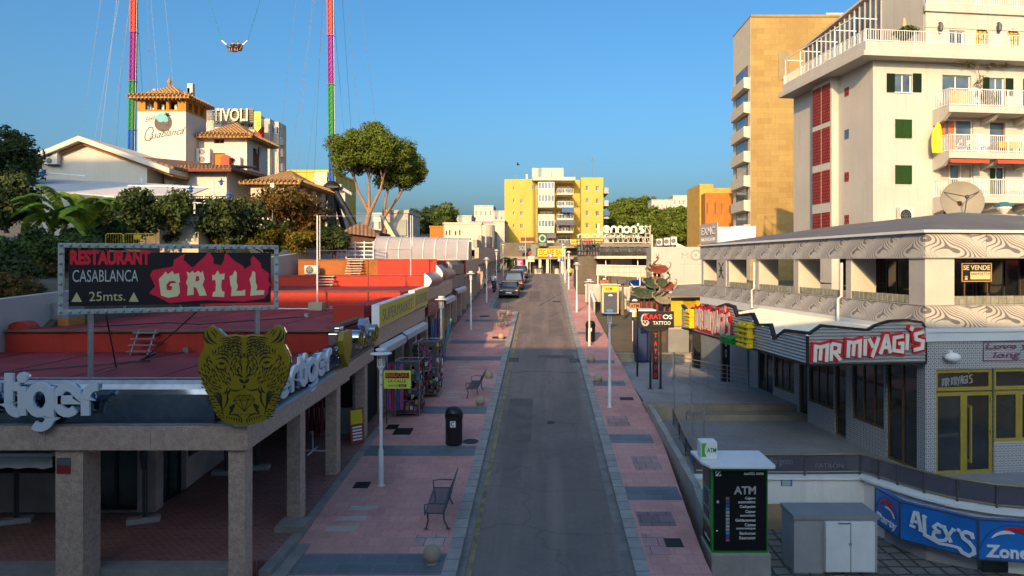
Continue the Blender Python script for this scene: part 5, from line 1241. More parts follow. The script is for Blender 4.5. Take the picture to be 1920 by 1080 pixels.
for px,yb in((1361,715),(1307,690)):
 d_=(ZC-1.95)*F/(yb-HY);p=P(px,yb,d_);mb=MB();mb.box(p.x-.2,p.y-.15,1.9,p.x+.15,p.y+.2,4.7);pi=build('pillar',mb,BLACK,t_)
 if px>1350:text(pi,'T\nO\nO',frame((p.x-.2,p.y-.155,2.9),(1,0,0)),.11,.2,.1,1.4,TEXTW)
TER=brick('grey_terrace_paving',(.33,.335,.35),(.30,.305,.32),(.20,.20,.21),.5,.5,.006,'xy',True,.7,.15,.5,bmp=.12,patch=((.39,.39,.39),.35,.5))
def poly_slab(name,pts,z0,z1,m_):
 mb=MB();mb.prism(pts,z0,z1);return build(name,mb,m_,kind='structure')
crv=[(9.2,19.55),(9.38,19.0),(9.64,18.5),(10.0,17.85),(10.5,17.25),(11.2,16.8),(12.4,16.45),(16,16.2)]
fpt=lambda y,x=-.0:tuple((MW@Vector((x,y,0)))[:2])
poly_slab('terrace_floor',[(4.35,19.55)]+crv+[(16,20.6),fpt(.05,.1),fpt(6.0,.1),fpt(8.2,.1),(4.35,26.6)],.2,1.475,TER)
poly_slab('upper_terrace_floor',[(4.15,27.4),fpt(7.7,.1),fpt(18,.1),(9.2,42),(4.15,42)],1.0,1.95,TER)
STN=mat('stained_step_stone',(.30,.26,.20),.85,var=.25,scale=1.2,bmp=.2)
t_=thing('terrace_steps','two long stained stone steps up to the rear terrace','steps',(7,26.8,1.47))
mb=MB();mb.box(5.6,26.2,1.3,10.4,27.0,1.70);mb.box(5.62,26.9,1.3,10.3,27.39,1.935);build('treads',mb,STN,t_)
mb=MB();mb.box(4.2,26.4,1.3,5.59,27.39,1.96);mb.box(4.02,26.1,1.5,4.19,27.3,2.0);build('cheek_block',mb,STN,t_)
t_=thing('low_wall','low stone wall across the back of the rear terrace','wall',(7,38.5,1.9))
mb=MB();mb.box(4.2,38.4,1.9,9.0,38.75,2.35);mb.box(4.15,38.35,2.352,9.05,38.8,2.42);build('blocks',mb,STN,t_)
sheet('car_park',0,0,42.02,50,-.35,ASPH,skirt=0,xf=lambda y:(4.1,12))
t_=thing('terrace_wall','white rendered wall holding up the near terrace behind the cash machine','wall',(7,19.4,0))
mb=MB();mb.box(4.3,19.3,.75,9.2,19.54,1.44);mb.box(4.25,19.22,1.445,9.2,19.6,1.50)
out_=crv
for(xa,ya),(xb,yb)in zip(out_[:-1],out_[1:]):
 d=Vector((xb-xa,yb-ya)).normalized();nrm=Vector((d.y,-d.x))*-.0
 mb.hexa([(xa-.12,ya-.12,-.2),(xb-.12,yb-.12,-.2),(xb,yb,-.2),(xa,ya,-.2),(xa-.12,ya-.12,1.47),(xb-.12,yb-.12,1.47),(xb,yb,1.47),(xa,ya,1.47)])
 mb.hexa([(xa-.26,ya-.24,1.472),(xb-.26,yb-.24,1.472),(xb+.1,yb+.1,1.472),(xa+.1,ya+.1,1.472),(xa-.26,ya-.24,1.53),(xb-.26,yb-.24,1.53),(xb+.1,yb+.1,1.53),(xa+.1,ya+.1,1.53)])
build('wall',mb,WHITE,t_)
mb=MB();mb.box(4.3,19.28,-.3,9.2,19.54,.748);build('base',mb,mat('ochre_render',(.42,.30,.17),.85,var=.15),t_)
mb=MB();mb.box(PX(1464,19.3),19.28,PZ(911,19.3),PX(1485,19.3),19.298,PZ(896,19.3));pl=build('notice',mb,mat('notice_blue',(.02,.20,.42),.5),t_)
mb=MB()
for i in range(6):mb.box(PX(1466,19.3),19.274,PZ(899+2*i,19.3)-.008,PX(1483-2*(i%2),19.3),19.279,PZ(899+2*i,19.3)+.006)
build('notice_lines',mb,TEXTW,pl)
t_=thing('ramp_wall','pale inclined wall between the right pavement and the terrace','wall',(4.15,22,1))
mb=MB();ys_=[16.2,18.2,20,22,24,26.1]
for a,c in zip(ys_[:-1],ys_[1:]):mb.hexa([(3.9 if a<17 else 4.06,a,.5),(4.25,a,.5),(4.25,c,.5),(4.06,c,.5),(3.9 if a<17 else 4.06,a,gz(a)+.35),(4.25,a,gz(a)+.35),(4.25,c,gz(c)+.30),(4.06,c,gz(c)+.30)])
build('wall',mb,CONC,t_)
GPUR=clear('tinted_glass',(.10,.09,.12),.72,.08)
gr=thing('glass_railing','tinted glass railing with a brass rail round the near terrace edge','railing',(8,19,1.5))
path=[(4.95,25.6),(4.75,23.5),(4.55,21.5),(4.42,19.6),(5.9,19.45),(7.5,19.45),(9.1,19.5)]+[(x+.02,y+.02)for x,y in crv[1:]]
hz=.57
mb=MB();mb.tube([(x,y,1.53+hz)for x,y in path],.028,8);mb.tube([(x,y,1.60)for x,y in path],.018,6);build('rail',mb,mat('brass_rail',(.30,.25,.14),.35,.5,var=.15),gr,smooth=50)
for(xa,ya),(xb,yb)in zip(path[:-1],path[1:]):
 mb=MB();a,c=Vector((xa,ya,0)),Vector((xb,yb,0));d=(c-a).normalized()*.03;a,c=a+d,c-d
 mb.hexa([(a.x,a.y-.004,1.63),(c.x,c.y-.004,1.63),(c.x,c.y+.004,1.63),(a.x,a.y+.004,1.63),(a.x,a.y-.004,1.5+hz),(c.x,c.y-.004,1.5+hz),(c.x,c.y+.004,1.5+hz),(a.x,a.y+.004,1.5+hz)]);build('glass_panel',mb,GPUR,gr)
for x,y in path:mb=MB();mb.box(x-.022,y-.022,1.45,x+.022,y+.022,1.53+hz);build('post',mb,DSTEEL,gr)
FROST=mat('frosted_lettering',(.20,.19,.22),.6)
text(gr,'Dom Pérignon',frame((6.0,19.43,1.66),(1,0,0)),.05,.1,1.1,.25,FROST,.003,.003,0,.25);text(gr,'PATRÓN',frame((7.7,19.44,1.66),(1,0,0)),.1,.05,.8,.17,FROST,.003,.003)
wb=thing('glass_windbreak','clear glass windbreak on thin steel posts across the terrace','railing',(6,25,1.5))
for px,py,d_ in((1264,660,25.2),(1297,715,24.0),(1320,745,22.5)):
 mb=MB();mb.cyl(P(px,py,d_),(PX(px,d_),d_,1.48),.022,n=6);build('post',mb,STEEL,wb)
pw=[P(1264,700,25.2),P(1297,735,24.0),P(1320,755,22.5)]
CG=clear('clear_glass',(.55,.6,.65),.12,.05)
for a,c in zip(pw[:-1],pw[1:]):mb=MB();mb.quad((a.x,a.y,1.52),(c.x,c.y,1.52),(c.x,c.y,c.z),(a.x,a.y,a.z));build('glass_panel',mb,CG,wb)
wf=thing('wire_railing','thin white wire railing along the rear terrace shop fronts','railing',(8,30,1.95))
mb=MB();a,c=P(1262,672,32.5),P(1402,672,28.6);a.z=c.z=3.1
for k in range(7):mb.tube([(a.x,a.y,2.0+.18*k),(c.x,c.y,2.0+.18*k)],.012 if k<6 else .025,4)
for k in range(5):q=a.lerp(c,k/4);mb.cyl((q.x,q.y,1.95),(q.x,q.y,3.12),.02,n=5)
build('bars',mb,STEEL,wf)
HEX=None
m,t,b=nodes('hex_tile');src=coords(t,True);vo=N(t,'ShaderNodeTexVoronoi',Scale=2.4,Randomness=.15);vo.voronoi_dimensions='2D';vo.feature='DISTANCE_TO_EDGE';t.links.new(src,vo.inputs['Vector'])
t.links.new(mixc(t,ramp(t,vo.outputs['Distance'],.05,.12),(.05,.05,.05),grime(t,src,(.22,.20,.18),.3,2)),b.inputs['Base Color']);b.inputs['Roughness'].default_value=.8
poly_slab('court_floor',[(3.6,8),(16,8),(16,19.3),(3.6,19.3)],-.4,.03,m)
kx0,kx1,kd=PX(1335,15.3),PX(1440,15.3),15.3
t_=thing('cash_machine','black and green cash machine kiosk with a white slab roof on a concrete plinth','cash machine',((kx0+kx1)/2,15.8,.05))
KG=mat('kiosk_green',(.015,.28,.04),.35,var=.08);KB=mat('kiosk_black',(.010,.010,.011),.3,var=.2)
mb=MB();mb.box(kx0-.03,15.25,.0,kx1+.06,16.3,1.06);build('plinth',mb,CONC,t_,bev=.03)
mb=MB();mb.box(kx0,15.31,1.065,kx1,16.2,2.97);build('body',mb,KG,t_)
mb=MB();mb.box(kx0+.035,15.29,1.12,kx1-.035,15.309,2.90);build('front_panel',mb,KB,t_)
mb=MB();mb.box(kx0-.012,15.45,1.15,kx0-.001,16.1,1.55);mb.box(kx0-.012,15.45,2.45,kx0-.001,16.1,2.85);build('side_panel',mb,KB,t_)
mb=MB();mb.box(kx0-.010,15.48,1.62,kx0-.0015,16.06,2.4);sc=build('screen',mb,mat('atm_fascia',(.15,.19,.24),.25,var=.2),t_)
Ts=frame((kx0,16.2,1.0),(0,-1,0));mb=MB();mb.box(.25,1.0,.012,.6,1.35,.02,Ts);mb.box(.22,.75,.012,.65,.92,.03,Ts);build('keypad',mb,DSTEEL,sc)
mb=MB();kxm=(kx0+kx1)/2
mb.prism([(kx0-.22,15.35),(kx0-.10,15.02),(kx1+.06,15.0),(kx1+.10,15.1),(kx1+.1,16.25),(kx0-.28,16.25)],3.03,3.10);build('roof',mb,WHITEP,t_,bev=.015)
mb=MB();mb.box(kx0+.05,15.4,2.972,kx1-.05,16.1,3.028);build('roof_core',mb,KG,t_)
cx0,cx1=PX(1312,15.6),PX(1343,15.6)
mb=MB();mb.box(cx0,15.5,3.102,cx1,15.85,PZ(829,15.5));cu=build('roof_cube',mb,WHITEP,t_,bev=.015)
Tc=frame((cx0,15.497,3.142),(1,0,0));mb=MB();mb.prism([(.02,.02),(.13,.02),(.09,.12),(.09,.22),(.13,.33),(.02,.33)],.0,.006,Tc);build('green_flash',mb,mat('flash_green',(.10,.42,.03),.5),cu)
text(cu,'ATM',Tc,.14,.12,.21,.1,KG,.001,.005,.02)
Tk=frame((kx0,15.289,1.065),(1,0,0));kw=kx1-kx0;kh=1.905
def K8(x,y):return((x/3+1280-1335)/105*kw,(1036-(820+y/3))/158*kh)
def kt(body,x0,y0,x1,y1,m_=TEXTW,off=.0):
 a=K8(x0,y1);c=K8(x1,y0);return text(t_,body,Tk,a[0],a[1],c[0]-a[0],c[1]-a[1],m_,.001,.004,off)
kt('ATM',288,275,411,320,mat('kiosk_grey',(.42,.43,.44),.5),.03)
for bd,x0,y0,x1,y1 in(('Cajero',350,334,409,352),('automático',312,355,408,370),('Cashpoint',320,381,409,400),('Caixer',352,408,409,424),('automàtic',323,431,408,444),('Geldautomat',296,456,409,472),('Caisse',348,482,409,498),('automatique',301,503,408,519),('Bankomat',320,529,409,545),('Банкомат',318,555,409,571),('cash',344,196,386,212),('zone',412,198,455,212)):kt(bd,x0,y0,x1,y1,TEXTW,.01 if y0>300 else .02)
mb=MB()
for x,y,s in((183,192,1.0),(386,195,.62)):
 for q in(0,1):
  mb.prism([K8(x+(2+16*q)*s,y+27*s),K8(x+(14+18*q)*s if not q else x+32*s,y+27*s if not q else y+12*s),K8(x+(20)*s if not q else x+32*s,y+12*s if not q else y+27*s)],.001,.004,Tk)
 mb.prism([K8(x,y+22*s),K8(x+24*s,y),K8(x+32*s,y),K8(x+4*s,y+27*s)],.0045,.006,Tk);mb.prism([K8(x,y+14*s),K8(x,y),K8(x+16*s,y)],.001,.004,Tk)
build('logo',mb,TEXTW,t_)
ICM=[mat('icon%d'%i,c,.5)for i,c in enumerate([(.45,.12,.08),(.06,.10,.35),(.4,.42,.45),(.35,.36,.38),(.06,.3,.45),(.5,.1,.25)])]
for i in range(13):
 a=K8(242,351+i*19.3);c=K8(262,336+i*19.3);mb=MB();mb.box(a[0],a[1],.001,c[0],c[1],.004,Tk);build('card_icon',mb,ICM[(0,1,1,4,2,3,2,3,2,3,4,1,5)[i]],t_)
mb=MB();p_=K8(197,362);mb.ribbon(arc(p_[0],p_[1],.022,.022,0,340,12),.012,.001,.006,Tk);p_=K8(192,523);mb.box(p_[0]-.02,p_[1]-.012,.001,p_[0]+.02,p_[1]+.012,.006,Tk);build('locks',mb,TEXTW,t_)
text(t_,'cashzone',Ts,.25,.25,.5,.08,TEXTW,.014,.003)
t_=thing('utility_cabinet','grey masonry meter cabinet with white double doors against the white wall','cabinet',(7.1,17,.1))
GREYR=mat('grey_render',(.36,.36,.37),.85,var=.08,bmp=.12)
x0,x1=PX(1489,16.6),PX(1645,16.6)
mb=MB();mb.box(x0,16.6,.03,x1,17.45,1.33);build('body',mb,GREYR,t_)
mb=MB();mb.box(x0-.04,16.55,1.335,x1+.03,17.47,1.43);build('lid',mb,mat('grey_lid',(.27,.27,.28),.8,var=.1),t_)
for a,c in((1549,1595),(1596.5,1641)):
 mb=MB();mb.box(PX(a,16.45),16.46,PZ(1073,16.46),PX(c,16.45),16.597,PZ(980,16.46));dd=build('door',mb,WHITEP,t_,bev=.008)
 mb=MB();mb.box(PX(c if a<1560 else a+2,16.45)-.04,16.44,.75,PX(c if a<1560 else a+2,16.45)-.02,16.459,.81);build('handle',mb,STEEL,dd)
mb=MB();mb.box(PX(1572,16.45),16.45,PZ(983,16.45),PX(1594,16.45),16.459,PZ(981,16.45));build('vent',mb,DSTEEL,t_)
t_=thing('party_sign','three curved bright blue illuminated sign boxes hung below the terrace railing','sign',(10.2,17,.5))
ABL=mat('sign_blue',(.012,.16,.55),.35,var=.18,scale=.9,spec=.5);SW=mat('sign_white',(.70,.75,.78),.45,var=.05)
A_=[Vector((9.07,18.55,.50)),Vector((9.16,17.45,.50)),Vector((10.40,16.25,.50)),Vector((12.6,15.9,.50))]
for i in range(3):
 a,c=A_[i],A_[i+1];T=frame(a,c-a);L_=(c-a).length;H_=.96
 mb=MB();mb.box(.01,0,-.16,L_-.01,H_,0,T);bx=build('sign_box',mb,ABL,t_)
 mb=MB();mb.ribbon([(.01,.01),(L_-.01,.01),(L_-.01,H_-.01),(.01,H_-.01)],.03,-.01,.012,T,closed=True);build('edge',mb,DSTEEL,bx)
 if i==1:
  mb=MB();w=.075
  q=lambda pts:[(.08+p[0]*L_/470,H_*(1-p[1]/205.))for p in pts]
  for s_,ww in((([(50,100),(66,40),(82,40),(100,120)]),w),([(60,84),(92,92)],w*.8),([(38,112),(70,118)],w*.8),([(88,126),(118,130)],w*.7),([(118,50),(122,146),(165,158)],w),([(108,46),(132,52)],w*.7),([(215,82),(190,72),(170,90),(185,108),(205,112)],w*.9),([(205,112),(172,118),(166,142),(190,158),(225,150)],w*.9),([(222,80),(260,150)],w),([(268,84),(228,152)],w*.9),([(214,76),(234,80)],w*.7),([(262,78),(284,86)],w*.7),([(292,72),(306,84)],w*.8),([(372,104),(366,82),(335,78),(315,92),(322,112),(355,130),(374,150),(378,176),(352,196),(318,188),(300,168)],w),([(300,168),(250,168),(200,172),(160,160)],w*.7)):
   mb.ribbon(q([(p[0]*1.13,p[1])for p in s_]),ww,.004,.045,T)
  build('lettering',mb,SW,bx)
 elif i==0:
  text(bx,'Party',T,.12,.1,L_-.22,.26,SW,.004,.03,.02)
  mb=MB();mb.ribbon(arc(L_*.5,.42,L_*.33,.34,20,150,10),[.01,.03,.06,.08,.1,.1,.1,.08,.05,.03,.01],.004,.02,T);build('red_swoosh',mb,RED,bx)
  mb=MB();mb.ribbon(arc(L_*.55,.38,L_*.28,.24,15,110,8),.05,.021,.03,T);build('white_swoosh',mb,SW,bx)
  mb=MB();mb.ribbon(arc(L_*.48,.40,L_*.40,.45,10,170,14),.025,.004,.014,T);build('arc',mb,mat('arc_blue',(.02,.10,.36),.4),bx)
 else:
  text(bx,'Zone',T,.16,.08,.92,.3,SW,.004,.03,.03)
  mb=MB();mb.ribbon(arc(.75,.28,.6,.50,30,110,10),[.02,.05,.08,.1,.11,.11,.1,.09,.07,.05,.02],.004,.03,T);build('red_swoosh',mb,RED,bx)
  mb=MB();mb.ribbon(arc(.62,.28,.45,.42,70,140,8),[.02,.05,.07,.08,.08,.07,.06,.04,.02],.031,.045,T);build('white_swoosh',mb,SW,bx)
  mb=MB();mb.ribbon(arc(.75,.12,.72,.75,10,170,18),.03,.004,.014,T);build('arc',mb,MC['arc_blue'],bx)
t_=thing('club_entrance','dim grey basement entrance with dark doors under the blue sign boxes','entrance',(10,18,0))
mb=MB();mb.hexa([(9.3,18.5,-.3),(9.75,17.3,-.3),(9.9,17.5,-.3),(9.5,18.6,-.3),(9.3,18.5,.6),(9.75,17.3,.6),(9.9,17.5,.6),(9.5,18.6,.6)]);mb.hexa([(9.76,17.3,-.3),(10.7,16.75,-.3),(10.8,16.9,-.3),(9.9,17.5,-.3),(9.76,17.3,.6),(10.7,16.75,.6),(10.8,16.9,.6),(9.9,17.5,.6)]);build('wall',mb,GREYR,t_)
mb=MB();mb.box(10.75,16.6,-.3,11.5,16.66,.5);mb.box(11.55,16.6,-.3,12.6,16.66,.5);build('door',mb,DGLASS,t_)
SHG=corr('green_shutter',(.035,.07,.03),(.012,.03,.012),'z',60.0);SHG2=corr('bright_green_shutter',(.06,.17,.03),(.03,.09,.02),'z',60.0)
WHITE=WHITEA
AO=P(1637,490,43.0);MA=Matrix.Translation((AO.x,AO.y,0))@Matrix.Rotation(AL,4,'Z')
def af(o,right):return MA@frame(o,right)
def ua(px,y=0.0):
 r=(px-CX)/F;o=Vector((AO.x,AO.y,0))+DV*y
 return(o.y*r-o.x)/(DU.x-DU.y*r)
def za(py,u,y=0.0):return PZ(py,AO.y+DU.y*u+DV.y*y)
ap=thing('apartment_building','white apartment building with green shutters and balconies behind the club','building',MA@Vector((9,5,7)))
zc=za(113,0)
zb=5.5
W_=22.0
wins=[]
def W(px0,px1,py0,py1,**k):
 u0,u1=ua(px0),ua(px1);um=(u0+u1)/2;wins.append((u0,za(py1,um)-zb,u1-u0,za(py0,um)-za(py1,um),k))
W(1678,1710,139,173);W(1767,1821,141,205,nx=2);W(1855,1884,146,205,nx=2);W(1762,1825,224,290,nx=2);W(1856,1885,229,290,nx=1,fm=WOODB);W(1762,1825,308,372,nx=3);W(1856,1885,313,372,nx=2)
CURT=mat('curtain_cloth',(.50,.42,.33),.9,var=.2,scale=3);CURTR=mat('red_curtain',(.55,.14,.06),.9,var=.2,scale=3)
facade(ap,af((0,0,zb),(1,0,0)),W_,zc-zb,wins,WHITE,.2,WHITEP,BGLASS,sill=WHITEP)
Ta=af((0,0,zb),(1,0,0))
for px0,px1,py0,py1,m_ in((1662,1677,138,173,SHG),(1711,1727,138,173,SHG),(1842,1854,145,205,SHG),(1885,1899,147,180,SHG),(1678,1709,224,259,SHG2),(1678,1709,310,345,SHG2),(1918,1930,148,205,SHG)):
 u0,u1=ua(px0),ua(px1);um=(u0+u1)/2;a,c=za(py1,um)-zb,za(py0,um)-zb
 for k in((0,1)if px1-px0>25 else(0,)):
  n_=2 if px1-px0>25 else 1;w_=(u1-u0)/n_
  mb=MB();mb.box(u0+w_*k+.01,a,.004,u0+w_*(k+1)-.01,c,.05,Ta);sh=build('shutter',mb,m_,ap)
  mb=MB();mb.ribbon([(u0+w_*k+.03,a+.03),(u0+w_*(k+1)-.03,a+.03),(u0+w_*(k+1)-.03,c-.03),(u0+w_*k+.03,c-.03)],.06,.051,.062,Ta,closed=True);mb.box(u0+w_*k+.06,(a+c)/2-.03,.051,u0+w_*(k+1)-.06,(a+c)/2+.03,.06,Ta);build('shutter_frame',mb,m_,sh)
for px0,px1,py0,py1,m_ in((1764,1776,226,290,CURTR),(1782,1796,226,290,CURTR),(1764,1786,311,372,CURT),(1800,1822,311,372,CURT),(1858,1870,316,372,SHG2)):
 u0,u1=ua(px0),ua(px1);um=(u0+u1)/2;mb=MB();n=6
 for i in range(n):mb.quad((u0+(u1-u0)*i/n,za(py1,um)-zb,-.165+.012*(i%2)),(u0+(u1-u0)*(i+1)/n,za(py1,um)-zb,-.165+.012*((i+1)%2)),(u0+(u1-u0)*(i+1)/n,za(py0,um)-zb,-.165+.012*((i+1)%2)),(u0+(u1-u0)*i/n,za(py0,um)-zb,-.165+.012*(i%2)),Ta)
 build('curtain',mb,m_,ap)
def tl(px,x=0.0):
 r=(px-CX)/F;o=Vector((AO.x,AO.y,0))+DU*x;return(o.x-o.y*r)/(-DV.x+DV.y*r)
y1,y2,y3,y4,y5=tl(1579),tl(1559),tl(1523,-.5),tl(1518),tl(1488)
y2=tl(1559,-.5)
mb=MB()
mb.box(.001,.001,zb,.02,y1,zc,MA);mb.box(.002,y1,zb,W_,y5,zc,MA);mb.box(-.5,y2-.02,zb,.0,y2+.0,zc,MA)
build('side_wall',mb,WHITE,ap)
REDL=brick('red_lattice',(.42,.045,.02),(.33,.03,.015),(.10,.012,.01),.22,.22,.035,'yz',False,.7,.15,1,off=.5)
mb=MB();mb.box(-.5,y2,zb,.001,y3,zc,MA);build('stair_tower',mb,WHITE,ap)
ym=(y2+y3)/2
for za0,za1 in((157,236),(237,311),(316,385),(394,440)):
 f=lambda py,y:za(py,-.5,y)
 z1_,z0_=f(za0+4,ym),f(za1,ym)
 for a,c in((y2+.15,ym-.08),(ym+.08,y3-.1)):
  mb=MB();mb.box(-.54,a,z0_+.15,-.502,c,z1_-.05,MA);build('red_lattice_panel',mb,REDL,ap)
for py0,py1 in((164,180),(243,260),(323,340),(403,420)):
 y=tl(1588);mb=MB();mb.box(-.03,y-.25,za(py1,0,y),-.002,y+.25,za(py0,0,y),MA);build('stair_window',mb,REDL if py0!=243 else BGLASS,ap)
mb=MB();mb.prism([(-1.25,-1.0),(W_,-1.0),(W_,y5),(-1.25,y5)],zc+.002,zc+.30,MA);mb.prism([(-1.0,-.75),(W_,-.75),(W_,y5-.1),(-1.0,y5-.1)],zc+.301,zc+.34,MA);build('cornice',mb,WHITE,ap)
zr=za(84,0)
mb=MB();mb.box(-.95,-.7,zc+.342,W_,-.55,zr,MA);mb.box(-.95,-.549,zc+.342,-.8,y5-.1,zr,MA);build('terrace_parapet',mb,WHITE,ap)
mb=MB();railing(mb,(-.87,-.62,zr),(W_-.2,-.62,zr),.75,.16,.014,3.2);railing(mb,(-.87,-.5,zr),(-.87,y5-.2,zr),.75,.16,.014,2.6)
mb.v=[tuple(MA@Vector(p))for p in mb.v];build('terrace_railing',mb,WHITEP,ap)
u9=ua(1743,.5);zt=za(-120,u9)
wins=[]
for px0,px1,py0,py1,k in((1780,1809,57,90,dict(nx=2)),(1829,1853,52,92,dict(fm=mat('amber_frame',(.25,.12,.02),.5),gm=mat('amber_glass',(.55,.42,.05),.3,var=.25,scale=8),nx=3,ny=4)),(1888,1911,54,94,dict(fm=mat('amber_frame',(.25,.12,.02)),gm=mat('amber_glass',(.55,.42,.05)),nx=3,ny=4))):
 a,c=ua(px0,.9)-u9,ua(px1,.9)-u9;um=u9+(a+c)/2;wins.append((a,max(.0,za(py1,um,.9)-zr),c-a,za(py0,um,.9)-max(zr,za(py1,um,.9)),k))
Tt2=af((u9,.9,zr),(1,0,0))
facade(ap,Tt2,W_-u9,zt-zr,wins,WHITE,.15,WHITEP,BGLASS,name='penthouse_wall')
for w in wins[1:]:
 mb=MB();r_=w[2]/2;mb.prism([(w[0]-.05,w[1]+w[3]+.02),(w[0]-.05,w[1]+w[3]-r_)]+[(w[0]+r_-r_*math.cos(rad(q)),w[1]+w[3]-r_+r_*math.sin(rad(q)))for q in range(0,181,15)]+[(w[0]+w[2]+.05,w[1]+w[3]-r_),(w[0]+w[2]+.05,w[1]+w[3]+.02)],-.14,.01,Tt2)
 build('arch_spandrel',mb,WHITE,ap)
 mb=MB();mb.ribbon(arc(w[0]+r_,w[1]+w[3]*.62,r_*.45,r_*.45,0,345,16),.06,-.11,-.07,Tt2);build('rose_ring',mb,MC['amber_frame'],ap)
mb=MB();mb.box(u9,1.06,zr-.3,u9+.15,y5-2,zt,MA);mb.box(u9+.151,y5-2.2,zr-.3,W_,y5-2,zt,MA);build('penthouse_side',mb,WHITE,ap)
mb=MB();mb.box(u9-.1,.75,za(12,u9),W_,.899,za(12,u9)+.5,MA);mb.box(u9-.02,.86,za(42,u9),W_,.898,za(42,u9)+.1,MA);build('upper_band',mb,WHITE,ap)
mb=MB();railing(mb,(u9,.8,za(12,u9)+.5),(W_-.2,.8,za(12,u9)+.5),.9,.16,.014,3.2);mb.v=[tuple(MA@Vector(p))for p in mb.v];build('upper_railing',mb,WHITEP,ap)
for px in(1764,1874):
 u=ua(px,.7);mb=MB();mb.lathe([(.02,-.35),(.13,-.2),(.16,.05),(.1,.25),(.02,.35)],MA@Matrix.Translation((u,.7,za(51,u,.7))),8);mb.box(u-.03,.7,za(51,u,.7)+.3,u+.03,.89,za(51,u,.7)+.36,MA);build('wall_lantern',mb,DSTEEL,ap)
mb=MB();zA,zB=za(93,-.3,y5-.6),za(-10,2.0,2.5)
gl=MB()
for(xa,ya,z_a),(xb,yb,z_b)in(((.6,y5-.5,za(93,.3,y5-.5)),(1.6,1.6,za(-22,1.6,1.6))),):
 nseg=16
 for i in range(nseg+1):
  f=i/nseg;x=xa+(xb-xa)*f;y=ya+(yb-ya)*f;zt_=z_a+(z_b-z_a)*f
  mb.box(x-.04,y-.04,zr-.2,x+.04,y+.04,zt_,MA)
  if i<nseg:
   g=(i+1)/nseg;x2=xa+(xb-xa)*g;y2_=ya+(yb-ya)*g;zt2=z_a+(z_b-z_a)*g
   gl.quad((x+.05,y-.04,zr+.5),(x2+.05,y2_+.04,zr+.5),(x2+.05,y2_+.04,zt2-.05),(x+.05,y-.04,zt_-.05),MA)
 mb.add([(xa-.25,ya,z_a),(xb-.25,yb,z_b),(xb+.3,yb,z_b),(xa+.3,ya,z_a),(xa-.25,ya,z_a+.16),(xb-.25,yb,z_b+.16),(xb+.3,yb,z_b+.16),(xa+.3,ya,z_a+.16)],[(0,3,2,1),(4,5,6,7),(0,1,5,4),(1,2,6,5),(2,3,7,6),(3,0,4,7)],MA)
build('sunroom_frame',mb,mat('taupe_frame',(.45,.38,.30),.6),ap);build('sunroom_glass',gl,BGLASS,ap)
mb=MB()
for i in range(5):
 y=y5-.4-(y5-.6)*i/4.2;mb.box(-.89,y-.025,zr,-.84,y+.025,zr+1.9,MA);mb.box(-.88,y-.02,zr+1.85,.7,y+.02,zr+1.9,MA)
mb.box(-.9,.6,zr+1.905,-.84,y5-.3,zr+1.96,MA);build('pergola',mb,WHITEP,ap)
pt=thing('potted_plant','leafy potted shrub on the corner of the white roof terrace','plant',MA@Vector((ua(1703),.2,zr-.2)))
mb=MB();mb.lathe([(.22,-.2),(.3,.35),(.26,.35)],MA@Matrix.Translation((ua(1703),.2,zr)),12);build('pot',mb,mat('terracotta',(.32,.13,.06),.8),pt)
build('leaves',leaves(clumps(MA@Vector((ua(1703),.2,zr+.95)),(.55,.5,.6),14,4,.3),40,.3,.22,4),L_MID,pt)
pu=thing('parasol','folded tan parasol standing on the white roof terrace','parasol',MA@Vector((ua(1707),.6,zr)))
mb=MB();mb.lathe([(.03,0),(.03,.6),(.2,.7),(.17,1.6),(.05,2.1),(.01,2.15)],MA@Matrix.Translation((ua(1707),.6,zr-.1)),10);build('canopy',mb,mat('tan_cloth',(.42,.33,.2),.9),pu)
for k,(py,lab)in enumerate(((207,'a'),(293,'b'),(376,'c'))):
 u0=ua(1748);zs=za(py,u0,-1.3)
 mb=MB();mb.box(u0,-1.5,zs-.12,W_,-.002,zs+.28,MA);mb.hexa([(u0,-.9,zs-.55),(u0+.25,-.9,zs-.55),(u0+.25,-.01,zs-.75),(u0,-.01,zs-.75),(u0,-1.45,zs-.122),(u0+.25,-1.45,zs-.122),(u0+.25,-.01,zs-.122),(u0,-.01,zs-.122)],MA)
 for px in(1838,1900,1960):
  x=ua(px);mb.hexa([(x,-.9,zs-.45),(x+.25,-.9,zs-.45),(x+.25,-.01,zs-.6),(x,-.01,zs-.6),(x,-1.4,zs-.123),(x+.25,-1.4,zs-.123),(x+.25,-.01,zs-.123),(x,-.01,zs-.123)],MA)
 b_=build('balcony',mb,WHITE,ap)
 mb=MB();z0_=zs+.28;railing(mb,(u0+.05,-1.45,z0_),(W_-.1,-1.45,z0_),1.05,.13,.016,2.0,.03);railing(mb,(u0+.05,-1.45,z0_),(u0+.05,-.05,z0_),1.05,.13,.016,2.0,.03);mb.v=[tuple(MA@Vector(p))for p in mb.v];build('railing',mb,WHITEP,b_)
 if k==0:
  mb=MB();mb.box(u0+.15,-1.42,z0_+.08,ua(1822,-1.4),-1.40,z0_+.95,MA);build('reed_screen',mb,mat('reed_screen',(.45,.32,.15),.9,var=.2,scale=5),b_)
 if k==1:
  for px0,px1 in((1780,1852),(1868,1935)):
   a,c=ua(px0,-1.4),ua(px1,-1.4);mb=MB();mb.hexa([(a,-1.55,zs-.42),(c,-1.55,zs-.42),(c,-1.2,zs-.2),(a,-1.2,zs-.2),(a,-1.55,zs-.2),(c,-1.55,zs-.2),(c,-1.2,zs-.13),(a,-1.2,zs-.13)],MA);build('rolled_awning',mb,mat('awning_red',(.45,.07,.03),.8),b_)
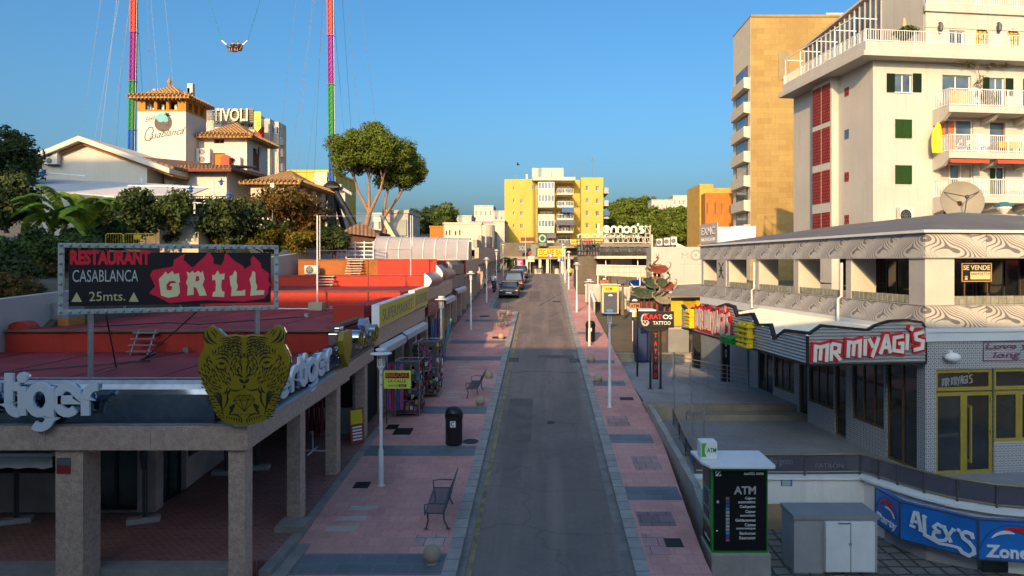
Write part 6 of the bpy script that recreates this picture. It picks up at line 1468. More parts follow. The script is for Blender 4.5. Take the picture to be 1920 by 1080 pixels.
def balc_item(name,label,cat,px,py,parts):
 u=ua(px,-.9);z=za(py,u,-.9);t_=thing(name,label,cat,MA@Vector((u,-.9,z)))
 for nm,fn,m_ in parts:
  mb=MB();fn(mb,u,z);build(nm,mb,m_,t_)
zf2=za(293,ua(1748),-1.3)+.285;zf1=za(207,ua(1748),-1.3)+.285
u=ua(1757,-.7);t_=thing('surfboard','yellow surfboard upright at the end of the middle balcony','surfboard',MA@Vector((u,-.7,zf2)))
mb=MB();mb.prism([(-.32,.0),(-.38,.5),(-.36,1.2),(-.1,1.75),(.1,1.95),(.25,1.75),(.33,1.2),(.36,.5),(.28,0)],-.04,.04,MA@frame((u,-.7,zf2),(1,0,0)));build('board',mb,YEL,t_,bev=.03)
mb=MB();mb.box(-.02,-.0,.041,.02,1.7,.05,MA@frame((u,-.7,zf2),(1,0,0)));build('stringer',mb,WHITEP,t_)
u=ua(1885,-.7);t_=thing('terrace_table','table under a yellow cloth on the middle balcony','table',MA@Vector((u,-.7,zf2)))
mb=MB();mb.box(u-.8,-1.1,zf2+.72,u+.8,-.3,zf2+.75,MA);mb.box(u-.82,-1.13,zf2+.35,u+.82,-1.101,zf2+.75,MA);build('cloth',mb,mat('cloth_yellow',(.6,.38,.03),.8),t_)
mb=MB()
for sx in(-.7,.7):
 for yy in(-1.0,-.4):mb.box(u+sx-.03,yy-.03,zf2,u+sx+.03,yy+.03,zf2+.72,MA)
build('legs',mb,WOODB,t_)
for i,px in enumerate((1795,1812,1845)):
 u=ua(px,-.8);t_=thing('garden_chair',['white folding chair nearest the red curtain on the middle balcony','white folding chair in the middle of the middle balcony','white chair beside the yellow table on the middle balcony'][i],'chair',MA@Vector((u,-.8,zf2)))
 T=MA@Matrix.Translation((u,-.8,zf2))@Matrix.Rotation(.5*i-.4,4,'Z')
 mb=MB();mb.tube([(-.22,-.2,0),(.2,.2,.85)],.015,5,T);mb.tube([(-.22,.2,0),(.2,-.2,.85)],.015,5,T);build('frame',mb,WHITEP,t_)
 mb=MB();mb.box(-.2,-.2,.43,.2,.2,.45,T);build('seat',mb,WHITEP,t_);mb=MB();mb.box(.18,-.2,.6,.2,.2,.85,T);build('backrest',mb,WHITEP,t_)
for i,(px,zf)in enumerate(((1838,zf1),(1862,zf1))):
 u=ua(px,-1.1);t_=thing('balcony_plant',['leafy plant left of the balcony post on the top balcony','leafy plant right of the balcony post on the top balcony'][i],'plant',MA@Vector((u,-1.1,zf)))
 build('leaves',leaves(clumps(MA@Vector((u,-1.1,zf+.6)),(.4,.25,.45),9,i+2,.3),16,.22,.17,5+i),L_MID,t_);mb=MB();mb.lathe([(.14,0),(.2,.3),(.18,.3)],MA@Matrix.Translation((u,-1.1,zf)),10);build('pot',mb,MC['terracotta'],t_)
u=ua(1836,-.3);t_=thing('climbing_vine','thin climbing vine hanging under the white cornice above the top balcony','plant',MA@Vector((u,-.3,zf1)))
mb=MB();mb.tube([(u,-.3,zf1),(u+.1,-.35,zf1+1.6),(u-.2,-.4,zc-.2),(u-2,-.4,zc-.1)],.025,5,MA);mb.tube([(u,-.4,zc-.2),(u+2.2,-.4,zc-.08)],.02,5,MA);build('stem',mb,BARK,t_)
build('leaves',leaves([MA@Vector(p)for p in((u,-.35,zf1+1.2),(u,-.35,zf1+1.7),(u+.1,-.35,zf1+2.1),(u-.5,-.4,zc-.2),(u-1.2,-.4,zc-.15),(u+.8,-.4,zc-.18),(u+1.7,-.4,zc-.15))],25,.3,.14,9),L_GOLD,t_)
acunit('tan air conditioner on the white apartment wall just above the club roof',0,0,0,.95,1.1,1).location=MA@Vector((ua(1692),-.3,9.9))
S.collection.objects['air_conditioner.001'].rotation_euler.z=AL
def bowl(label,px,py,d_):
 p=P(px,py,d_);t_=thing('plant_pot',label,'planter',p);mb=MB();mb.lathe([(.1,0),(.4,.35),(.42,.45),(.35,.45)],Matrix.Translation(p),14);build('bowl',mb,WHITEP,t_)
 mb=MB();mb.lathe([(.5,.46),(.52,.6),(.3,.66),(.2,.72)],Matrix.Translation(p),10);build('rim',mb,mat('teal_paint',(.03,.16,.22),.6),t_)
bowl('white pot with a teal star rim on the terrace behind the dish',1882,402,40)
SANDB=brick('sandstone_block',(.42,.285,.10),(.345,.225,.075),(.30,.20,.08),1.7,.62,.012,'xz',False,.85,.12,.2,bmp=.15,stain=.35)
tw=thing('apartment_tower','tall sandstone clad tower with stacked balconies on its edge','building',P(1460,490,80))
x0,x1=PX(1408,80),PX(1575,80);zt=PZ(32,80)
mb=MB();mb.box(x0,80,4,x1,87.3,zt);build('stone_wall',mb,SANDB,tw)
mb=MB();mb.box(x0-.03,80.04,4,x0-.003,87.28,zt-.02);build('side_wall',mb,CREAM,tw)
mb=MB();mb.box(x0-.02,79.9,zt+.002,x1,87.4,zt+.25);build('roof_edge',mb,SANDB,tw)
for k in range(7):
 zz=PZ(262-0+45.8*k-130+0,81)if False else PZ(148+45.6*k,81)
 mb=MB();mb.hexa([(x0-.75,80.3,zz-1.2),(x0-.035,80.3,zz-1.35),(x0-.035,86.6,zz-1.35),(x0-.55,86.6,zz-1.2),(x0-.75,80.3,zz),(x0-.035,80.3,zz),(x0-.035,86.6,zz),(x0-.55,86.6,zz)]);ba=build('balcony',mb,CREAM,tw)
 mb=MB();xa,xb=x0-.5,x0-.04
 mb.box(x0-.09,81.0,zz+.02,x0-.04,85.8,zz+1.62);build('window',mb,WOODB,ba);mb=MB();mb.box(x0-.12,81.4,zz+.1,x0-.095,85.4,zz+1.5);build('pane',mb,BGLASS,ba)
mb=MB();mb.box(PX(1460,79.9),79.93,PZ(150,80),PX(1480,79.9),79.99,PZ(95,80));build('vent_grille',mb,corr('pale_vent',(.5,.42,.25),(.38,.3,.15),'z',30),tw)
mb=MB();mb.box(PX(1549,84),84,20,PX(1625,84),92,PZ(24,84));mb.box(PX(1570,83),83,20,PX(1600,83),83.9,PZ(34,83));build('stair_head',mb,WHITE,tw)
ob=thing('apartment_building','orange rendered block left of the sandstone tower','building',P(1345,490,115))
x0,x1=PX(1312,115),PX(1390,115);mb=MB();mb.box(x0,115,5,PX(1337,115),125,PZ(345,115));mb.box(PX(1337,115)+.01,115.5,5,x1,125,PZ(352,115));build('upper_wall',mb,mat('ochre_wall',(.55,.33,.07),.8),ob)
mb=MB();mb.box(x0+.2,112,5,x1,114.9,PZ(362,112));build('front_wall',mb,mat('orange_wall',(.42,.16,.025),.8),ob)
for px in(1325,1340,1352):mb=MB();mb.box(PX(px,112),111.9,PZ(400,112),PX(px+1.5,112),111.99,PZ(380,112));build('window_slit',mb,BGLASS,ob)
YW=mat('yellow_render',(.50,.36,.075),.85,var=.06,scale=.15,stain=.15,bmp=.1)
yb=thing('apartment_building','six storey yellow apartment building at the end of the street','building',P(1042,490,152))
D0=150.0
def px2(p):return PX(p,D0)
zt=PZ(336,D0);zg=4
ws=[]
xa,xb=px2(946),px2(1008)
def Wq(px0,py0,w_,h_,base,**k):ws.append((px2(px0)-base,PZ(py0+h_,D0)-zg,w_*D0/F,h_*D0/F,k))
for r in range(5):
 y=349+23.4*r
 if r in(0,1,2,3):Wq(962,y+1,3,6,xa,nx=1)
 if r in(0,):Wq(998,y-1,6,8,xa)
 if r in(1,2,3):Wq(975.5,y+1,5,8,xa)
facade(yb,frame((xa,D0,zg),(1,0,0)),xb-xa,zt-zg,ws,YW,.25,WHITEP,DGLASS)
xc,xd=px2(1092),px2(1131);ws=[]
for r in range(4):
 y=348+23.4*r;Wq(1098,y,6,9,xc);Wq(1117,y+1,6,9,xc)
facade(yb,frame((xc,D0,zg),(1,0,0)),xd-xc,PZ(333,D0)-zg,ws,YW,.25,WHITEP,DGLASS)
mb=MB();mb.box(xa,D0+.26,zg,xa+.2,D0+14,zt);mb.box(xb,D0+4,zg,xc,D0+14,zt+.3);mb.box(xd-.2,D0+.26,zg,xd,D0+14,PZ(333,D0));mb.box(xb-.01,D0+.01,zg,xb+.01,D0+4,zt);mb.box(xc-.3,D0-.0+.02,zg,xc-.01,D0+4,PZ(333,D0));mb.box(xa,D0+.28,zt-.1,xb,D0+14,zt+.02);mb.box(xc,D0+.28,PZ(333,D0)-.1,xd,D0+14,PZ(333,D0)+.02);build('wall',mb,YW,yb)
mb=MB();mb.box(px2(998),D0-2.0,PZ(340,D0),px2(1078),D0+4,PZ(334,D0));build('roof_slab',mb,CREAM,yb)
for r in range(6):
 zf=PZ(363+23.8*r,D0-2)
 for a,c,m_ in((1009,1039,0),(1044,1074,1)):
  if r==5 and m_==0:continue
  xa_,xb_=px2(a),px2(c)
  mb=MB();mb.box(xa_,D0-2.2,zf-.25,xb_,D0+3.9,zf);bl=build('balcony',mb,CREAM,yb)
  mb=MB();mb.box(xa_,D0-2.2,zf+.01,xb_,D0-2.1,zf+1.0)if m_==0 else railing(mb,(xa_,D0-2.15,zf),(xb_,D0-2.15,zf),1.0,.3,.03,2,.05);build('railing',mb,WHITEP if m_ else CREAM,bl)
  if m_==0 and r in(0,1,3):
   win(yb,frame((xa_,D0-2.15,zf+1.0),(1,0,0)),0,0,xb_-xa_,1.5,WHITEP,BGLASS,.1,5,1,.1)
  else:
   win(yb,frame((xa_+.3,D0+3.95,zf+.1),(1,0,0)),0,0,xb_-xa_-.6,2.1,WHITEP,DGLASS,-.06,3,1,.1)
 if r in(2,3,4):
  a,c=(px2(1053),px2(1075))if r==2 else((px2(1042),px2(1076))if r==3 else(px2(1020),px2(1042)))
  mb=MB();zz=zf+2.4;mb.hexa([(a,D0-3.6,zz-1.1),(c,D0-3.6,zz-1.1),(c,D0-2.0,zz),(a,D0-2.0,zz),(a,D0-3.6,zz-1.0),(c,D0-3.6,zz-1.0),(c,D0-2.0,zz+.1),(a,D0-2.0,zz+.1)]);build('awning',mb,mat('awning%d'%r,[(.06,.13,.28),(.12,.11,.16),(.14,.13,.17)][r-2],.8),yb)
mb=MB();mb.box(px2(997),D0+5,zt,px2(1058),D0+11,PZ(309,D0));mb.box(px2(1010),D0+4.6,zt,px2(1034),D0+4.99,PZ(316,D0));mb.box(px2(985),D0+4,zt,px2(989),D0+5,zt+1.6);build('stair_head',mb,WHITE,yb)
mb=MB()
for px,h in((1091,4.8),(1115,6),(1074,3.2),(965,2)):
 mb.cyl((px2(px),D0+6,zt),(px2(px),D0+6,zt+h),.05,n=4);mb.box(px2(px)-.9,D0+6,zt+h-.5,px2(px)+.9,D0+6.04,zt+h-.44);mb.box(px2(px)-.6,D0+6,zt+h-1.0,px2(px)+.6,D0+6.04,zt+h-.94)
build('antenna',mb,DSTEEL,yb)
for r in range(6):
 zf=PZ(360+23.8*r,D0);mb=MB();mb.box(xd+.01,D0+1,zf-.2,px2(1142),D0+10,zf);bl=build('balcony',mb,WHITE,yb);mb=MB();mb.box(px2(1142)-.1,D0+1,zf+.01,px2(1142),D0+10,zf+1.1);mb.box(xd+.02,D0+1,zf+.01,px2(1142)-.11,D0+1.1,zf+1.1);build('railing',mb,mat('balcony_blue_grey',(.30,.36,.42),.6),bl)
mb=MB();mb.box(px2(1132),D0+.4,PZ(404,D0),px2(1143),D0+1,PZ(396,D0));build('awning',mb,MC['awning2'],yb)
def simple_block(label,px0,px1,py0,d_,depth,m_,rows=0,cols=0,name='apartment_building',zg=5.0,trim=None):
 t_=thing(name,label,'building',P((px0+px1)/2,480,d_));x0,x1=PX(px0,d_),PX(px1,d_);zt=PZ(py0,d_);ws=[]
 for r in range(rows):
  for c in range(cols):
   ws.append(((x1-x0)*(c+.3)/cols,zt-zg-2.6-2.9*r,(x1-x0)*.32/cols,1.3))
 facade(t_,frame((x0,d_,zg),(1,0,0)),x1-x0,zt-zg,ws,m_,.2,WHITEP,DGLASS)
 mb=MB();mb.box(x0,d_+.21,zg,x0+.2,d_+depth,zt);mb.box(x1-.2,d_+.21,zg,x1,d_+depth,zt);build('side_wall',mb,m_,t_)
 mb=MB();mb.box(x0-.1,d_-.1,zt+.002,x1+.1,d_+depth,zt+.3);build('roof',mb,trim or m_,t_)
 return t_
simple_block('white flat roofed block with a pink roof band left of the yellow building',882,946,418,140,10,WHITE,1,4,trim=mat('pink_band',(.50,.20,.30),.7))
simple_block('small white cube house on the skyline left of the yellow building',889,925,387,190,10,WHITE,3,4,zg=12)
simple_block('low white house behind the small cube house',925,947,397,185,10,WHITE,1,2,zg=12)
simple_block('long white flat house at the left of the pink roof band',853,884,406,160,10,WHITE,1,3)
t_=simple_block('cream curved cafe building behind the plastic vault',831,902,421,100,8,CREAM,0,0)
mb=MB();mb.cyl((PX(895,100),102.5,5),(PX(895,100),102.5,PZ(421,100)),2.4,n=24);build('rounded_corner',mb,CREAM,t_)
for k,px in enumerate((836,842,853,861)):mb=MB();mb.box(PX(px,99.9),99.93,PZ(441,100),PX(px+2,99.9),99.99,PZ(433-(k%2)*2,100));build('slit_window',mb,DGLASS,t_)
simple_block('small orange house with a cream door panel left of the cafe',806,832,427,110,7,mat('orange_wall',(.42,.16,.025),.8),0,0)
simple_block('narrow pale grey house front next to the yellow building',925,946,415,112,10,mat('pale_stone',(.52,.47,.40),.85),0,0)
simple_block('low blue grey building with a red roof edge behind the far arcade',901,926,436,106,8,mat('blue_grey_wall',(.25,.28,.33),.8),1,1,trim=WALLR)
simple_block('white row house on the wooded hill, left of the hill',1222,1262,376,215,8,WHITE,1,5,zg=22)
simple_block('white row house on the wooded hill, near the orange block',1262,1312,368,225,8,WHITE,1,6,zg=22)
bw=thing('bar_building','low bar front with a long yellow graffiti style sign at the street end','building',P(1035,515,97))
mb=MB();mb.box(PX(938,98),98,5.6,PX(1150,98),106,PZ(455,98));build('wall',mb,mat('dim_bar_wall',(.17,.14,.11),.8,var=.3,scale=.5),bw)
mb=MB();mb.box(PX(948,97),95.5,PZ(486,96),PX(1100,97),97.9,PZ(481,96));mb.box(PX(1005,97),95.3,PZ(465,96),PX(1095,97),97.9,PZ(461.5,96));build('canopy',mb,mat('canopy_tan',(.30,.24,.17),.8),bw)
for px in(960,985,1010,1024,1052,1064):mb=MB();mb.box(PX(px,95.6),95.6,5.6,PX(px+5,95.6),95.95,PZ(486,96));build('pillar',mb,CREAM,bw)
mb=MB()
for i in range(5):mb.box(PX(970+17*i,97.9),97.85,5.7,PX(981+17*i,97.9),97.99,PZ(490,98))
build('doors',mb,DGLASS,bw)
t_=thing('bar_sign','long yellow sign board with ragged dark lettering at the street end','sign',P(1034,480,95.2));g_=random.Random(3)
x0,x1=PX(1008,95.2),PX(1060,95.2);za_,zb_=PZ(481,95.2),PZ(466,95.2)
mb=MB();mb.box(x0,95.2,za_,x1,95.29,zb_);build('board',mb,YEL,t_)
text(t_,'ESCAPE BAR',frame((x0,95.19,za_),(1,0,0)),.15,.2,x1-x0-.3,(zb_-za_)*.7,mat('dark_ochre',(.22,.13,.01),.6),.003,.01,.02)
def fsign(label,px0,py0,px1,py1,d_,col,body,tcol,**k):
 t_=thing('bar_sign',label,'sign',P((px0+px1)/2,py1,d_));x0,x1,z0,z1=PX(px0,d_),PX(px1,d_),PZ(py1,d_),PZ(py0,d_)
 mb=MB();mb.box(x0,d_,z0,x1,d_+.15,z1);build('board',mb,mat('signcol_%d_%d'%(px0,py0),col,.5,var=.12,scale=2),t_)
 if body:text(t_,body,frame((x0,d_-.003,z0),(1,0,0)),(x1-x0)*.1,(z1-z0)*k.get('v',.25),(x1-x0)*.8,(z1-z0)*k.get('hh',.5),mat('signtxt_%d_%d'%(px0,py0),tcol,.5),.003,.01,.01)
 return t_
t_=fsign('dark pub sign with a pale green round emblem above the yellow bar sign',1008,438,1026,462,94.5,(.03,.04,.035),'CROSS',(.35,.42,.32),v=.06,hh=.18)
mb=MB();p=P(1017,447,94.5);mb.ribbon(arc(0,0,.42,.45,0,345,16),.22,.003,.02,frame(p-Vector((0,.005,0)),(1,0,0)));build('emblem',mb,mat('emblem_green',(.25,.45,.33),.5),t_)
fsign('small yellow and black bar sign right of the long yellow sign',1070,449,1086,458,93,(.62,.46,.02),'BAR',(.05,.04,.02))
fsign('red panel with dark lettering beside the small yellow bar sign',1094,449,1110,455,93,(.45,.02,.02),'TOP',(.6,.5,.4))
fsign('dark maroon awning board low on the yellow building',976,445,1003,452,100,(.14,.02,.02),None,None)
fsign('dim painted board with a pale swirl left of the pub sign',972,456,988,474,96,(.07,.075,.08),'SOL',(.35,.35,.33))
fsign('green grey upright banner beside the pub sign',996,458,1006,480,96,(.16,.20,.16),None,None)
t_=thing('scaffold_sign','tangle of rusty sign frames above the bars left of the white lettering','sign frame',P(1100,470,75));mb=MB();g_=random.Random(4)
for i in range(9):
 px=1083+5.5*i;mb.cyl(P(px,480,75),P(px+g_.uniform(-2,2),448+g_.uniform(0,8),75),.05,n=5)
for py in(452,460,470,478):mb.tube([P(1082,py,75.1),P(1132,py+g_.uniform(-2,2),75.1)],.05,5)
build('bars',mb,DSTEEL,t_)
mb=MB();mb.box(PX(1084,75.3),75.3,PZ(479,75.3),PX(1126,75.3),75.4,PZ(458,75.3));build('mesh_board',mb,mat('grey_brown_board',(.18,.15,.13),.8,var=.35,scale=1.5),t_)
lb=thing('bar_building','open roofed bar with white roof lettering and a dark tarpaulin','building',P(1160,520,64))
D=64.0
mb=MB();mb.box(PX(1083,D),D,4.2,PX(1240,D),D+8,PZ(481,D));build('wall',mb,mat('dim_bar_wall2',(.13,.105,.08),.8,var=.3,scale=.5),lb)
mb=MB();mb.box(PX(1117,62),61,PZ(485,62),PX(1222,62),63.9,PZ(480,62));build('roof_slab',mb,CREAM,lb)
mb=MB();mb.box(PX(1125,62.5),62.5,PZ(463,62.5),PX(1222,62.5),66,PZ(457,62.5));build('roof',mb,mat('grey_roof',(.2,.18,.17),.8),lb)
mb=MB();n=26;
for i in range(n):
 for j in range(4):
  f=lambda a,q:(PX(1123+99*a/n,62),61.6-.35*math.sin(q/4*3.1)+.12*math.sin(a*1.7+q),PZ(480,62)+(PZ(463.5+1.5*math.sin(a*.9),62)-PZ(480,62))*q/4)
  mb.quad(f(i,j),f(i+1,j),f(i+1,j+1),f(i,j+1))
build('tarpaulin',mb,mat('dark_tarp',(.075,.08,.075),.6,var=.3,scale=1),lb,smooth=60)
mb=MB();mb.box(PX(1145,63.8),63.85,PZ(497,64),PX(1185,63.8),63.98,PZ(486,64));build('menu_panels',mb,CREAM,lb)
for px in(1135,1195,1219):mb=MB();mb.box(PX(px,61.5),61.5,4.3,PX(px+1.6,61.5),61.6,PZ(485,61.5));build('post',mb,LAMPW,lb)
t_=thing('bar_lettering',"big white rounded roof letters on a steel truss above the tarpaulin bar",'sign',P(1164,455,63))
mb=MB();T=frame(P(1121,436.5,62.6),(1,0,0));roundtext(mb,"Lennon's",T,0,0,PX(1208,62.6)-PX(1121,62.6),.62,.17,0,.12);build('letters',mb,LW,t_)
mb=MB();roundtext(mb,"Lennon's",frame(P(1131,447,63.2),(1,0,0)),0,0,3.4,.36,.13,0,.08);build('second_row',mb,LW,t_)
mb=MB();d_=63.0;xs_=[1140+9.5*i for i in range(9)]
for i,px in enumerate(xs_[:-1]):mb.tube([P(px,455,d_),P(px+4.75,437,d_),P(px+9.5,455,d_)],.045,5)
for py in(437.5,445,455):mb.tube([P(1131,py,d_),P(1219,py,d_)],.05,5)
for px in(1210,1219):mb.cyl(P(px,458,d_),P(px,422,d_),.05,n=5)
mb.tube([P(1208,425,d_),P(1219,425,d_)],.04,4);mb.tube([P(1210,422,d_),P(1219,437,d_)],.04,4)
build('truss',mb,mat('truss_white',(.55,.5,.42),.5),t_)
t_=thing('bar_lettering','smaller pale rounded letters on the bar roof in front of the yellow building','sign',P(1105,446,72))
mb=MB();roundtext(mb,"nonno",frame(P(1083,446,72),(1,0,0)),0,0,3.6,.42,.14,0,.1);build('letters',mb,mat('tan_white_letter',(.6,.52,.36),.5),t_)
mb=MB();mb.box(PX(1080,72.1),72.12,PZ(448,72),PX(1150,72.1),72.2,PZ(446.5,72));mb.box(PX(1090,72.2),72.2,PZ(470,72),PX(1092,72.2),72.3,PZ(447,72));mb.box(PX(1140,72.2),72.2,PZ(470,72),PX(1142,72.2),72.3,PZ(447,72));build('support',mb,DSTEEL,t_)
t_=thing('white_screen','long white tiled screen wall in front of the tarpaulin bar','wall',P(1170,520,56))
mb=MB();mb.hexa([P(1119,516,57),P(1220,521,55),P(1220,521,55.3),P(1119,516,57.3),P(1119,497,57),P(1220,499,55),P(1220,499,55.3),P(1119,497,57.3)]);build('panel',mb,brick('white_tile_grid',(.62,.58,.50),(.58,.54,.46),(.40,.37,.31),.42,.42,.02,'xz',False,.5,.06,1,off=0),t_)
mb=MB();mb.tube([P(1119,516,56.95),P(1119,497,56.95),P(1220,499,54.95)],.04,5);mb.cyl(P(1121,540,57),P(1121,516,57),.05,n=5);mb.cyl(P(1200,545,55.4),P(1200,520,55.4),.05,n=5);build('frame',mb,WHITEP,t_)
t_=thing('bar_railing','cream metal railing panels between the right pavement and the bar terrace','railing',(4.2,66,4.6))
mb=MB()
for k in range(5):
 y0,y1=60+3.4*k,63.2+3.4*k
 for z in(.1,.45,.8,1.15):mb.tube([(4.15,y0,gz(y0)+z),(4.15,y1,gz(y1)+z)],.035,4)
 for q in range(5):y=y0+(y1-y0)*q/4;mb.cyl((4.15,y,gz(y)),(4.15,y,gz(y)+1.2),.035,n=4)
build('bars',mb,mat('cream_metal',(.55,.47,.33),.5),t_)
for i,(px0,px1,py0,py1,d_,lab)in enumerate(((1097,1139,535,566,57,'white panelled low wall left of the yellow cash kiosk'),(1161,1182,540,580,55,'white panelled low wall right of the yellow cash kiosk'))):
 t_=thing('low_wall',lab,'wall',P((px0+px1)/2,py1,d_));n=3
 for k in range(n):mb=MB();a,c=PX(px0+(px1-px0)*k/n,d_),PX(px0+(px1-px0)*(k+1)/n,d_);mb.box(a+.015,d_,PZ(py1,d_),c-.015,d_+.12,PZ(py0,d_));build('panel',mb,WHITE,t_)
 mb=MB();mb.box(PX(px0,d_)-.05,d_-.03,PZ(py0,d_)+.002,PX(px1,d_)+.05,d_+.15,PZ(py0,d_)+.07);build('cap',mb,WHITEP,t_)
t_=thing('low_wall','grey side wall running back along the right pavement behind the lamp posts','wall',(4.15,56,3.8));mb=MB();mb.hexa([(4.08,53.5,3.5),(4.22,53.5,3.5),(4.22,60,4),(4.08,60,4),(4.08,53.5,gz(53.5)+.7),(4.22,53.5,gz(53.5)+.7),(4.22,60,gz(60)+1.4),(4.08,60,gz(60)+1.4)]);build('wall',mb,CONC,t_);mb=MB();mb.hexa([(4.04,53.5,gz(53.5)+.702),(4.26,53.5,gz(53.5)+.702),(4.26,60,gz(60)+1.402),(4.04,60,gz(60)+1.402),(4.04,53.5,gz(53.5)+.76),(4.26,53.5,gz(53.5)+.76),(4.26,60,gz(60)+1.46),(4.04,60,gz(60)+1.46)]);build('cap',mb,WHITEP,t_)
d_=52.0;t_=thing('cash_kiosk','yellow framed cash machine kiosk with a dark blue front by the right pavement','cash machine',P(1144,588,d_))
mb=MB();mb.box(PX(1129,d_),d_,PZ(588,d_),PX(1160,d_),d_+1.2,PZ(535,d_));build('frame',mb,mat('kiosk_cream',(.62,.5,.28),.6),t_)
mb=MB();mb.box(PX(1131,d_),d_-.03,PZ(546,d_),PX(1158,d_),d_-.002,PZ(537,d_));hd=build('header',mb,YEL,t_)
text(hd,'ATM',frame((PX(1135,d_),d_-.034,PZ(544,d_)),(1,0,0)),0,0,.5,.2,TEXTB,.001,.005,.02)
mb=MB();mb.box(PX(1132,d_),d_-.04,PZ(586,d_),PX(1157,d_),d_-.002,PZ(548,d_));dr=build('door',mb,mat('kiosk_navy',(.07,.08,.12),.4),t_)
mb=MB();T=frame((PX(1144.5,d_),d_-.044,PZ(555,d_)),(1,0,0));mb.prism(arc(0,0,.17,.14,0,180,10),.0,.01,T);build('emblem',mb,SW,dr)
mb=MB();mb.box(PX(1128,d_)-.1,d_-.15,PZ(535,d_)+.002,PX(1161,d_)+.1,d_+1.3,PZ(535,d_)+.1);build('roof',mb,CREAM,t_)
def atm_flag(label,px0,py0,px1,py1,d_,pole_px,pole_y,z_base):
 t_=thing('cash_sign',label,'sign',(PX(pole_px,d_),d_,z_base));x0,x1,z0,z1=PX(px0,d_),PX(px1,d_),PZ(py1,d_),PZ(py0,d_)
 mb=MB();mb.box(x0,d_-.06,z0+(z1-z0)*.5,x1,d_+.06,z1);build('top_panel',mb,BLACK,t_)
 mb=MB();mb.box(x0,d_-.058,z0,x1,d_+.058,z0+(z1-z0)*.497);o=build('lower_panel',mb,mat('atm_orange',(.62,.20,.03),.5),t_)
 text(o,'ATM',frame((x0,d_-.06,z0),(1,0,0)),(x1-x0)*.08,(z1-z0)*.08,(x1-x0)*.84,(z1-z0)*.32,TEXTB,.001,.006,.03)
 mb=MB();mb.prism(arc((x0+x1)/2,z0+(z1-z0)*.68,(x1-x0)*.28,(z1-z0)*.2,0,180,8),-.07,-.0605,Matrix(((1,0,0,0),(0,0,1,d_),(0,1,0,0),(0,0,0,1))));build('emblem',mb,SW,t_)
 mb=MB();mb.cyl((PX(pole_px,d_),d_,z_base),(PX(pole_px,d_),d_,z0+.02),.05,n=8);build('pole',mb,BLACK,t_)
atm_flag('black and orange cash sign on a dark pole beside the dragon gate',1180.5,558,1199,578,33.5,1195,702,1.95)
atm_flag('smaller black and orange cash sign behind the yellow cash kiosk',1126,520,1140,532,56,1133,545,5.0)
t_=thing('street_light','dark hooded floodlight on a thick post right of the yellow kiosk','floodlight',P(1167,590,50));d_=50
mb=MB();mb.cyl(P(1167.5,590,d_),P(1167.5,533,d_),.08,n=8);mb.cyl(P(1167.5,590,d_),P(1167.5,562,d_),.14,n=8);build('post',mb,mat('olive_post',(.16,.13,.07),.6),t_);mb=MB();mb.box(PX(1157,d_),d_-.3,PZ(533,d_),PX(1175,d_),d_+.2,PZ(524,d_));build('head',mb,DSTEEL,t_,bev=.06)
t_=thing('tarpaulin','bright blue tarpaulin draped over a frame behind the low white walls','tarpaulin',P(1197,535,58));mb=MB();mb.hexa([P(1178,536,58),P(1214,536,58),P(1214,536,60),P(1182,536,60),P(1180,526,58.4),P(1213,523,58.4),P(1213,523,59.8),P(1184,525,59.8)]);build('sheet',mb,mat('tarp_blue',(.015,.12,.42),.5,var=.2),t_,bev=.12);mb=MB();mb.tube([P(1176,524,57.6),P(1190,540,57.4)],.05,5);mb.tube([P(1180,537,57.8),P(1216,537,57.8)],.05,5);build('frame',mb,WHITEP,t_)
d_=48.0;t_=thing('hoarding_wall','large white hoarding wall with faded grey lettering left of the club','wall',P(1270,535,d_))
x0,x1=PX(1224,d_),PX(1345,d_);mb=MB();mb.box(x0,d_,PZ(560,d_),x1,d_+.25,PZ(463,d_));build('panel',mb,WHITE,t_)
mb=MB();mb.box(x0-.1,d_-.05,PZ(560,d_),x0-.002,d_+.3,PZ(440,d_));mb.box(PX(1222,d_),d_-.08,PZ(534,d_),x1,d_-.003,PZ(531,d_));build('post',mb,CREAM,t_)
FG=mat('faded_grey_print',(.30,.29,.27),.7);T=frame((0,d_-.002,0),(1,0,0))
text(t_,'M',T,PX(1278,d_),PZ(485,d_),PX(1291,d_)-PX(1278,d_),PZ(474,d_)-PZ(485,d_),FG,.0,.006)
mb=MB();c_=P(1305,478.5,d_);mb.ribbon(arc(c_.x,c_.z,.34,.34,0,350,24),.13,0,.006,T);mb.ribbon(arc(c_.x,c_.z,.06,.06,0,340,10),.1,0,.006,T);build('ring_letter',mb,FG,t_)
text(t_,'O',T,PX(1318,d_),PZ(487,d_),.6,.75,FG,.0,.006,.03)
text(t_,'magalluf.de.lopez',T,PX(1274,d_),PZ(497,d_),PX(1322,d_)-PX(1274,d_),.12,FG,.0,.006);text(t_,'A WEBBER',T,PX(1235,d_),PZ(473,d_),.6,.1,mat('very_faded_print',(.5,.48,.45),.8),.0,.006)
for i,px in enumerate((1236,1250,1263)):acunit(['tan box air conditioner on the hoarding roof, left of three','tan box air conditioner on the hoarding roof, middle of three','tan box air conditioner on the hoarding roof, right of three'][i],PX(px,50),50,PZ(462,50)+.02*i,.42,.55+.06*i,1)
t_=thing('flat_roof','low flat roof behind the white hoarding under the three boxes','roof',P(1260,465,50));mb=MB();mb.box(PX(1228,49),49,5,PX(1335,49),53,PZ(463,50)-.02);build('slab',mb,CONC,t_);mb=MB();mb.hexa([P(1268,463,49.2),P(1286,463,49.2),P(1286,463,50.5),P(1268,463,50.5),P(1268,456,49.2),P(1270,456,49.2),P(1270,456,50.5),P(1268,456,50.5)]);build('ramp',mb,CREAM,t_)
d_=43.0;t_=thing('yellow_hut','yellow hut with a pierced block window and a sloping grey canvas roof','hut',P(1290,620,d_))
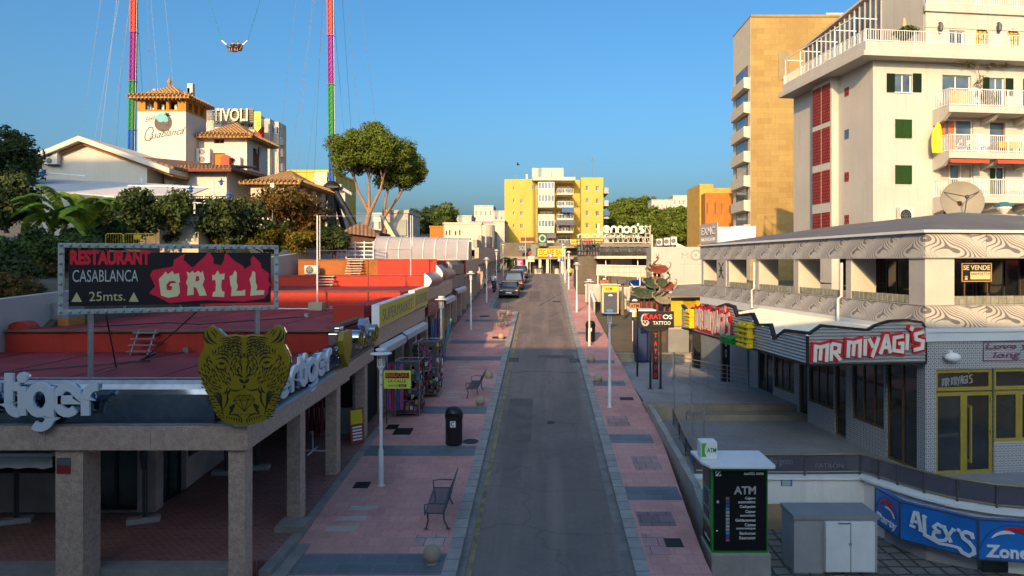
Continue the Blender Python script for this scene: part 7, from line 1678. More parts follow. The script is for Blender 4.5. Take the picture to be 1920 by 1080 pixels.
ws=[(PX(1281,d_)-PX(1258,d_),.9,PX(1306,d_)-PX(1281,d_),.9,dict(skip=True))]
facade(t_,frame((PX(1258,d_),d_,PZ(615,d_)),(1,0,0)),PX(1325,d_)-PX(1258,d_),PZ(557,d_)-PZ(615,d_),[(PX(1281,d_)-PX(1258,d_),PZ(578,d_)-PZ(615,d_),PX(1305,d_)-PX(1281,d_),PZ(561,d_)-PZ(578,d_),dict(skip=True))],mat('hut_yellow',(.60,.40,.03),.8,var=.12),.2)
mb=MB();a,c,z0,z1=PX(1281,d_),PX(1305,d_),PZ(578,d_),PZ(561,d_)
for i in range(8):
 for j in range(6):mb.ribbon(arc(a+(c-a)*(i+.5)/8,z0+(z1-z0)*(j+.5)/6,.045,.045,0,330,8),.025,-.12+.001*((i+j)%2),-.05,frame((0,d_,0),(1,0,0)))
mb.box(a,d_+.13,z0,c,d_+.15,z1);o=build('pierced_block',mb,MC['hut_yellow'],t_);o['kind']='stuff'
mb=MB();mb.hexa([P(1254,558,42.3),P(1318,557,42.3),P(1316,533,46),P(1270,535,46),P(1254,556.5,42.3),P(1318,555.5,42.3),P(1316,532,46),P(1270,534,46)]);build('canvas_roof',mb,mat('grey_canvas',(.24,.23,.21),.8,var=.2),t_)
RP=mat('gate_red',(.24,.05,.03),.6,var=.5,scale=6);GP=mat('gate_green',(.06,.085,.045),.6,var=.6,scale=6);SP=mat('gate_stone',(.27,.23,.17),.8,var=.3,scale=3)
dg=thing('dragon_gate','small red and green pagoda gate with upturned roofs and carved dragons','gate',P(1225,600,45));Dg=45.0;K=Dg/F
def gp(px,py):return PX(px,Dg),PZ(py,Dg)
for px0,py0,py1 in((1203,600,560),(1213,600,560),(1222,600,540),(1232,600,540),(1246,600,548),(1256,600,560),(1228,540,512),(1236,540,512),(1224,510,497),(1240,510,497)):
 x,z0=gp(px0,py0);z1=PZ(py1,Dg);mb=MB();mb.cyl((x,Dg,z0),(x,Dg,z1),.1,n=10);mb.cyl((x,Dg,z1-.08),(x,Dg,z1),.14,n=10);build('column',mb,RP,dg,smooth=40)
def eave(px,py,w,h,m_):
 w*=.78
 x,z=gp(px,py);n=10;mb=MB();rows=[]
 for(yy,ww,zz)in((-.7,1.0,0),(-.35,.8,.5),(0,.35,1.0),(.35,.8,.5),(.7,1.0,0)):
  rows.append([(x+w*ww*(2*i/n-1),Dg+yy,z+h*zz+(.32*h+.12)*abs(2*i/n-1)**3*(1 if zz<.9 else .3))for i in range(n+1)])
 for r in range(4):
  for i in range(n):mb.quad(rows[r][i],rows[r][i+1],rows[r+1][i+1],rows[r+1][i])
 for i in range(n):a,c=rows[0][i],rows[0][i+1];mb.quad((a[0],a[1],a[2]-.1),(c[0],c[1],c[2]-.1),c,a)
 o=build('roof',mb,m_,dg,smooth=50);mb=MB()
 for s in(-1,1):
  e=rows[0][0 if s<0 else n];mb.tube([e,(e[0]+s*.15,e[1],e[2]+.12),(e[0]+s*.16,e[1],e[2]+.35),(e[0]+s*.02,e[1],e[2]+.4)],[.07,.06,.04,.02],6)
 mb.tube([(rows[2][i][0],Dg,rows[2][i][2]+.05)for i in range(n+1)],.07,6);build('ridge',mb,SP,o)
for args in((1207,556,1.0,.55,GP),(1246,566,.95,.5,SP),(1227,537,.95,.5,GP),(1245,541,.7,.4,RP),(1233,510,.75,.4,RP)):eave(*args)
for k,(px,py,ph)in enumerate(((1214,508,0),(1228,496,1.2),(1250,525,2.1),(1240,560,.6),(1258,552,3.0))):
 x,z=gp(px,py);mb=MB();pts=[(x+.24*math.sin(ph+q*.9)*(1-q*.06),Dg-.35+.06*math.cos(q*1.3),z-.42+.11*q)for q in range(9)]
 mb.tube(pts,[.03,.05,.065,.065,.06,.06,.05,.05,.03],7);e=pts[-1];mb.ball(e,.08,10,sc=(1.3,.8,.8))
 for q in range(2):mb.tube([e,(e[0]+.1-.2*q,e[1],e[2]+.25)],[.03,.01],5)
 for q in range(1,8,2):mb.tube([pts[q],(pts[q][0]+.14,pts[q][1]-.05,pts[q][2]+.1)],[.03,.008],4)
 build('dragon',mb,(SP,RP,GP,SP,RP)[k],dg,smooth=50)
d_=30.3;t_=thing('tattoo_sign','black tattoo shop sign box on two dark posts with a vertical letter strip','sign',P(1230,727,d_))
x0,x1,z0,z1=PX(1197,d_),PX(1263,d_),PZ(614,d_),PZ(583.5,d_);T=frame((x0,d_-.12,z0),(1,0,0));w_,h_=x1-x0,z1-z0
mb=MB();mb.box(x0,d_-.12,z0,x1,d_+.12,z1);bx=build('box',mb,BLACK,t_,bev=.015)
mb=MB();mb.prism([(-.55,-.06),(-.35,-.16),(.35,-.16),(.55,-.06),(.55,-.004),(-.55,-.004)],-.24,-.02,frame(((x0+x1)/2,d_-.12,z0),(1,0,0)));build('under_hood',mb,BLACK,t_)
text(bx,'K',T,w_*.15,h_*.50,w_*.16,h_*.40,TEXTR,.002,.01,.02);text(bx,'RAT',T,w_*.31,h_*.53,w_*.34,h_*.28,TEXTR,.002,.01,.02);text(bx,'OS',T,w_*.68,h_*.53,w_*.27,h_*.28,TEXTW,.002,.01,.02);text(bx,'TATTOO',T,w_*.40,h_*.18,w_*.50,h_*.22,TEXTW,.002,.01,.01)
mb=MB();SKW=mat('skull_grey',(.42,.44,.45),.5)
mb.ribbon(arc(w_*.17,h_*.52,w_*.09,h_*.30,60,250,10),.07,.002,.01,T);mb.prism([(w_*.08,h_*.45),(w_*.26,h_*.45),(w_*.30,h_*.30),(w_*.24,h_*.12),(w_*.15,h_*.10),(w_*.09,h_*.2)],.003,.012,T);build('skull',mb,SKW,bx)
mb=MB()
for u,v in((.135,.36),(.22,.36),(.18,.26)):mb.prism(arc(w_*u,h_*v,w_*.028,h_*.06,0,330,8),.013,.018,T)
build('skull_sockets',mb,TEXTB,bx)
for px in(1219.5,1238.5):
 mb=MB();x=PX(px,d_);mb.box(x-.045,d_-.04,1.95,x+.045,d_+.05,z0-.15);mb.box(x-.11,d_-.1,1.952,x+.11,d_+.1,1.97);build('post',mb,BLACK,t_)
x0,x1,za_,zb_=PX(1223.5,d_),PX(1234,d_),PZ(711,d_),PZ(621,d_);mb=MB();mb.box(x0,d_-.07,za_,x1,d_+.07,zb_);st=build('letter_strip',mb,BLACK,t_)
for i,ch in enumerate('TATTOO'):
 zz=za_+(zb_-za_)*(5-i+.22)/6;text(st,ch,frame((x0,d_-.072,zz),(1,0,0)),.06,0,x1-x0-.12,(zb_-za_)/6*.56,TEXTR,.001,.01,.02)
t_=thing('waste_container','dark blue waste container with a white post beside it behind the tattoo sign','container',P(1207,640,38.5));d_=38.0
mb=MB();mb.box(PX(1191,d_),d_,2.0,PX(1222,d_),d_+1.0,PZ(604,d_));build('tub',mb,mat('container_blue',(.012,.03,.10),.45,var=.2),t_,bev=.06);mb=MB();mb.box(PX(1189,d_),d_-.05,PZ(604,d_)+.002,PX(1223,d_),d_+1.05,PZ(597,d_));build('lid',mb,mat('container_dark',(.03,.035,.045),.5),t_,bev=.05)
t_=thing('kiosk_stall','small shuttered stall with a white and yellow roof edge beside the blue container','stall',P(1205,640,40));d_=41
mb=MB();mb.box(PX(1181,d_),d_,PZ(585,d_),PX(1230,d_),d_+1.4,PZ(581,d_));build('roof',mb,WHITEP,t_);mb=MB();mb.box(PX(1186,d_),d_+.02,PZ(640,d_),PX(1190,d_),d_+.15,PZ(585,d_));build('post',mb,WHITEP,t_);mb=MB();mb.box(PX(1190,d_),d_-.02,PZ(594,d_),PX(1197,d_),d_-.002,PZ(585,d_));build('yellow_panel',mb,YEL,t_);mb=MB();mb.box(PX(1192,d_),d_+.6,2.0,PX(1260,d_),d_+1.3,PZ(598,d_));build('counter',mb,mat('stall_brown',(.12,.07,.05),.8,var=.3),t_)
t_=thing('electric_box','grey street cabinet with a tan top behind the tattoo strip','cabinet',P(1268,645,39));d_=39;mb=MB();mb.box(PX(1253,d_),d_,2.0,PX(1292,d_),d_+.7,PZ(618,d_));build('body',mb,mat('cabinet_grey',(.20,.21,.22),.6,var=.15),t_,bev=.02);mb=MB();mb.box(PX(1251,d_),d_-.05,PZ(618,d_)+.003,PX(1294,d_),d_+.75,PZ(613,d_));build('top',mb,mat('tan_concrete',(.42,.34,.24),.9),t_)
def pole_sign(name,label,px,py_base,d_,py_top):
 t_=thing(name,label,'road sign',P(px,py_base,d_));mb=MB();mb.cyl(P(px,py_base,d_),P(px,py_top,d_),.035,n=6);build('pole',mb,STEEL,t_);return t_
t_=pole_sign('no_entry_sign','round red and white turn prohibition sign on a white pole at the road end',1032,515,86,478);p=P(1032,479,86)
mb=MB();mb.cyl(p+Vector((0,-.02,0)),p+Vector((0,-.05,0)),.30,n=20);ds=build('disc',mb,RED,t_);mb=MB();mb.cyl(p+Vector((0,-.052,0)),p+Vector((0,-.06,0)),.21,n=20);build('inner',mb,WHITEP,ds);mb=MB();mb.box(-.2,-.03,.062,.2,.03,.066,frame(p,(1,0,.8),(-.8,0,1)));build('bar',mb,RED,ds)
t_=pole_sign('road_sign','pair of square blue parking and zone signs on a pole at the right kerb end',1050,515,85,480)
for k,(px0,px1,c,ch)in enumerate(((1046,1050.5,(.5,.52,.55),'P'),(1051.5,1057.5,(.02,.10,.35),'T'))):
 mb=MB();mb.box(PX(px0,84.9),84.9,PZ(490,85),PX(px1,84.9),84.93,PZ(482,85));o=build('panel',mb,mat('roadsign%d'%k,c,.5),t_);text(o,ch,frame((PX(px0,84.9),84.897,PZ(489,85)),(1,0,0)),.08,.05,.2,.35,TEXTW if k else mat('road_blue',(.03,.12,.4),.5),.001,.004)
t_=pole_sign('direction_sign','two pale name boards on a pole right of the magenta pillar',993.5,516,88,480)
for a,c in((480,486),(486.6,491)):mb=MB();mb.box(PX(990,87.9),87.9,PZ(c,88),PX(1002,87.9),87.94,PZ(a,88));build('panel',mb,CREAM,t_)
t_=pole_sign('road_sign','small red rimmed sign above the pale name boards',994.5,516,90,472);mb=MB();p=P(994.5,475,90);mb.cyl(p+Vector((0,-.02,0)),p+Vector((0,-.05,0)),.25,n=16);build('disc',mb,RED,t_)
t_=thing('info_pillar','magenta information pillar with white text lines at the end of the parked cars','info pillar',P(975,510,84));d_=84.0
mb=MB();mb.box(PX(969.5,d_),d_,PZ(514,d_),PX(981,d_),d_+.3,PZ(485,d_));o=build('panel',mb,mat('magenta',(.42,.015,.24),.45),t_);mb=MB();mb.box(PX(968,d_),d_+.02,PZ(514,d_),PX(969.4,d_),d_+.28,PZ(485,d_));build('side',mb,mat('pillar_navy',(.03,.03,.10),.5),t_)
mb=MB();g_=random.Random(2)
for i in range(6):mb.box(PX(970.5,d_),d_-.006,PZ(499-1.9*i,d_)-.03,PX(972+g_.uniform(3,7),d_),d_-.001,PZ(499-1.9*i,d_)+.03)
build('text_lines',mb,TEXTW,o)
t_=thing('telecom_mast','tall thin grey mast standing before the yellow building','mast',P(985,515,94));mb=MB();mb.cyl(P(985.5,515,94),P(985.5,416,94),.06,n=6);build('pole',mb,STEEL,t_);mb=MB();mb.tube([P(985.5,418,94),P(983,416,94)],.05,5);build('arm',mb,STEEL,t_)
g_=random.Random(8)
bk=None
for i,(px,d_)in enumerate(((1006,92),(1012,92),(1044,92),(1066,90),(1072,90))):
 lab=['cream terrace stool left of the bar doors','cream terrace stool by the first bar pillar','cream terrace stool under the yellow sign','tan terrace box right of the bar doors','tan terrace box at the far right of the bar doors'][i]
 t_=thing('terrace_stool',lab,'stool',P(px,513,d_));mb=MB();mb.lathe([(.3,0),(.28,.7)],Matrix.Translation((PX(px,d_),d_,gz(d_)-.1)),10);build('drum',mb,CREAM,t_);mb=MB();mb.lathe([(.33,.702),(.33,.78)],Matrix.Translation((PX(px,d_),d_,gz(d_)-.1)),10);build('cushion',mb,WOODB,t_)
TERRA=None
def tilemat(name,c1,c2):
 m,t,b=nodes(name);src=coords(t)
 mp=t.nodes.new('ShaderNodeMapping');t.links.new(src,mp.inputs[0]);mp.inputs['Scale'].default_value=(1,1,1)
 sp=t.nodes.new('ShaderNodeSeparateXYZ');t.links.new(src,sp.inputs[0]);ad=t.nodes.new('ShaderNodeMath');ad.operation='ADD';t.links.new(sp.outputs[0],ad.inputs[0]);t.links.new(sp.outputs[1],ad.inputs[1])
 cb=t.nodes.new('ShaderNodeCombineXYZ');t.links.new(ad.outputs[0],cb.inputs[0])
 w=N(t,'ShaderNodeTexWave',Scale=1.0,Distortion=0.0);t.links.new(cb.outputs[0],w.inputs['Vector'])
 n1=N(t,'ShaderNodeTexNoise',Scale=3.0,Detail=4.0);t.links.new(src,n1.inputs['Vector'])
 o=mixc(t,ramp(t,n1.outputs[0],.4,.65),c1,c2);o=mixc(t,ramp(t,w.outputs['Fac'],.05,.5),tuple(c*.35 for c in c1),o)
 t.links.new(o,b.inputs['Base Color']);b.inputs['Roughness'].default_value=.85;bump(t,b,w.outputs['Fac'],1.0,None,.06);return m
ROOFT=tilemat('roof_tile',(.50,.29,.10),(.36,.18,.07));ROOFD=tilemat('old_roof_tile',(.26,.15,.10),(.17,.10,.075))
OCH=mat('ochre_render_wall',(.46,.20,.03),.85,var=.1);BRN=mat('maroon_trim',(.20,.055,.03),.8)
def hiproof(root,x0,x1,y0,y1,z,h,m_,ov=.6,ridge=0.0):
 mb=MB();a,c,d,e=x0-ov,x1+ov,y0-ov,y1+ov;xm,ym=(a+c)/2,(d+e)/2
 n=int((c-a)/.32)
 base=[(a,d,z),(c,d,z),(c,e,z),(a,e,z)];top=[(xm-ridge,ym,z+h),(xm+ridge,ym,z+h)]
 mb.add([(x,y,z-.12)for x,y,z in base]+base+top,[(3,2,1,0),(0,1,5,4),(1,2,6,5),(2,3,7,6),(3,0,4,7),(4,5,9,8),(5,6,9),(6,7,8,9),(7,4,8)])
 for i in range(n+1):x=a+(c-a)*i/n;mb.cyl((x,d-.05,z+.01),(x,d+.5,z+.07+.5*h/(ym-d)),.1,n=6)
 for i in range(int((e-d)/.32)+1):y=d+.32*i;mb.cyl((c+.05,y,z+.01),(c-.5,y,z+.07+.5*h/(c-xm)),.1,n=6)
 return build('roof',mb,m_,root)
D=56.0
WHITE=mat('villa_white',(.58,.55,.50),.85,var=.06,scale=.5,bmp=.15,bs=25,stain=.2)
hs=thing('restaurant_house','white hilltop restaurant house with ochre arcade tower and tiled roofs','building',P(330,300,D))
x0,x1,yd=PX(258,D),PX(348.5,D),3.4;z0,zo,zt=9.5,PZ(209,D),PZ(186,D)
mb=MB();mb.box(x0,D,z0,x1,D+yd,zo);build('tower_wall',mb,WHITE,hs)
T=frame((x0,D-.001,zo),(1,0,0));k=(x1-x0)/90.5;ws=[((272.5-258)*k,.15,16*k,(zt-zo)*.75,dict(skip=True)),((294.5-258)*k,.15,17*k,(zt-zo)*.75,dict(skip=True)),((317-258)*k,.15,16*k,(zt-zo)*.75,dict(skip=True))]
mb=MB();mb.holewall(T,x1-x0,zt-zo,ws,.3);Ts=frame((x1,D,zo),(0,1,0));mb.holewall(Ts,yd,zt-zo,[(.45+.95*i,.15,.6,(zt-zo)*.72)for i in range(3)],.3)
build('arcade',mb,OCH,hs)
mb=MB();mb.box(x0+.4,D+2.6,zo,x1-.4,D+2.7,zt);mb.box(x0,D+.01,zo-.02,x1-.01,D+yd,zo+.01);build('arcade_back',mb,SHOPIN,hs)
mb=MB()
for xx in(.18,.45,.72):mb.cyl((x0+(x1-x0)*xx,D+.6,zo),(x0+(x1-x0)*xx,D+.6,zo+.7),.13,n=8)
build('jars',mb,WHITEP,hs)
mb=MB()
for i in range(12):mb.box(x0+.25+(x1-x0-.5)*i/11-.05,D-.5,zt-.16,x0+.25+(x1-x0-.5)*i/11+.05,D,zt-.04)
build('rafter_ends',mb,WOODB,hs)
hiproof(hs,x0,x1,D,D+yd,zt+.1,1.45,ROOFT,.5)
mb=MB();xm=(x0+x1)/2;mb.lathe([(.12,0),(.05,.12),(.16,.35),(.17,.45),(.05,.65),(.02,.95)],Matrix.Translation((xm-.3,D+yd/2,zt+1.45)),10);build('finial',mb,OCH,hs,smooth=50)
mb=MB()
for px,w_,h_ in((289,.12,1.5),(299,.2,1.5),(353,.12,1.6),(356,.24,2.0)):x=PX(px,D+5);mb.box(x-w_,D+5,zt-8,x+w_,D+5.4,zt+h_+.6)
build('chimney',mb,WHITE,hs)
INK=mat('painted_charcoal',(.07,.07,.065),.8)
def z5(x,y):return P(230+x/5.683,150+y/5.683,D)
Tw=frame((0,D-.004,0),(1,0,0))
def tw_text(body,xa,ya,xb,yb,off,sh):
 a,c=z5(xa,yb),z5(xb,ya);dx=c.x-a.x;v,f=textmesh(body,1,off,sh);A=np.array(v);lo,hi=A.min(0),A.max(0);u=(A[:,0]-lo[0])/(hi[0]-lo[0])
 A[:,1]=a.z+(A[:,1]-lo[1])/(hi[1]-lo[1])*(c.z-a.z)*.55+u*(c.z-a.z)*.45;A[:,0]=a.x+u*dx;A[:,2]=(A[:,2]-lo[2])*.003
 mb=MB();mb.add([tuple(p)for p in A],f,Tw);build('lettering',mb,INK,hs)
tw_text('asablanca',285,500,655,632,-.0,.5);tw_text('Emilio',240,365,375,450,-.0,.5)
mb=MB();mb.ribbon([(z5(x,y).x,z5(x,y).z)for x,y in((310,575),(330,545),(318,505),(285,505),(250,550),(235,610),(250,648),(290,645),(320,610))],.07,0,.006,Tw);mb.ribbon([(z5(x,y).x,z5(x,y).z)for x,y in((640,550),(668,500))],.05,0,.006,Tw);build('lettering',mb,INK,hs)
c_=z5(433,455);r_=95/5.683*D/F
mb=MB();mb.prism(arc(c_.x,c_.z,r_,r_*1.02,0,345,26),0,.006,Tw);build('emblem_disc',mb,mat('emblem_brown',(.13,.10,.09),.8,var=.3,scale=4),hs)
mb=MB();mb.prism([(z5(x,y).x,z5(x,y).z)for x,y in((345,410),(360,375),(400,355),(450,352),(480,380),(495,410),(485,440),(455,450),(430,440),(410,450),(380,440),(370,425))],.007,.012,Tw);build('emblem_cloud',mb,mat('emblem_turquoise',(.16,.42,.46),.8,var=.15),hs)
mb=MB()
for q in((450,340),(500,350),(520,385),(515,420),(470,345),(440,370)):mb.ribbon([(z5(x,y).x,z5(x,y).z)for x,y in((480,385),((480+q[0])/2,(385+q[1])/2-8),q)],[.12,.1,.02],.013,.017,Tw)
mb.ribbon([(z5(x,y).x,z5(x,y).z)for x,y in((480,385),(492,430),(488,500))],.07,.0135,.018,Tw);build('emblem_palm',mb,INK,hs)
D2=58.0;x2,x3=PX(383,D2),PX(463,D2);zt2=PZ(258,D2)
kx=D2/F;B0=PX(383,D2);ws=[((401-383)*kx,PZ(269,D2)-z0,19*kx,9*kx,dict(nx=2,fm=OCH)),((400-383)*kx,PZ(312,D2)-z0,22*kx,25*kx,dict(nx=1,fm=mat('salmon_frame',(.5,.12,.05),.7),gm=OCH))]
facade(hs,frame((x2,D2,z0),(1,0,0)),x3-x2,zt2-z0,ws,WHITE,.2,WHITEP,DGLASS)
facade(hs,frame((x3,D2,z0),(0,1,0)),4.4,zt2-z0,[(1.2,PZ(320,D2+2)-z0,1.6,1.9,dict(nx=2,fm=BRN,gm=BRN)),(2.2,PZ(290,D2+3)-z0,.7,.6,dict(nx=2))],WHITE,.2,WHITEP,DGLASS)
hiproof(hs,x2,x3,D2,D2+4.4,zt2,1.75,ROOFT,.7)
mb=MB();mb.box(x2-1,D2+.1,z0,x2-.002,D2+4,zt2);build('link_wall',mb,WHITE,hs)
mb=MB();p=P(426,322,D2-.6);mb.box(p.x-.35,p.y-.4,p.z,p.x+.35,p.y+.3,p.z+1.1);mb.prism([(-.5,1.1),(.5,1.1),(0,1.4)],-.45,.35,frame((p.x,p.y,p.z),(1,0,0)));mb.box(p.x-.1,p.y-.41,p.z+.75,p.x+.1,p.y-.401,p.z+.95);build('red_chimney',mb,mat('salmon_chimney',(.50,.09,.06),.8),hs)
acunit('double fan air conditioner hung left of the salmon door on the hilltop house',PX(385,D2),D2-.25,PZ(308,D2),1.15,1.3,2);acunit('double fan air conditioner right of the red chimney on the hilltop house',PX(442,D2),D2-.25,PZ(324,D2),1.15,1.3,2)
D3=51.0;x4,x5=PX(300,D3),PX(430,D3);zw=PZ(322,D3)
mb=MB();mb.box(x4+.3,D3,8,x5-.2,D3+5,zw);build('wing_wall',mb,WHITE,hs)
mb=MB();mb.hexa([(x4-.8,D3-.8,zw+.1),(x5+.5,D3-.8,zw+.1),(x5+2.0,D3+5.5,zw-.2),(x4,D3+5.5,zw+.9),(x4-.8,D3-.8,zw+.3),(x5+.5,D3-.8,zw+.3),(x5+2.0,D3+5.5,zw+.1),(x4,D3+5.5,zw+1.3)]);n=26
for i in range(n):x=x4-.7+(x5-x4+1.1)*i/(n-1);mb.cyl((x,D3-.86,zw+.3),(x+.3,D3+3,zw+.75),.11,n=6)
build('roof',mb,ROOFD,hs)
mb=MB();mb.box(x4-.8,D3-.84,zw-.08,x5+.5,D3-.6,zw+.09);build('eaves',mb,BRN,hs)
D4=49.0;gx=[PX(p,D4)for p in(58,160,328)];zg=[PZ(300,D4),PZ(258,D4),PZ(318,D4)]
mb=MB();mb.prism([(gx[0]+.8,8),(gx[0]+.8,zg[0]-.1),(gx[1],zg[1]-.35),(gx[2]-2,zg[2]+.3),(gx[2]-2,8)],-8,0,frame((0,D4,0),(1,0,0)));build('gable_wall',mb,WHITE,hs)
for k_,(off,th,m_,out_)in enumerate(((0,.36,WHITE,.75),(-.37,.17,OCH,.3))):
 mb=MB()
 for a,c in((0,1),(1,2)):
  p,q=(gx[a],zg[a]+off),(gx[c],zg[c]+off);mb.prism([p,q,(q[0],q[1]-th),(p[0],p[1]-th)],-9,out_,frame((0,D4,0),(1,0,0)))
 build('gable_roof' if not k_ else 'gable_trim',mb,m_,hs)
mb=MB();mb.hexa([(PX(255,D4),D4+.8,PZ(296,D4)),(PX(328,D4),D4-.2,zg[2]+.02),(PX(360,D4),D4+5,zg[2]-.1),(PX(280,D4),D4+7,PZ(290,D4)+.3),(PX(255,D4),D4+.8,PZ(296,D4)+.2),(PX(328,D4),D4-.2,zg[2]+.2),(PX(360,D4),D4+5,zg[2]+.1),(PX(280,D4),D4+7,PZ(290,D4)+.5)]);build('side_roof',mb,ROOFD,hs)
acunit('double fan air conditioner on the white gable wall behind the banana plant',PX(103,D4),D4-.3,PZ(311,D4),1.0,1.0,2)
D5=52.0;x6,x7=PX(470,D5),PX(553,D5);zq=PZ(344,D5)
mb=MB();mb.box(x6,D5,8,x7,D5+.4,zq);mb.box(x6,D5+.41,8,x7-1.6,D5+7.2,zq);build('wing_wall',mb,CREAM,hs)
hs_=[(.6+2.15*i,PZ(385,D5)-8,1.3,1.9)for i in range(3)];mb=MB();Tq=frame((x7+.02,D5,8),(0,1,0));mb.holewall(Tq,7.3,zq-8,hs_,.4)
for h in hs_:
 mb.prism([(h[0],h[1]+h[3]+.0),(h[0],h[1]+h[3]-.65)]+[(h[0]+.65-.65*math.cos(rad(q)),h[1]+h[3]-.65+.62*math.sin(rad(q)))for q in range(0,181,20)]+[(h[0]+1.3,h[1]+h[3])],-.38,-.005,Tq)
build('arched_wall',mb,WHITE,hs);mb=MB();mb.box(x7-1.59,D5+.5,8,x7-1.5,D5+7.2,zq);build('arcade_back',mb,SHOPIN,hs)
mb=MB();mb.box(PX(497,D5),D5-.05,PZ(384,D5),PX(540,D5),D5-.002,PZ(368,D5));build('panel',mb,WHITE,hs)
hiproof(hs,x6,x7,D5,D5+7.3,zq,1.5,ROOFT,.6)
pg=thing('terrace_canopy','white canvas canopy on thin white posts below the hilltop house','canopy',P(250,400,44))
WC=mat('canvas_white',(.55,.55,.55),.8,var=.1)
mb=MB();mb.hexa([P(0,352,40),P(195,368,40),P(270,345,46),P(30,335,46)]+[p+Vector((0,0,.06))for p in(P(0,352,40),P(195,368,40),P(270,345,46),P(30,335,46))]);mb.hexa([P(196,367,40),P(360,366,40),P(395,352,45),P(272,345,46)]+[p+Vector((0,0,.06))for p in(P(196,367,40),P(360,366,40),P(395,352,45),P(272,345,46))]);build('canvas',mb,WC,pg)
for px0,py0,px1,py1,d_ in((195,368,440,386,40),(240,348,400,352,44),(0,318,160,330,43),(265,332,267,345,46)):mb=MB();mb.tube([P(px0,py0,d_),P(px1,py1,d_-.3)],.05,5);build('beam',mb,WHITEP,pg)
for px,py in((178,366),(208,366),(264,367),(320,368),(365,367),(383,366),(400,340),(436,386)):mb=MB();mb.cyl(P(px,430,41),P(px,py,41),.055,n=6);build('post',mb,WHITEP,pg)
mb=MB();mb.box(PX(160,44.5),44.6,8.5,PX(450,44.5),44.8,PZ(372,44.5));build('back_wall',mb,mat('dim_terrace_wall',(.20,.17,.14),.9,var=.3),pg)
mb=MB();railing(mb,P(345,392,43),P(440,392,43),.8,.14,.02,2);build('balustrade',mb,BLACK,pg)
for i,(px,py,d_)in enumerate(((80,326,39.5),(358,355,39.5),(430,367,39.5),(415,342,46))):
 t_=thing('blue_ornament',['blue painted ornament hung at the left canvas corner','blue painted ornament on the middle canopy post','blue painted ornament at the right end of the canopy','blue wall ornament under the tiled wing'][i],'ornament',P(px,py,d_));mb=MB();p=P(px,py,d_);mb.lathe([(.03,-.2),(.12,-.1),(.07,.03),(.14,.08),(.05,.18),(.03,.28)],Matrix.Translation(p),9);build('body',mb,mat('ornament_blue',(.02,.10,.36),.5),t_);mb=MB();mb.tube([p+Vector((-.2,0,.06)),p,p+Vector((.2,0,.1))],.04,5);build('arms',mb,MC['ornament_blue'],t_)
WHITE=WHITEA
tb=thing('apartment_building','white curved balcony apartment block behind the ochre arcade tower and roof letters','building',P(440,280,85));D6=85.0
ws=[(PX(px,D6)-PX(385,D6),PZ(py+h,D6)-8,w_*D6/F,h*D6/F)for px,py,w_,h in((407,229,5,6),(443,231,14,10),(465,232,8,9),(405,225,4,3))]
ws=ws[:3];facade(tb,frame((PX(385,D6),D6,8),(1,0,0)),PX(478,D6)-PX(385,D6),PZ(213,D6)-8,ws,WHITE,.2,WHITEP,BGLASS)
mb=MB();mb.box(PX(478,D6)+.01,D6+.5,8,PX(503,D6),D6+6,PZ(221,D6));mb.box(PX(382,D6),D6+5,8,PX(443,D6),D6+9,PZ(193,D6));mb.box(PX(408,D6),D6+4.9,PZ(193,D6),PX(418,D6),D6+8,PZ(189,D6));mb.box(PX(244,D6),D6+3,8,PX(258,D6),D6+9,PZ(205,D6));build('wall',mb,WHITE,tb)
for k_,py in enumerate((258,280,308,333)):
 zb_=PZ(py,D6);T=Matrix.Translation((PX(504,D6),D6+2.5,zb_-.6));mb=MB();mb.lathe([(1.0,0),(1.0,1.0),(.93,1.0),(.93,.1)],T,24);mb.box(PX(492,D6),D6+1.5,zb_-.62,PX(504,D6),D6+3.5,zb_+.3);bl=build('round_balcony',mb,WHITE,tb,smooth=40)
for k_ in range(2):win(tb,frame((PX(503,D6)-.3+.55*k_,D6+1.4,PZ(247,D6)),(1,0,0)),0,0,.5,1.0,WHITEP,BGLASS,.05,1,1)
mb=MB();mb.box(PX(503,D6)-.4,D6+1.45,PZ(340,D6),PX(514,D6),D6+4,PZ(224,D6));build('bay',mb,WHITE,tb)
mb=MB();
for k_ in range(6):mb.box(PX(246,D6),D6+2.2,PZ(215+15*k_,D6),PX(259,D6),D6+2.99,PZ(211+15*k_,D6))
build('far_balcony',mb,CREAM,tb)
t_=thing('roof_letters','big cream roof letters on a slatted grey board behind the tiled roofs','sign',P(435,214,84));d_=83.5
mb=MB()
for i in range(7):z=PZ(225-3.0*i,d_);mb.box(PX(384,d_),d_,z,PX(475,d_),d_+.1,z+.13)
mb.box(PX(432,d_),d_+.101,PZ(229,d_),PX(475,d_),d_+.2,PZ(203,d_));mb.box(PX(384,d_),d_+.103,PZ(229,d_),PX(386,d_),d_+.2,PZ(203,d_));build('slats',mb,mat('slat_grey_brown',(.20,.17,.13),.7),t_)
text(t_,'TIVOLI',frame((0,d_-.15,0),(1,0,0)),PX(400,d_),PZ(228,d_),PX(466,d_)-PX(400,d_),PZ(204,d_)-PZ(228,d_),mat('cream_letter',(.62,.55,.42),.5),0,.12,.02)
t_=thing('banner_sign','yellow hanging banner with red script on a red bracket beside the roof letters','sign',P(483,245,83));d_=83.0
mb=MB();mb.prism([(PX(477,d_),PZ(240,d_)),(PX(483,d_),PZ(248,d_)),(PX(490,d_),PZ(240,d_)),(PX(490,d_),PZ(210,d_)),(PX(477,d_),PZ(210,d_))],0,.12,frame((0,d_,0),(1,0,0)));build('banner',mb,YEL,t_)
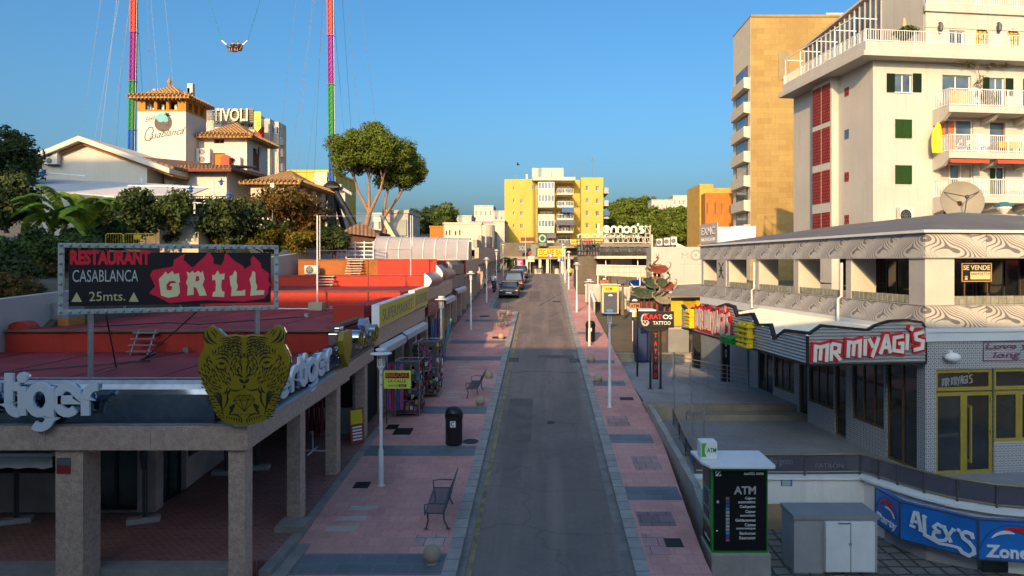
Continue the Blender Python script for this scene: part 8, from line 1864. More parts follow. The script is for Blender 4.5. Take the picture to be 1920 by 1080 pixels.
text(t_,'SOL\nBAR',frame((0,d_-.122,0),(1,0,0)),PX(479,d_),PZ(226,d_),.6,.9,RED,.0,.01);mb=MB();mb.ribbon([(PX(485,d_)+.2*math.sin(q*1.6),PZ(228+1.6*q,d_))for q in range(7)],.08,.0,.01,frame((0,d_-.122,0),(1,0,0)));build('script',mb,RED,t_)
mb=MB();mb.box(PX(480,84),83.6,PZ(262,84),PX(493,84),84.4,PZ(238,84));build('bracket',mb,WALLR,t_)
yl=simple_block('yellow and white terraced block behind the black mast legs',470,620,323,88,12,mat('lemon_wall',(.56,.42,.06),.8),0,0,zg=8)
mb=MB();mb.box(PX(594,87),86,8,PX(618,87),87.9,PZ(325,87));mb.box(PX(594,87)-.1,85.9,PZ(341,87),PX(618,87),87.95,PZ(334,87));build('stair_head',mb,CREAM,yl)
for k_ in range(3):mb=MB();mb.box(PX(600,86),85,PZ(352+30*k_,86),PX(661,90),86.5,PZ(347+30*k_,86));build('balcony_slab',mb,WHITE,yl)
mb=MB();mb.box(PX(600,87),86.6,8,PX(661,90),87.9,PZ(350,87));mb.prism([(PX(618,86),PZ(335,86)),(PX(661,86),PZ(362,86)),(PX(661,86),PZ(367,86)),(PX(618,86),PZ(342,86))],-.5,.5,frame((0,86,0),(1,0,0)));build('stepped_wing',mb,WHITE,yl)
simple_block('pale blue glass fronted block behind the pine trunks',668,770,402,120,10,mat('pale_aqua_wall',(.42,.50,.50),.6),2,8,zg=6)
t_=simple_block('white house front with a sloping stair behind the plastic vault',722,765,400,62,6,WHITE,0,0,zg=6)
mb=MB();mb.box(PX(745,61.9),61.85,PZ(442,62),PX(762,61.9),61.98,PZ(412,62));build('shutter',mb,mat('pale_grille',(.30,.33,.30),.7),t_)
mb=MB();mb.hexa([P(712,404,60),P(718,404,60),P(742,444,60),P(732,444,60),P(712,404,60.6),P(718,404,60.6),P(742,444,60.6),P(732,444,60.6)]);build('sloping_beam',mb,CREAM,t_)
t_=thing('brick_shed','low dark red brick shed at the foot of the pines','shed',P(690,440,55));mb=MB();mb.box(PX(640,55),55,6,PX(712,55),59,PZ(436,55));build('wall',mb,mat('shed_brick',(.10,.05,.035),.9,var=.3),t_);mb=MB();mb.hexa([P(636,436,54.6),P(716,446,54.6),P(716,446,59),P(636,436,59),P(668,420,54.6),P(690,422,54.6),P(690,422,59),P(668,420,59)]);build('roof',mb,ROOFD,t_)
BANDS=[('red',(.50,.06,.055)),('purple',(.24,.02,.22)),('green',(.02,.20,.045)),('blue',(.01,.10,.40))]
def mast(label,pxt,pxb,yb,d_,ys,seed):
 t_=thing('slingshot_mast',label,'ride mast',P(pxb,yb,d_))
 def q(y):return P(pxt+(pxb-pxt)*y/yb,y,d_)
 for i,(nm,c)in enumerate(BANDS):
  a,b_=ys[i],ys[i+1];m_=mat('mast_'+nm,c,.5,var=.08);mb=MB();p0,p1=q(b_),q(a)
  for s in((-.2,-.2),(.2,-.2),(.2,.2),(-.2,.2)):mb.cyl(p0+Vector((s[0],s[1],0)),p1+Vector((s[0],s[1],-.02)),.1,n=6)
  n=max(2,int((p1-p0).length/.5));mb.cyl(p0,p1-Vector((0,0,.03)),.2,n=8)
  for k in range(n):
   u,w=p0.lerp(p1,k/n),p0.lerp(p1,(k+1)/n);mb.tube([u+Vector((-.2,-.2,0)),w+Vector((.2,-.2,0))],.05,4);mb.tube([u+Vector((.2,-.2,0)),w+Vector((.2,.2,0))],.05,4)
  mb.box(p1.x-.34,p1.y-.34,p1.z-.08,p1.x+.34,p1.y+.34,p1.z-.02);build('section',mb,m_,t_)
 lad=MB();p0,p1=q(yb),q(ys[0]);lad.tube([p0+Vector((.36,-.1,0)),p1+Vector((.36,-.1,0))],.035,4);build('ladder',lad,mat('ladder_cream',(.5,.45,.3),.5),t_)
 for k,(ty,dx,dy,by)in enumerate(((-500,-5.0,3,330),(-330,-3.2,-3,330),(-250,-1.6,6,330),(-180,-4,-1,330),(-500,4.5,3,330),(-330,3.0,-4,330),(-420,2.0,5,330),(-60,-2.4,1,330),(-60,1.5,2,330))):
  mb=MB();a=q(ty);e=P(pxb+dx*22,by+40,d_+dy);mb.tube([a,a.lerp(e,.5),e],.018,3);build('guy_wire',mb,DSTEEL,t_)
 return t_
mast('left slingshot mast banded red, purple, green and blue behind the ochre tower',251.5,246.5,300,72,[-520,60,152,243,300],1)
mr=mast('right slingshot mast banded red, purple, green and blue, on black legs',619,622.5,345,72,[-520,66,158,255,345],2)
mb=MB();p=P(622.5,344,72)
BL=mat('leg_black',(.012,.014,.02),.5)
for e,r_ in((P(622,470,72.2),.55),(P(578,445,74),.28),(P(690,470,71),.42),(P(655,470,76),.3)):
 mb=MB();mb.cyl(p+Vector((0,0,-.2)),e,r_*.8,r_,n=8);build('leg',mb,BL,mr)
mb=MB();mb.lathe([(.3,-.9),(.8,-.7),(.85,-.2),(.35,.25)],Matrix.Translation(p),12);mb.box(p.x-.9,p.y-.9,p.z-.55,p.x+.9,p.y+.9,p.z-.35);build('hub',mb,BL,mr)
cp=thing('ride_capsule','ride capsule with seated riders hanging on two cords high between the masts','ride capsule',P(440,86,72));p=P(440,86,72);k=72/F
mb=MB();mb.tube([p+Vector((-.85,0,.1)),p+Vector((-.55,0,-.45)),p+Vector((0,0,-.6)),p+Vector((.55,0,-.45)),p+Vector((.85,0,.1))],.1,8);mb.tube([p+Vector((-.7,.3,-.1)),p+Vector((0,.35,-.5)),p+Vector((.7,.3,-.1))],.08,6);mb.box(p.x-.6,p.y-.1,p.z-.45,p.x+.6,p.y+.4,p.z-.3);mb.box(p.x-.6,p.y+.3,p.z-.3,p.x+.6,p.y+.42,p.z+.35);build('cage',mb,mat('capsule_dark',(.10,.03,.02),.5),cp)
for s in(-1,1):
 mb=MB();mb.tube([p+Vector((s*.85,0,.1)),p+Vector((s*1.35,0,.55))],.07,6);build('hook',mb,WHITEP,cp)
 mb=MB();mb.tube([p+Vector((s*1.35,0,.55)),P(251.5 if s<0 else 619,-430,72)],.04,5);build('cord',mb,mat('cord_teal',(.02,.22,.26),.5),cp)
SKIN=mat('skin',(.38,.21,.14),.6,var=.06);HAIR=mat('dark_hair',(.02,.015,.01),.7)
def person(label,x,y,z,yaw,pose,shirt,short,seated=False,sc=1.0,haircol=HAIR):
 t_=thing('person',label,'person',(x,y,z),None,yaw);org=Vector((x,y,z))
 if seated:J=dict(pel=(0,0,.5),ch=(0,.06,.95),nk=(0,.04,1.1),hd=(0,0,1.24),ht=(0,.0,1.36));legs=[(.1,.5,0,.12,-.45,.46,.12,-.48,.05,.12,-.6,.02)];sh=.98
 else:J=dict(pel=(0,0,.92),ch=(0,-.02,1.28),nk=(0,-.02,1.46),hd=(0,-.04,1.58),ht=(0,-.04,1.72));sh=1.38
 V=[];E=[];RR=[]
 def v(p,r):V.append(tuple(Vector(p)*sc));RR.append(r*sc);return len(V)-1
 pe=v(J['pel'],.15);ch=v(J['ch'],.155);nk=v(J['nk'],.06);hd=v(J['hd'],.095);ht=v(J['ht'],.07);E+=[(pe,ch),(ch,nk),(nk,hd),(hd,ht)]
 nose=v((J['hd'][0],J['hd'][1]-.12,J['hd'][2]-.01),.018);E.append((hd,nose))
 for s in(-1,1):
  f=pose*s
  if seated:kn,an,to=(s*.12,-.42,.5),(s*.12,-.46,.08),(s*.12,-.62,.04)
  else:kn,an,to=(s*.1,-.16*f-.04,.5),(s*.1,-.26*f+.06*abs(f),.09),(s*.11,-.26*f-.12,.04)
  h_=v((s*.09,0,J['pel'][2]-.04),.105);k_=v(kn,.065);a_=v(an,.045);t2=v(to,.035);E+=[(pe,h_),(h_,k_),(k_,a_),(a_,t2)]
  so=v((s*.19,J['ch'][1],sh),.068);el=v((s*.24,J['ch'][1]+.14*f,sh-.29),.045);wr=v((s*.25,J['ch'][1]+.2*f-.1,sh-.53),.032);ha=v((s*.25,J['ch'][1]+.2*f-.13,sh-.61),.036);E+=[(ch,so),(so,el),(el,wr),(wr,ha)]
  for q in range(4):fi=v((s*(.235+.012*q),J['ch'][1]+.2*f-.15-.01*q,sh-.69+.006*abs(q-1)),.0085);E.append((ha,fi))
  th=v((s*.21,J['ch'][1]+.2*f-.18,sh-.64),.0095);E.append((ha,th))
 me=bpy.data.meshes.new('body');me.from_pydata(V,E,[]);o=bpy.data.objects.new('body',me);COL.objects.link(o)
 sk=o.modifiers.new('skin','SKIN');me.skin_vertices.new()if not me.skin_vertices else None
 for i,r_ in enumerate(RR):me.skin_vertices[0].data[i].radius=(r_,r_*.85);me.skin_vertices[0].data[i].use_root=(i==0)
 sb=o.modifiers.new('sub','SUBSURF');sb.levels=1;sb.render_levels=1
 bm2=bpy.data.meshes.new_from_object(o.evaluated_get(bpy.context.evaluated_depsgraph_get()));bpy.data.objects.remove(o)
 vv=[tuple(p.co)for p in bm2.vertices];ff=[tuple(p.vertices)for p in bm2.polygons];nn=[tuple(p.normal)for p in bm2.vertices]
 mb=MB();mb.add([Vector(p)+org for p in vv],ff);build('body',mb,SKIN,t_,smooth=80)
 def cloth(name,test,off,m_):
  keep=[f for f in ff if all(test(Vector(vv[i])/sc)for i in f)];ids=sorted({i for f in keep for i in f});mp={i:k for k,i in enumerate(ids)}
  if not keep:return
  c_=MB();c_.add([Vector(vv[i])+Vector(nn[i])*off*sc+org for i in ids],[tuple(mp[i]for i in f)for f in keep]);build(name,c_,m_,t_,smooth=80)
 zl=J['pel'][2]
 cloth('shirt',lambda p:zl-.02<p.z<J['nk'][2]-.05 and(abs(p.x)<.2 or p.z>sh-.22),.02,shirt)
 cloth('shorts',lambda p:(zl-.40 if not seated else .38)<p.z<zl+.06 and abs(p.x)<.21,.022,short)
 cloth('shoes',lambda p:p.z<.075 and abs(p.x)<.2,.014,BLACK)
 cloth('hair',lambda p:p.z>J['hd'][2]+.03 or(p.y>J['hd'][1]+.03 and p.z>J['hd'][2]-.04),.012,haircol)
 mb=MB()
 for s in(-1,1):mb.ball(org+Vector((s*.033,J['hd'][1]-.085,J['hd'][2]+.02))*sc,.011*sc,6)
 build('eyes',mb,TEXTB,t_);return t_
CW=mat('cloth_white',(.62,.62,.62),.9);CB=mat('cloth_blue_grey',(.14,.17,.24),.9);CK=mat('cloth_black',(.025,.025,.03),.9);CY=mat('cloth_yellow2',(.55,.48,.02),.9)
person('walker in a white t-shirt and grey shorts seen from behind under the far arcade',-5.35,65,gz(65),math.pi,.8,CW,CB)
person('person in a white top with black trousers behind the dark scooter by the parked cars',-4.75,67.5,gz(67.5),math.pi*.9,.4,CW,CK)
person('worker in a yellow top standing by the lamp posts at the right road end',3.25,77,gz(77),2.6,.5,CY,CK)
for i,s in enumerate((-.3,.3)):
 person(['left rider with black top seated in the hanging capsule','right rider with black top seated in the hanging capsule'][i],p.x+s,p.y+.15,p.z-.75,0,.3,CK,CK,True)
t_=thing('motor_scooter','dark scooter parked at the kerb in front of the lead saloon, by the arcade','scooter',(-4.55,66,gz(66)));x,y,z=-4.55,66,gz(66)
for dy in(-.6,.6):mb=MB();mb.cyl((x-.06,y+dy,z+.25),(x+.06,y+dy,z+.25),.25,n=16);w_=build('wheel',mb,BLACK,t_);mb=MB();mb.cyl((x-.065,y+dy,z+.25),(x+.065,y+dy,z+.25),.12,n=12);build('rim',mb,STEEL,w_)
mb=MB();mb.hexa([(x-.17,y-.7,z+.4),(x+.17,y-.7,z+.4),(x+.17,y+.1,z+.25),(x-.17,y+.1,z+.25),(x-.15,y-.75,z+.75),(x+.15,y-.75,z+.75),(x+.15,y,z+.7),(x-.15,y,z+.7)]);mb.hexa([(x-.2,y+.35,z+.3),(x+.2,y+.35,z+.3),(x+.2,y+.5,z+.3),(x-.2,y+.5,z+.3),(x-.2,y+.3,z+1.0),(x+.2,y+.3,z+1.0),(x+.16,y+.4,z+1.0),(x-.16,y+.4,z+1.0)]);mb.box(x-.15,y+.05,z+.22,x+.15,y+.4,z+.3);build('body',mb,mat('scooter_navy',(.015,.02,.05),.3),t_,bev=.03);mb=MB();mb.tube([(x-.35,y+.25,z+1.08),(x,y+.4,z+1.05),(x+.35,y+.25,z+1.08)],.025,6);build('handlebar',mb,BLACK,t_);mb=MB();mb.box(x-.14,y-.72,z+.752,x+.14,y-.02,z+.82);build('seat',mb,BLACK,t_,bev=.02)
TYRE=mat('tyre',(.015,.015,.015),.9);RIM=mat('alloy',(.35,.36,.38),.3,.8);LAMPR=mat('tail_lamp_red',(.45,.02,.015),.15,spec=.8);LAMPC=mat('lamp_clear',(.7,.68,.62),.1,spec=.8);CARGL=glassy('car_glass',(.03,.05,.085),.04,1.0)
def car(name,label,x,y,yaw,paint,W=1.78,L=4.6,H=1.45,suv=False):
 t_=thing(name,label,'car',(x,y,gz(y)-.115),'cars parked at the left kerb',yaw);T=Matrix.Translation((x,y,gz(y)-.115))@Matrix.Rotation(math.atan(.07),4,'X')
 hb=.98 if not suv else 1.08;y0=-L/2
 pr=[(y0+.04,.32),(y0,.55),(y0+.02,.78),(y0+.10,hb-.03),(y0+(.55 if not suv else .16),hb),(L*.12,hb-.02),(L*.22,hb-.06),(L/2-.35,.82),(L/2-.05,.68),(L/2,.45),(L/2-.06,.28)]
 mb=MB();n=len(pr);ss=[(-1,.86),(-.92,.97),(-.55,1.0),(0,1.0),(.55,1.0),(.92,.97),(1,.86)]
 vs=[]
 for s,kz in ss:
  for yy,zz in pr:vs.append((s*W/2*(1 if .3<zz<.85 else .955),yy*(1 if abs(s)<.9 else .975),.3+(zz-.3)*kz if zz>.85 else zz))
 fs=[(a*n+i,(a+1)*n+i,(a+1)*n+(i+1)%n,a*n+(i+1)%n)for a in range(len(ss)-1)for i in range(n)]+[tuple(range(n)),tuple(range((len(ss)-1)*n,len(ss)*n))[::-1]]
 mb.add(vs,fs,T);body=build('body',mb,paint,t_,smooth=35)
 ya,yb_,yc,yd_=(y0+.45,y0+1.15,L*.02,L*.22)if not suv else(y0+.12,y0+.42,L*.02,L*.2)
 mb=MB();wb,wt=W/2*.93,W/2*.74
 mb.hexa([(-wb,ya,hb-.02),(wb,ya,hb-.02),(wb,yd_,hb-.06),(-wb,yd_,hb-.06),(-wt,yb_,H-.05),(wt,yb_,H-.05),(wt,yc,H-.05),(-wt,yc,H-.05)],T);build('glasshouse',mb,CARGL,t_,bev=.05)
 mb=MB();mb.prism([(-wt-.03,yb_-.05),(wt+.03,yb_-.05),(wt+.02,yc+.05),(-wt-.02,yc+.05)],H-.045,H,T);build('roof',mb,paint,t_,bev=.03)
 mb=MB()
 for s in(-1,1):
  for a,c in(((wb,ya,hb),(wt,yb_,H-.03)),((wb,yd_,hb-.05),(wt,yc,H-.03)),((wb+.005,(ya+yd_)/2+.1,hb),(wt+.005,(yb_+yc)/2+.1,H-.03))):mb.tube([(s*a[0],a[1],a[2]),(s*c[0],c[1],c[2])],.035,6,T)
 build('pillars',mb,paint,t_)
 for sx in(-1,1):
  for yy in(y0+.85,L/2-.85):
   mb=MB();mb.cyl((sx*(W/2-.2),yy,.32),(sx*(W/2+.005),yy,.32),.32,n=22,T=T);w_=build('wheel',mb,TYRE,t_,bev=.02);mb=MB();mb.cyl((sx*(W/2+.004),yy,.32),(sx*(W/2+.012),yy,.32),.2,n=16,T=T);build('rim',mb,RIM,w_)
  mb=MB();mb.box(min(sx*W*.30,sx*W*.47),y0-.012,.70 if not suv else .75,max(sx*W*.30,sx*W*.47),y0+.12,.87 if not suv else 1.0,T);tl_=build('tail_lamp',mb,LAMPR,t_,bev=.03)
  mb=MB()
  for q in(.34,.42):mb.cyl((sx*W*q,y0-.02,.785),(sx*W*q,y0-.013,.785),.05,n=10,T=T)
  build('reflector',mb,LAMPC,tl_)
  mb=MB();mb.box(min(sx*(W/2),sx*(W/2+.18)),L*.13,hb-.02,max(sx*(W/2),sx*(W/2+.18)),L*.18,hb+.12,T);build('mirror',mb,paint,t_,bev=.03)
  mb=MB();mb.box(min(sx*W*.30,sx*W*.45),L/2-.12,.58,max(sx*W*.30,sx*W*.45),L/2+.004,.70,T);build('headlight',mb,LAMPC,t_)
 mb=MB();mb.box(-.27,y0-.025,.52,.27,y0-.004,.63,T);build('number_plate',mb,WHITEP,t_)
 mb=MB();mb.box(-W*.46,y0-.03,.34,W*.46,y0+.15,.46,T);build('bumper',mb,BLACK if suv else paint,t_,bev=.03)
 mb=MB();mb.box(-W*.28,y0-.006,.815,W*.28,y0+.05,.835,T);build('boot_trim',mb,RIM,t_)
 return t_
PB=mat('paint_graphite',(.030,.028,.034),.35,.2,var=.05,coat=.3);PK=mat('paint_black',(.010,.010,.012),.45,.0,var=.05);PG=mat('paint_silver',(.30,.31,.32),.3,.6,var=.05,coat=.8);PN=mat('paint_dark_blue',(.03,.04,.07),.3,.3,coat=.8)
car('parked_car','dark graphite saloon, nearest of the cars parked at the left kerb',-2.95,63.9,.0,PB)
car('parked_car','black off-roader with a red tail lamp parked behind the graphite saloon',-2.75,70.2,.0,PK,1.85,4.5,1.82,True)
car('parked_car','silver hatchback parked ahead of the black off-roader',-2.7,76.4,.0,PG,1.75,4.2,1.5)
car('parked_car','dark blue car farthest along the left kerb',-2.5,82.2,.0,PN,1.75,4.2,1.5)
b_=thing('bird','small dark bird flying above the yellow building','bird',P(971,309,110));p=P(971,309,110);mb=MB();mb.lathe([(.01,-.3),(.09,-.1),(.1,.08),(.05,.24),(.01,.34)],Matrix.Translation(p)@Matrix.Rotation(rad(85),4,'Y'),8);build('body',mb,BLACK,b_);
for s in(-1,1):mb=MB();mb.hexa([p+Vector(v)for v in((-.1,0,0),(.12,0,0),(.05,s*.6,.3),(-.1,s*.6,.3),(-.1,0,.03),(.12,0,.03),(.05,s*.6,.32),(-.1,s*.6,.32))]);build('wing',mb,BLACK,b_)
def pine(label,base,ctr,radii,forks,nc,seed,lean=0):
 t_=thing('pine_tree',label,'pine tree',base,'umbrella pines beside the mast')
 b0=Vector(base);c=Vector(ctr);g=random.Random(seed)
 mb=MB();fork=b0.lerp(c,.34)+Vector((lean,0,0));mb.tube([b0-Vector((0,0,.6)),b0.lerp(fork,.5)+Vector((.1,0,0)),fork],[.30,.25,.21],9)
 for f in forks:
  e=c+Vector(f);mid=fork.lerp(e,.5)+Vector((f[0]*.15,0,-.1));mb.tube([fork-Vector((0,0,.15)),mid,e],[.15,.11,.06],7)
  for q in range(4):mb.tube([mid.lerp(e,.4+.12*q),e+Vector((g.uniform(-1.3,1.3),g.uniform(-1.3,1.3),g.uniform(.2,1.3)))],[.08,.03],5)
 build('trunk',mb,PBARK,t_,smooth=60)
 cl=clumps(ctr,radii,nc,seed,.35,-.6)
 build('crown',leaves(cl,430,[g.uniform(.6,1.05)for _ in cl],.27,seed,.8,.55,.3),L_PINE,t_)
 return t_
d_=58.0
pine('larger umbrella pine with a forked bare trunk beside the right mast',(PX(676,d_),d_,PZ(452,d_)),(PX(692,d_),d_,PZ(291,d_)),(3.1,2.8,2.45),[(-1.5,0,-.9),(-.1,.5,-.9),(1.5,-.2,-1.0)],130,3,.5)
pine('smaller umbrella pine leaning right behind the larger pine',(PX(716,60),60.5,PZ(452,60)),(PX(747,60),60.5,PZ(315,60)),(2.1,2.0,2.35),[(-.8,0,-1.2),(.5,.3,-1.3),(1.0,-.2,-.6)],90,8,-.5)
def S(name,label,cat,px,py,d_,rx,rz,leafm,n,per,size,seed,group=None,trunk=True,ry=None,crad=.55):
 return shrub(name,label,cat,tuple(P(px,py,d_)),(rx*d_/F,(ry or rx)*d_/F,rz*d_/F),leafm,n,per,size,seed,group,trunk,crad)
GG='garden trees and shrubs on the left bank'
S('conifer_tree','dark evergreen tree rising above the canvas canopy at the far left','tree',22,300,42,52,58,L_DARK,46,120,.22,1,GG,crad=.42)
S('broadleaf_tree','dense dark tree below the evergreen at the left edge','tree',10,375,33,55,55,L_DARK,34,150,.22,2,GG)
S('shrub','mid green bush at the left edge below the banana plant','shrub',62,470,27,62,42,L_MID,34,140,.16,3,GG)
S('shrub','dark bush hanging over the white wall at the left edge','shrub',20,520,25,55,48,L_DARK,30,140,.16,4,GG)
S('shrub','brownish ivy mass beside the billboard on the left bank','shrub',85,535,26,40,45,L_VINE,26,130,.15,5,GG)
S('broadleaf_tree','small dark tree behind the yellow barriers','tree',255,395,37,52,48,L_DARK,34,110,.2,6,GG,crad=.5)
S('broadleaf_tree','dark shrubby tree right of the yellow barriers below the canopy','tree',330,392,38,40,40,L_MID,26,80,.2,7,GG,crad=.5)
S('broadleaf_tree','dark green rounded tree below the tiled wing','tree',430,408,40,76,42,L_DARK,40,150,.2,8,GG)
S('vine','rust coloured vine trained over the pergola in front of the arched wing','vine',525,380,44,80,30,L_VINE,54,100,.2,9,GG,crad=.75)
S('vine','rust coloured vine drooping below the arches beside the black legs','vine',578,398,45,44,34,L_VINE,34,90,.2,10,GG,crad=.7)
for i,(px,py,rx,rz,m_,lab)in enumerate(((345,445,48,22,L_VINE,'olive brown hedge bush above the right half of the billboard'),(420,446,46,26,L_GOLD,'golden green hedge bush above the billboard corner'),(495,448,50,26,L_GOLD,'yellow green hedge bush beside the billboard top corner'),(560,450,44,24,L_GOLD,'golden hedge bush left of the pole frame'),(625,452,40,28,L_DARK,'dark hedge bush behind the pole frame at the mast foot'))):
 S('hedge_bush',lab,'hedge',px,py,40+.8*i,rx,rz,m_,30,120,.18,20+i,GG)
S('shrub','ivy mass draped over the white wall left of the billboard posts','shrub',45,552,24,60,40,L_VINE,34,150,.14,33,GG)
S('shrub','leafy mid green bush behind the yellow barriers at the billboard top','shrub',150,470,29,60,34,L_MID,34,140,.16,34,GG)
S('shrub','dark undergrowth behind the billboard top edge','shrub',190,445,32,70,30,L_DARK,34,130,.18,30,GG)
S('shrub','dark undergrowth under the golden hedge by the white wall','shrub',560,430,50,90,22,L_DARK,34,110,.22,31,GG)
bn=thing('banana_plant','banana plant with big torn pale green leaves in the left garden','banana plant',P(125,470,31));g=random.Random(12)
b0=P(125,475,31);mb=MB();stems=[b0+Vector((dx,dy,0))for dx,dy in((-1.0,.3),(-.2,0),(.5,.4),(1.0,-.2))]
for s in stems:mb.tube([s-Vector((0,0,1.2)),s+Vector((.05,0,.6)),s+Vector((.1,0,1.6))],[.2,.16,.1],8)
build('stem',mb,mat('banana_stem',(.14,.15,.05),.7),bn)
for k in range(30):
 s=stems[k%4]+Vector((.1,0,1.0+.6*g.random()));a=g.uniform(0,6.28);el=g.uniform(.6,1.4);L_=g.uniform(1.9,3.0);n=12
 mb=MB();rows=[]
 for i in range(n+1):
  f=i/n;e=el-f*f*g.uniform(1.3,1.4)*1.2;r_=L_*(f*math.cos(el*.8)*.9+.1*f*f);z=L_*(math.sin(el)*f-.75*f*f*f*(1.25-el*.4))
  c=s+Vector((math.cos(a)*r_,math.sin(a)*r_,z));w_=.34*math.sin(math.pi*min(1,f*.92+.05))**.7+.015;side=Vector((-math.sin(a),math.cos(a),0));rows.append((c-side*w_-Vector((0,0,w_*.35)),c,c+side*w_-Vector((0,0,w_*.35))))
 for i in range(n):
  cut=.82 if g.random()<.55 else 1.0
  for q in(0,1):
   p0,p1,p2,p3=rows[i][q],rows[i][q+1],rows[i+1][q+1],rows[i+1][q]
   p2=p1.lerp(p2,cut)if q==0 and cut<1 and False else p2
   if q==0:p3=p0.lerp(p3,cut)
   else:p2=p1.lerp(p2,cut)
   mb.quad(p0,p1,p2,p3)
 build('leaf',mb,L_BAN,bn)
for i,(px0,px1,d_,lab)in enumerate(((198,231,31,'short yellow crowd barrier left of the other barrier'),(232,292,31.4,'long yellow crowd barrier with a yellow plate, behind the billboard'))):
 t_=thing('crowd_barrier',lab,'barrier',P((px0+px1)/2,458,d_));a,c=P(px0,457,d_),P(px1,457,d_);h_=.46;BY=mat('barrier_yellow',(.60,.42,.02),.5)
 mb=MB();mb.tube([a,a+Vector((0,0,h_-.08)),a+Vector((.08,0,h_)),c+Vector((-.08,0,h_)),c+Vector((0,0,h_-.08)),c,a],.025,5);build('frame',mb,BY,t_)
 mb=MB();n=int((c.x-a.x)/.11)
 for k in range(1,n):x=a.x+(c.x-a.x)*k/n;mb.cyl((x,d_,a.z),(x,d_,a.z+h_),.008,n=4)
 build('bars',mb,BY,t_)
 if i:mb=MB();mb.box(PX(252,d_),d_-.04,a.z+.2,PX(265,d_),d_-.03,a.z+.42);build('plate',mb,BY,t_)
t_=thing('retaining_wall','pale whitewashed retaining wall along the garden above the red roofs','wall',(-15,30,5));mb=MB()
pts=[(-16.25,14),(-16.25,24),(-16.0,32),(-14.9,42),(-13.8,52)]
for(xa,ya),(xb,yb),za_,zb_ in zip(pts[:-1],pts[1:],(6.2,6.6,7.3,8.1),(6.6,7.3,8.1,8.4)):mb.hexa([(xa-.3,ya,-1),(xb-.3,yb,-1),(xb,yb,-1),(xa,ya,-1),(xa-.3,ya,za_),(xb-.3,yb,zb_),(xb,yb,zb_),(xa,ya,za_)])
mb.box(-16.2,23.2,4,-13.4,23.4,6.15)if False else None
mb.box(-13.8,52,4,PX(760,52),52.3,PZ(468,52));build('wall',mb,WHITE,t_)
t_=thing('rubble_block','grey block with an orange foot standing on the roof beside the white wall','block',P(108,600,24));mb=MB();x0,x1=PX(90,22.6),PX(128,22.6);mb.box(x0,22.6,5.47,x1,23.4,PZ(568,22.6));build('top',mb,mat('slate_block',(.22,.24,.26),.8),t_);mb=MB();mb.box(x0-.01,22.59,5.465,x1+.01,23.41,5.7);build('foot',mb,OCH,t_)
t_=thing('roof_hatch','small arched red hump on the left roof edge','hatch',P(40,612,20.8));mb=MB();mb.prism([(PX(22,21),5.52)]+[(PX(42,21)+.33*math.cos(rad(q)),5.52+.24*math.sin(rad(q)))for q in range(180,-1,-20)][::1],0,.5,frame((0,21.3,0),(1,0,0)));build('hump',mb,WALLR,t_);mb=MB();mb.box(PX(20,21),20.75,5.522,PX(64,21),21.35,5.545);build('foot',mb,COPE,t_)
t_=thing('cable_bundle','white cable running over the left white wall to a small black box','cable',P(20,560,24));mb=MB();mb.tube([P(0,624,20.9),P(20,605,21.3),P(44,590,21.6)],.02,5);build('cable',mb,WHITEP,t_);mb=MB();q=P(46,588,21.6);mb.box(q.x-.06,q.y-.05,q.z-.06,q.x+.06,q.y+.05,q.z+.08);build('box',mb,BLACK,t_)
t_=thing('beige_shed','beige garden store wall half hidden by the trees','shed',P(330,430,39));mb=MB();mb.box(PX(300,39),39,8,PX(372,39),41,PZ(405,39));build('wall',mb,CREAM,t_);mb=MB();mb.box(PX(298,39),38.9,PZ(405,39)+.003,PX(374,39),41.1,PZ(401,39));build('roof',mb,ROOFD,t_)
t_=thing('pergola','thin posts and beams carrying the rust coloured vine','pergola',P(540,420,45));mb=MB()
for px in(512,545,565,601):mb.cyl(P(px,470,44.5),P(px,388,44.5),.05,n=5)
mb.tube([P(480,378,44.5),P(610,400,44.5)],.05,5);build('posts',mb,WOODB,t_);mb=MB();mb.cyl(P(511,450,43),P(511,345,43),.04,n=5);mb.box(PX(508,43),42.9,PZ(352,43),PX(515,43),43.1,PZ(344,43));build('lamp',mb,STEEL,t_)
g=random.Random(31)
for i,(px,py,d_,rx,rz)in enumerate(((783,415,112,20,26),(806,410,118,26,26),(836,407,116,22,22),(770,432,108,16,16))):
 S('broadleaf_tree',['dark green tree left of the far tree group beside the pines','tallest dark tree of the group behind the plastic vault','right hand tree of the group behind the plastic vault','lowest tree of the group behind the plastic vault'][i],'tree',px,py,d_,rx,rz,L_DARK if i!=2 else L_MID,26,90,.75,40+i,'trees behind the vault',crad=.55)
hill=[(1150+rnd.uniform(-4,4)+13.5*i,388+rnd.uniform(-5,5)+14*r-(6*math.sin(i*.5)),236-18*r+rnd.uniform(-5,5))for r in range(5)for i in range(14)]
base=None
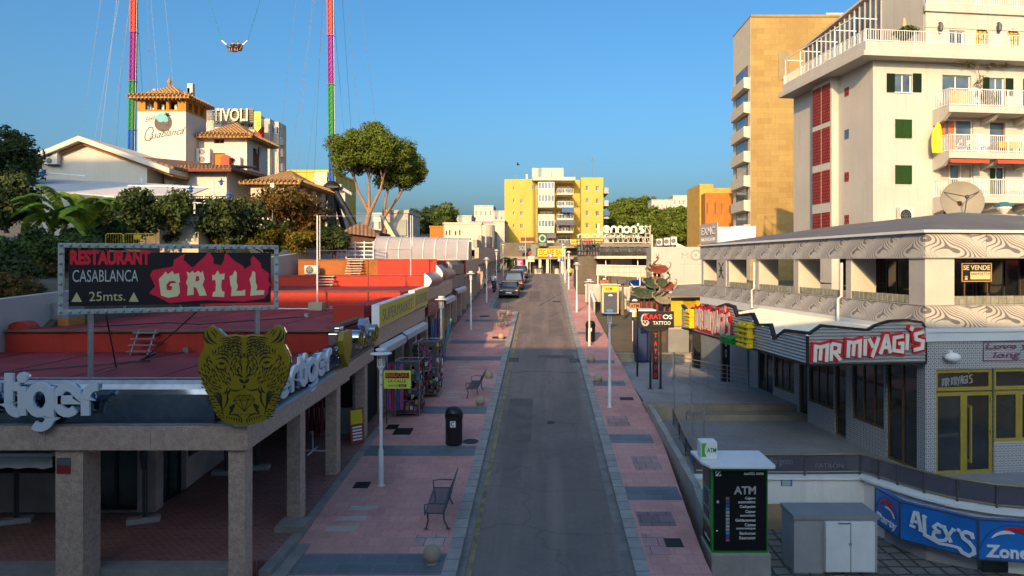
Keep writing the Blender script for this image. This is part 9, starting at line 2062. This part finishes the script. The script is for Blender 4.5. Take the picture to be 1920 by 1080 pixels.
for k,(px,py,d_)in enumerate(hill):
 if px<1140 or(r_:=0):continue
 lab='one of the rounded green pines covering the hill behind the white hoarding'
 if base is None or k<5:
  t_=thing('hill_pine',lab,'tree',P(px,py+18,d_),'pines covering the hill behind the bars');cc=P(px,py,d_)
  build('crown',leaves(clumps(cc,(3.0,2.6,2.2),20,60+k,.45),60,1.15,.62,60+k,.75),L_PINE,t_);mb=MB();mb.tube([P(px,py+26,d_),cc],[.3,.15],6);build('trunk',mb,PBARK,t_)
  base=(base or[])+[t_]
 else:
  c=copy_tree(base[k%len(base)],None,P(px,py+18,d_),rnd.uniform(0,6));s=rnd.uniform(.8,1.3);c.scale=(s,s,s)
pm=thing('palm','small palm with drooping fronds behind the parked cars','palm',P(955,512,88));b0=P(955,512,88);mb=MB();mb.tube([b0,b0+Vector((.1,0,1.6))],[.18,.14],7);build('trunk',mb,BARK,pm)
for k in range(14):
 a=k*.449*3;e=rnd.uniform(.3,1.1);mb=MB();pr=[]
 for i in range(8):f=i/7;pr.append(b0+Vector((.1+math.cos(a)*1.9*f,math.sin(a)*1.9*f,1.6+1.5*e*f-1.7*f*f)))
 for i in range(7):
  sd=Vector((-math.sin(a),math.cos(a),-.3))*.28*(1-abs(i/6-.4));mb.quad(pr[i]-sd,pr[i],pr[i+1],pr[i+1]-sd*.9);mb.quad(pr[i],pr[i]+Vector((sd.x*-1,sd.y*-1,sd.z))*-1,pr[i+1]+sd*.9,pr[i+1])
 build('frond',mb,L_MID,pm)
for i,(x0,x1,y,h,lab)in enumerate(((-85,-45.2,-15,38.8,'tall white unseen shadow block added behind the viewpoint, farthest left'),(-45,-27.2,-15,27.5,'cream unseen shadow block added behind the viewpoint beside the tallest one'),(-27,-9.2,-15,22.8,'long cream unseen shadow block added behind the viewpoint by the street start'),(-9,-.2,-15,20,'narrow white unseen shadow block added behind the viewpoint in line with the street'),(0,18,-15,18.6,'lowest cream unseen shadow block added behind the viewpoint at the right'))):  # unseen blocks added behind the camera, heights set to place the shadow edges
 t_=thing('shadow_block',lab,'building',((x0+x1)/2,y-5,-2))
 mb=MB();mb.box(x0,y-10,-3,x1,y-.2,h-.02);build('wall',mb,(WHITE,CREAM)[i%2],t_)
 mb=MB();mb.box(x0-.3,y-10.3,h-.015,x1+.3,y+.0,h+.25);build('roof',mb,CONC,t_)
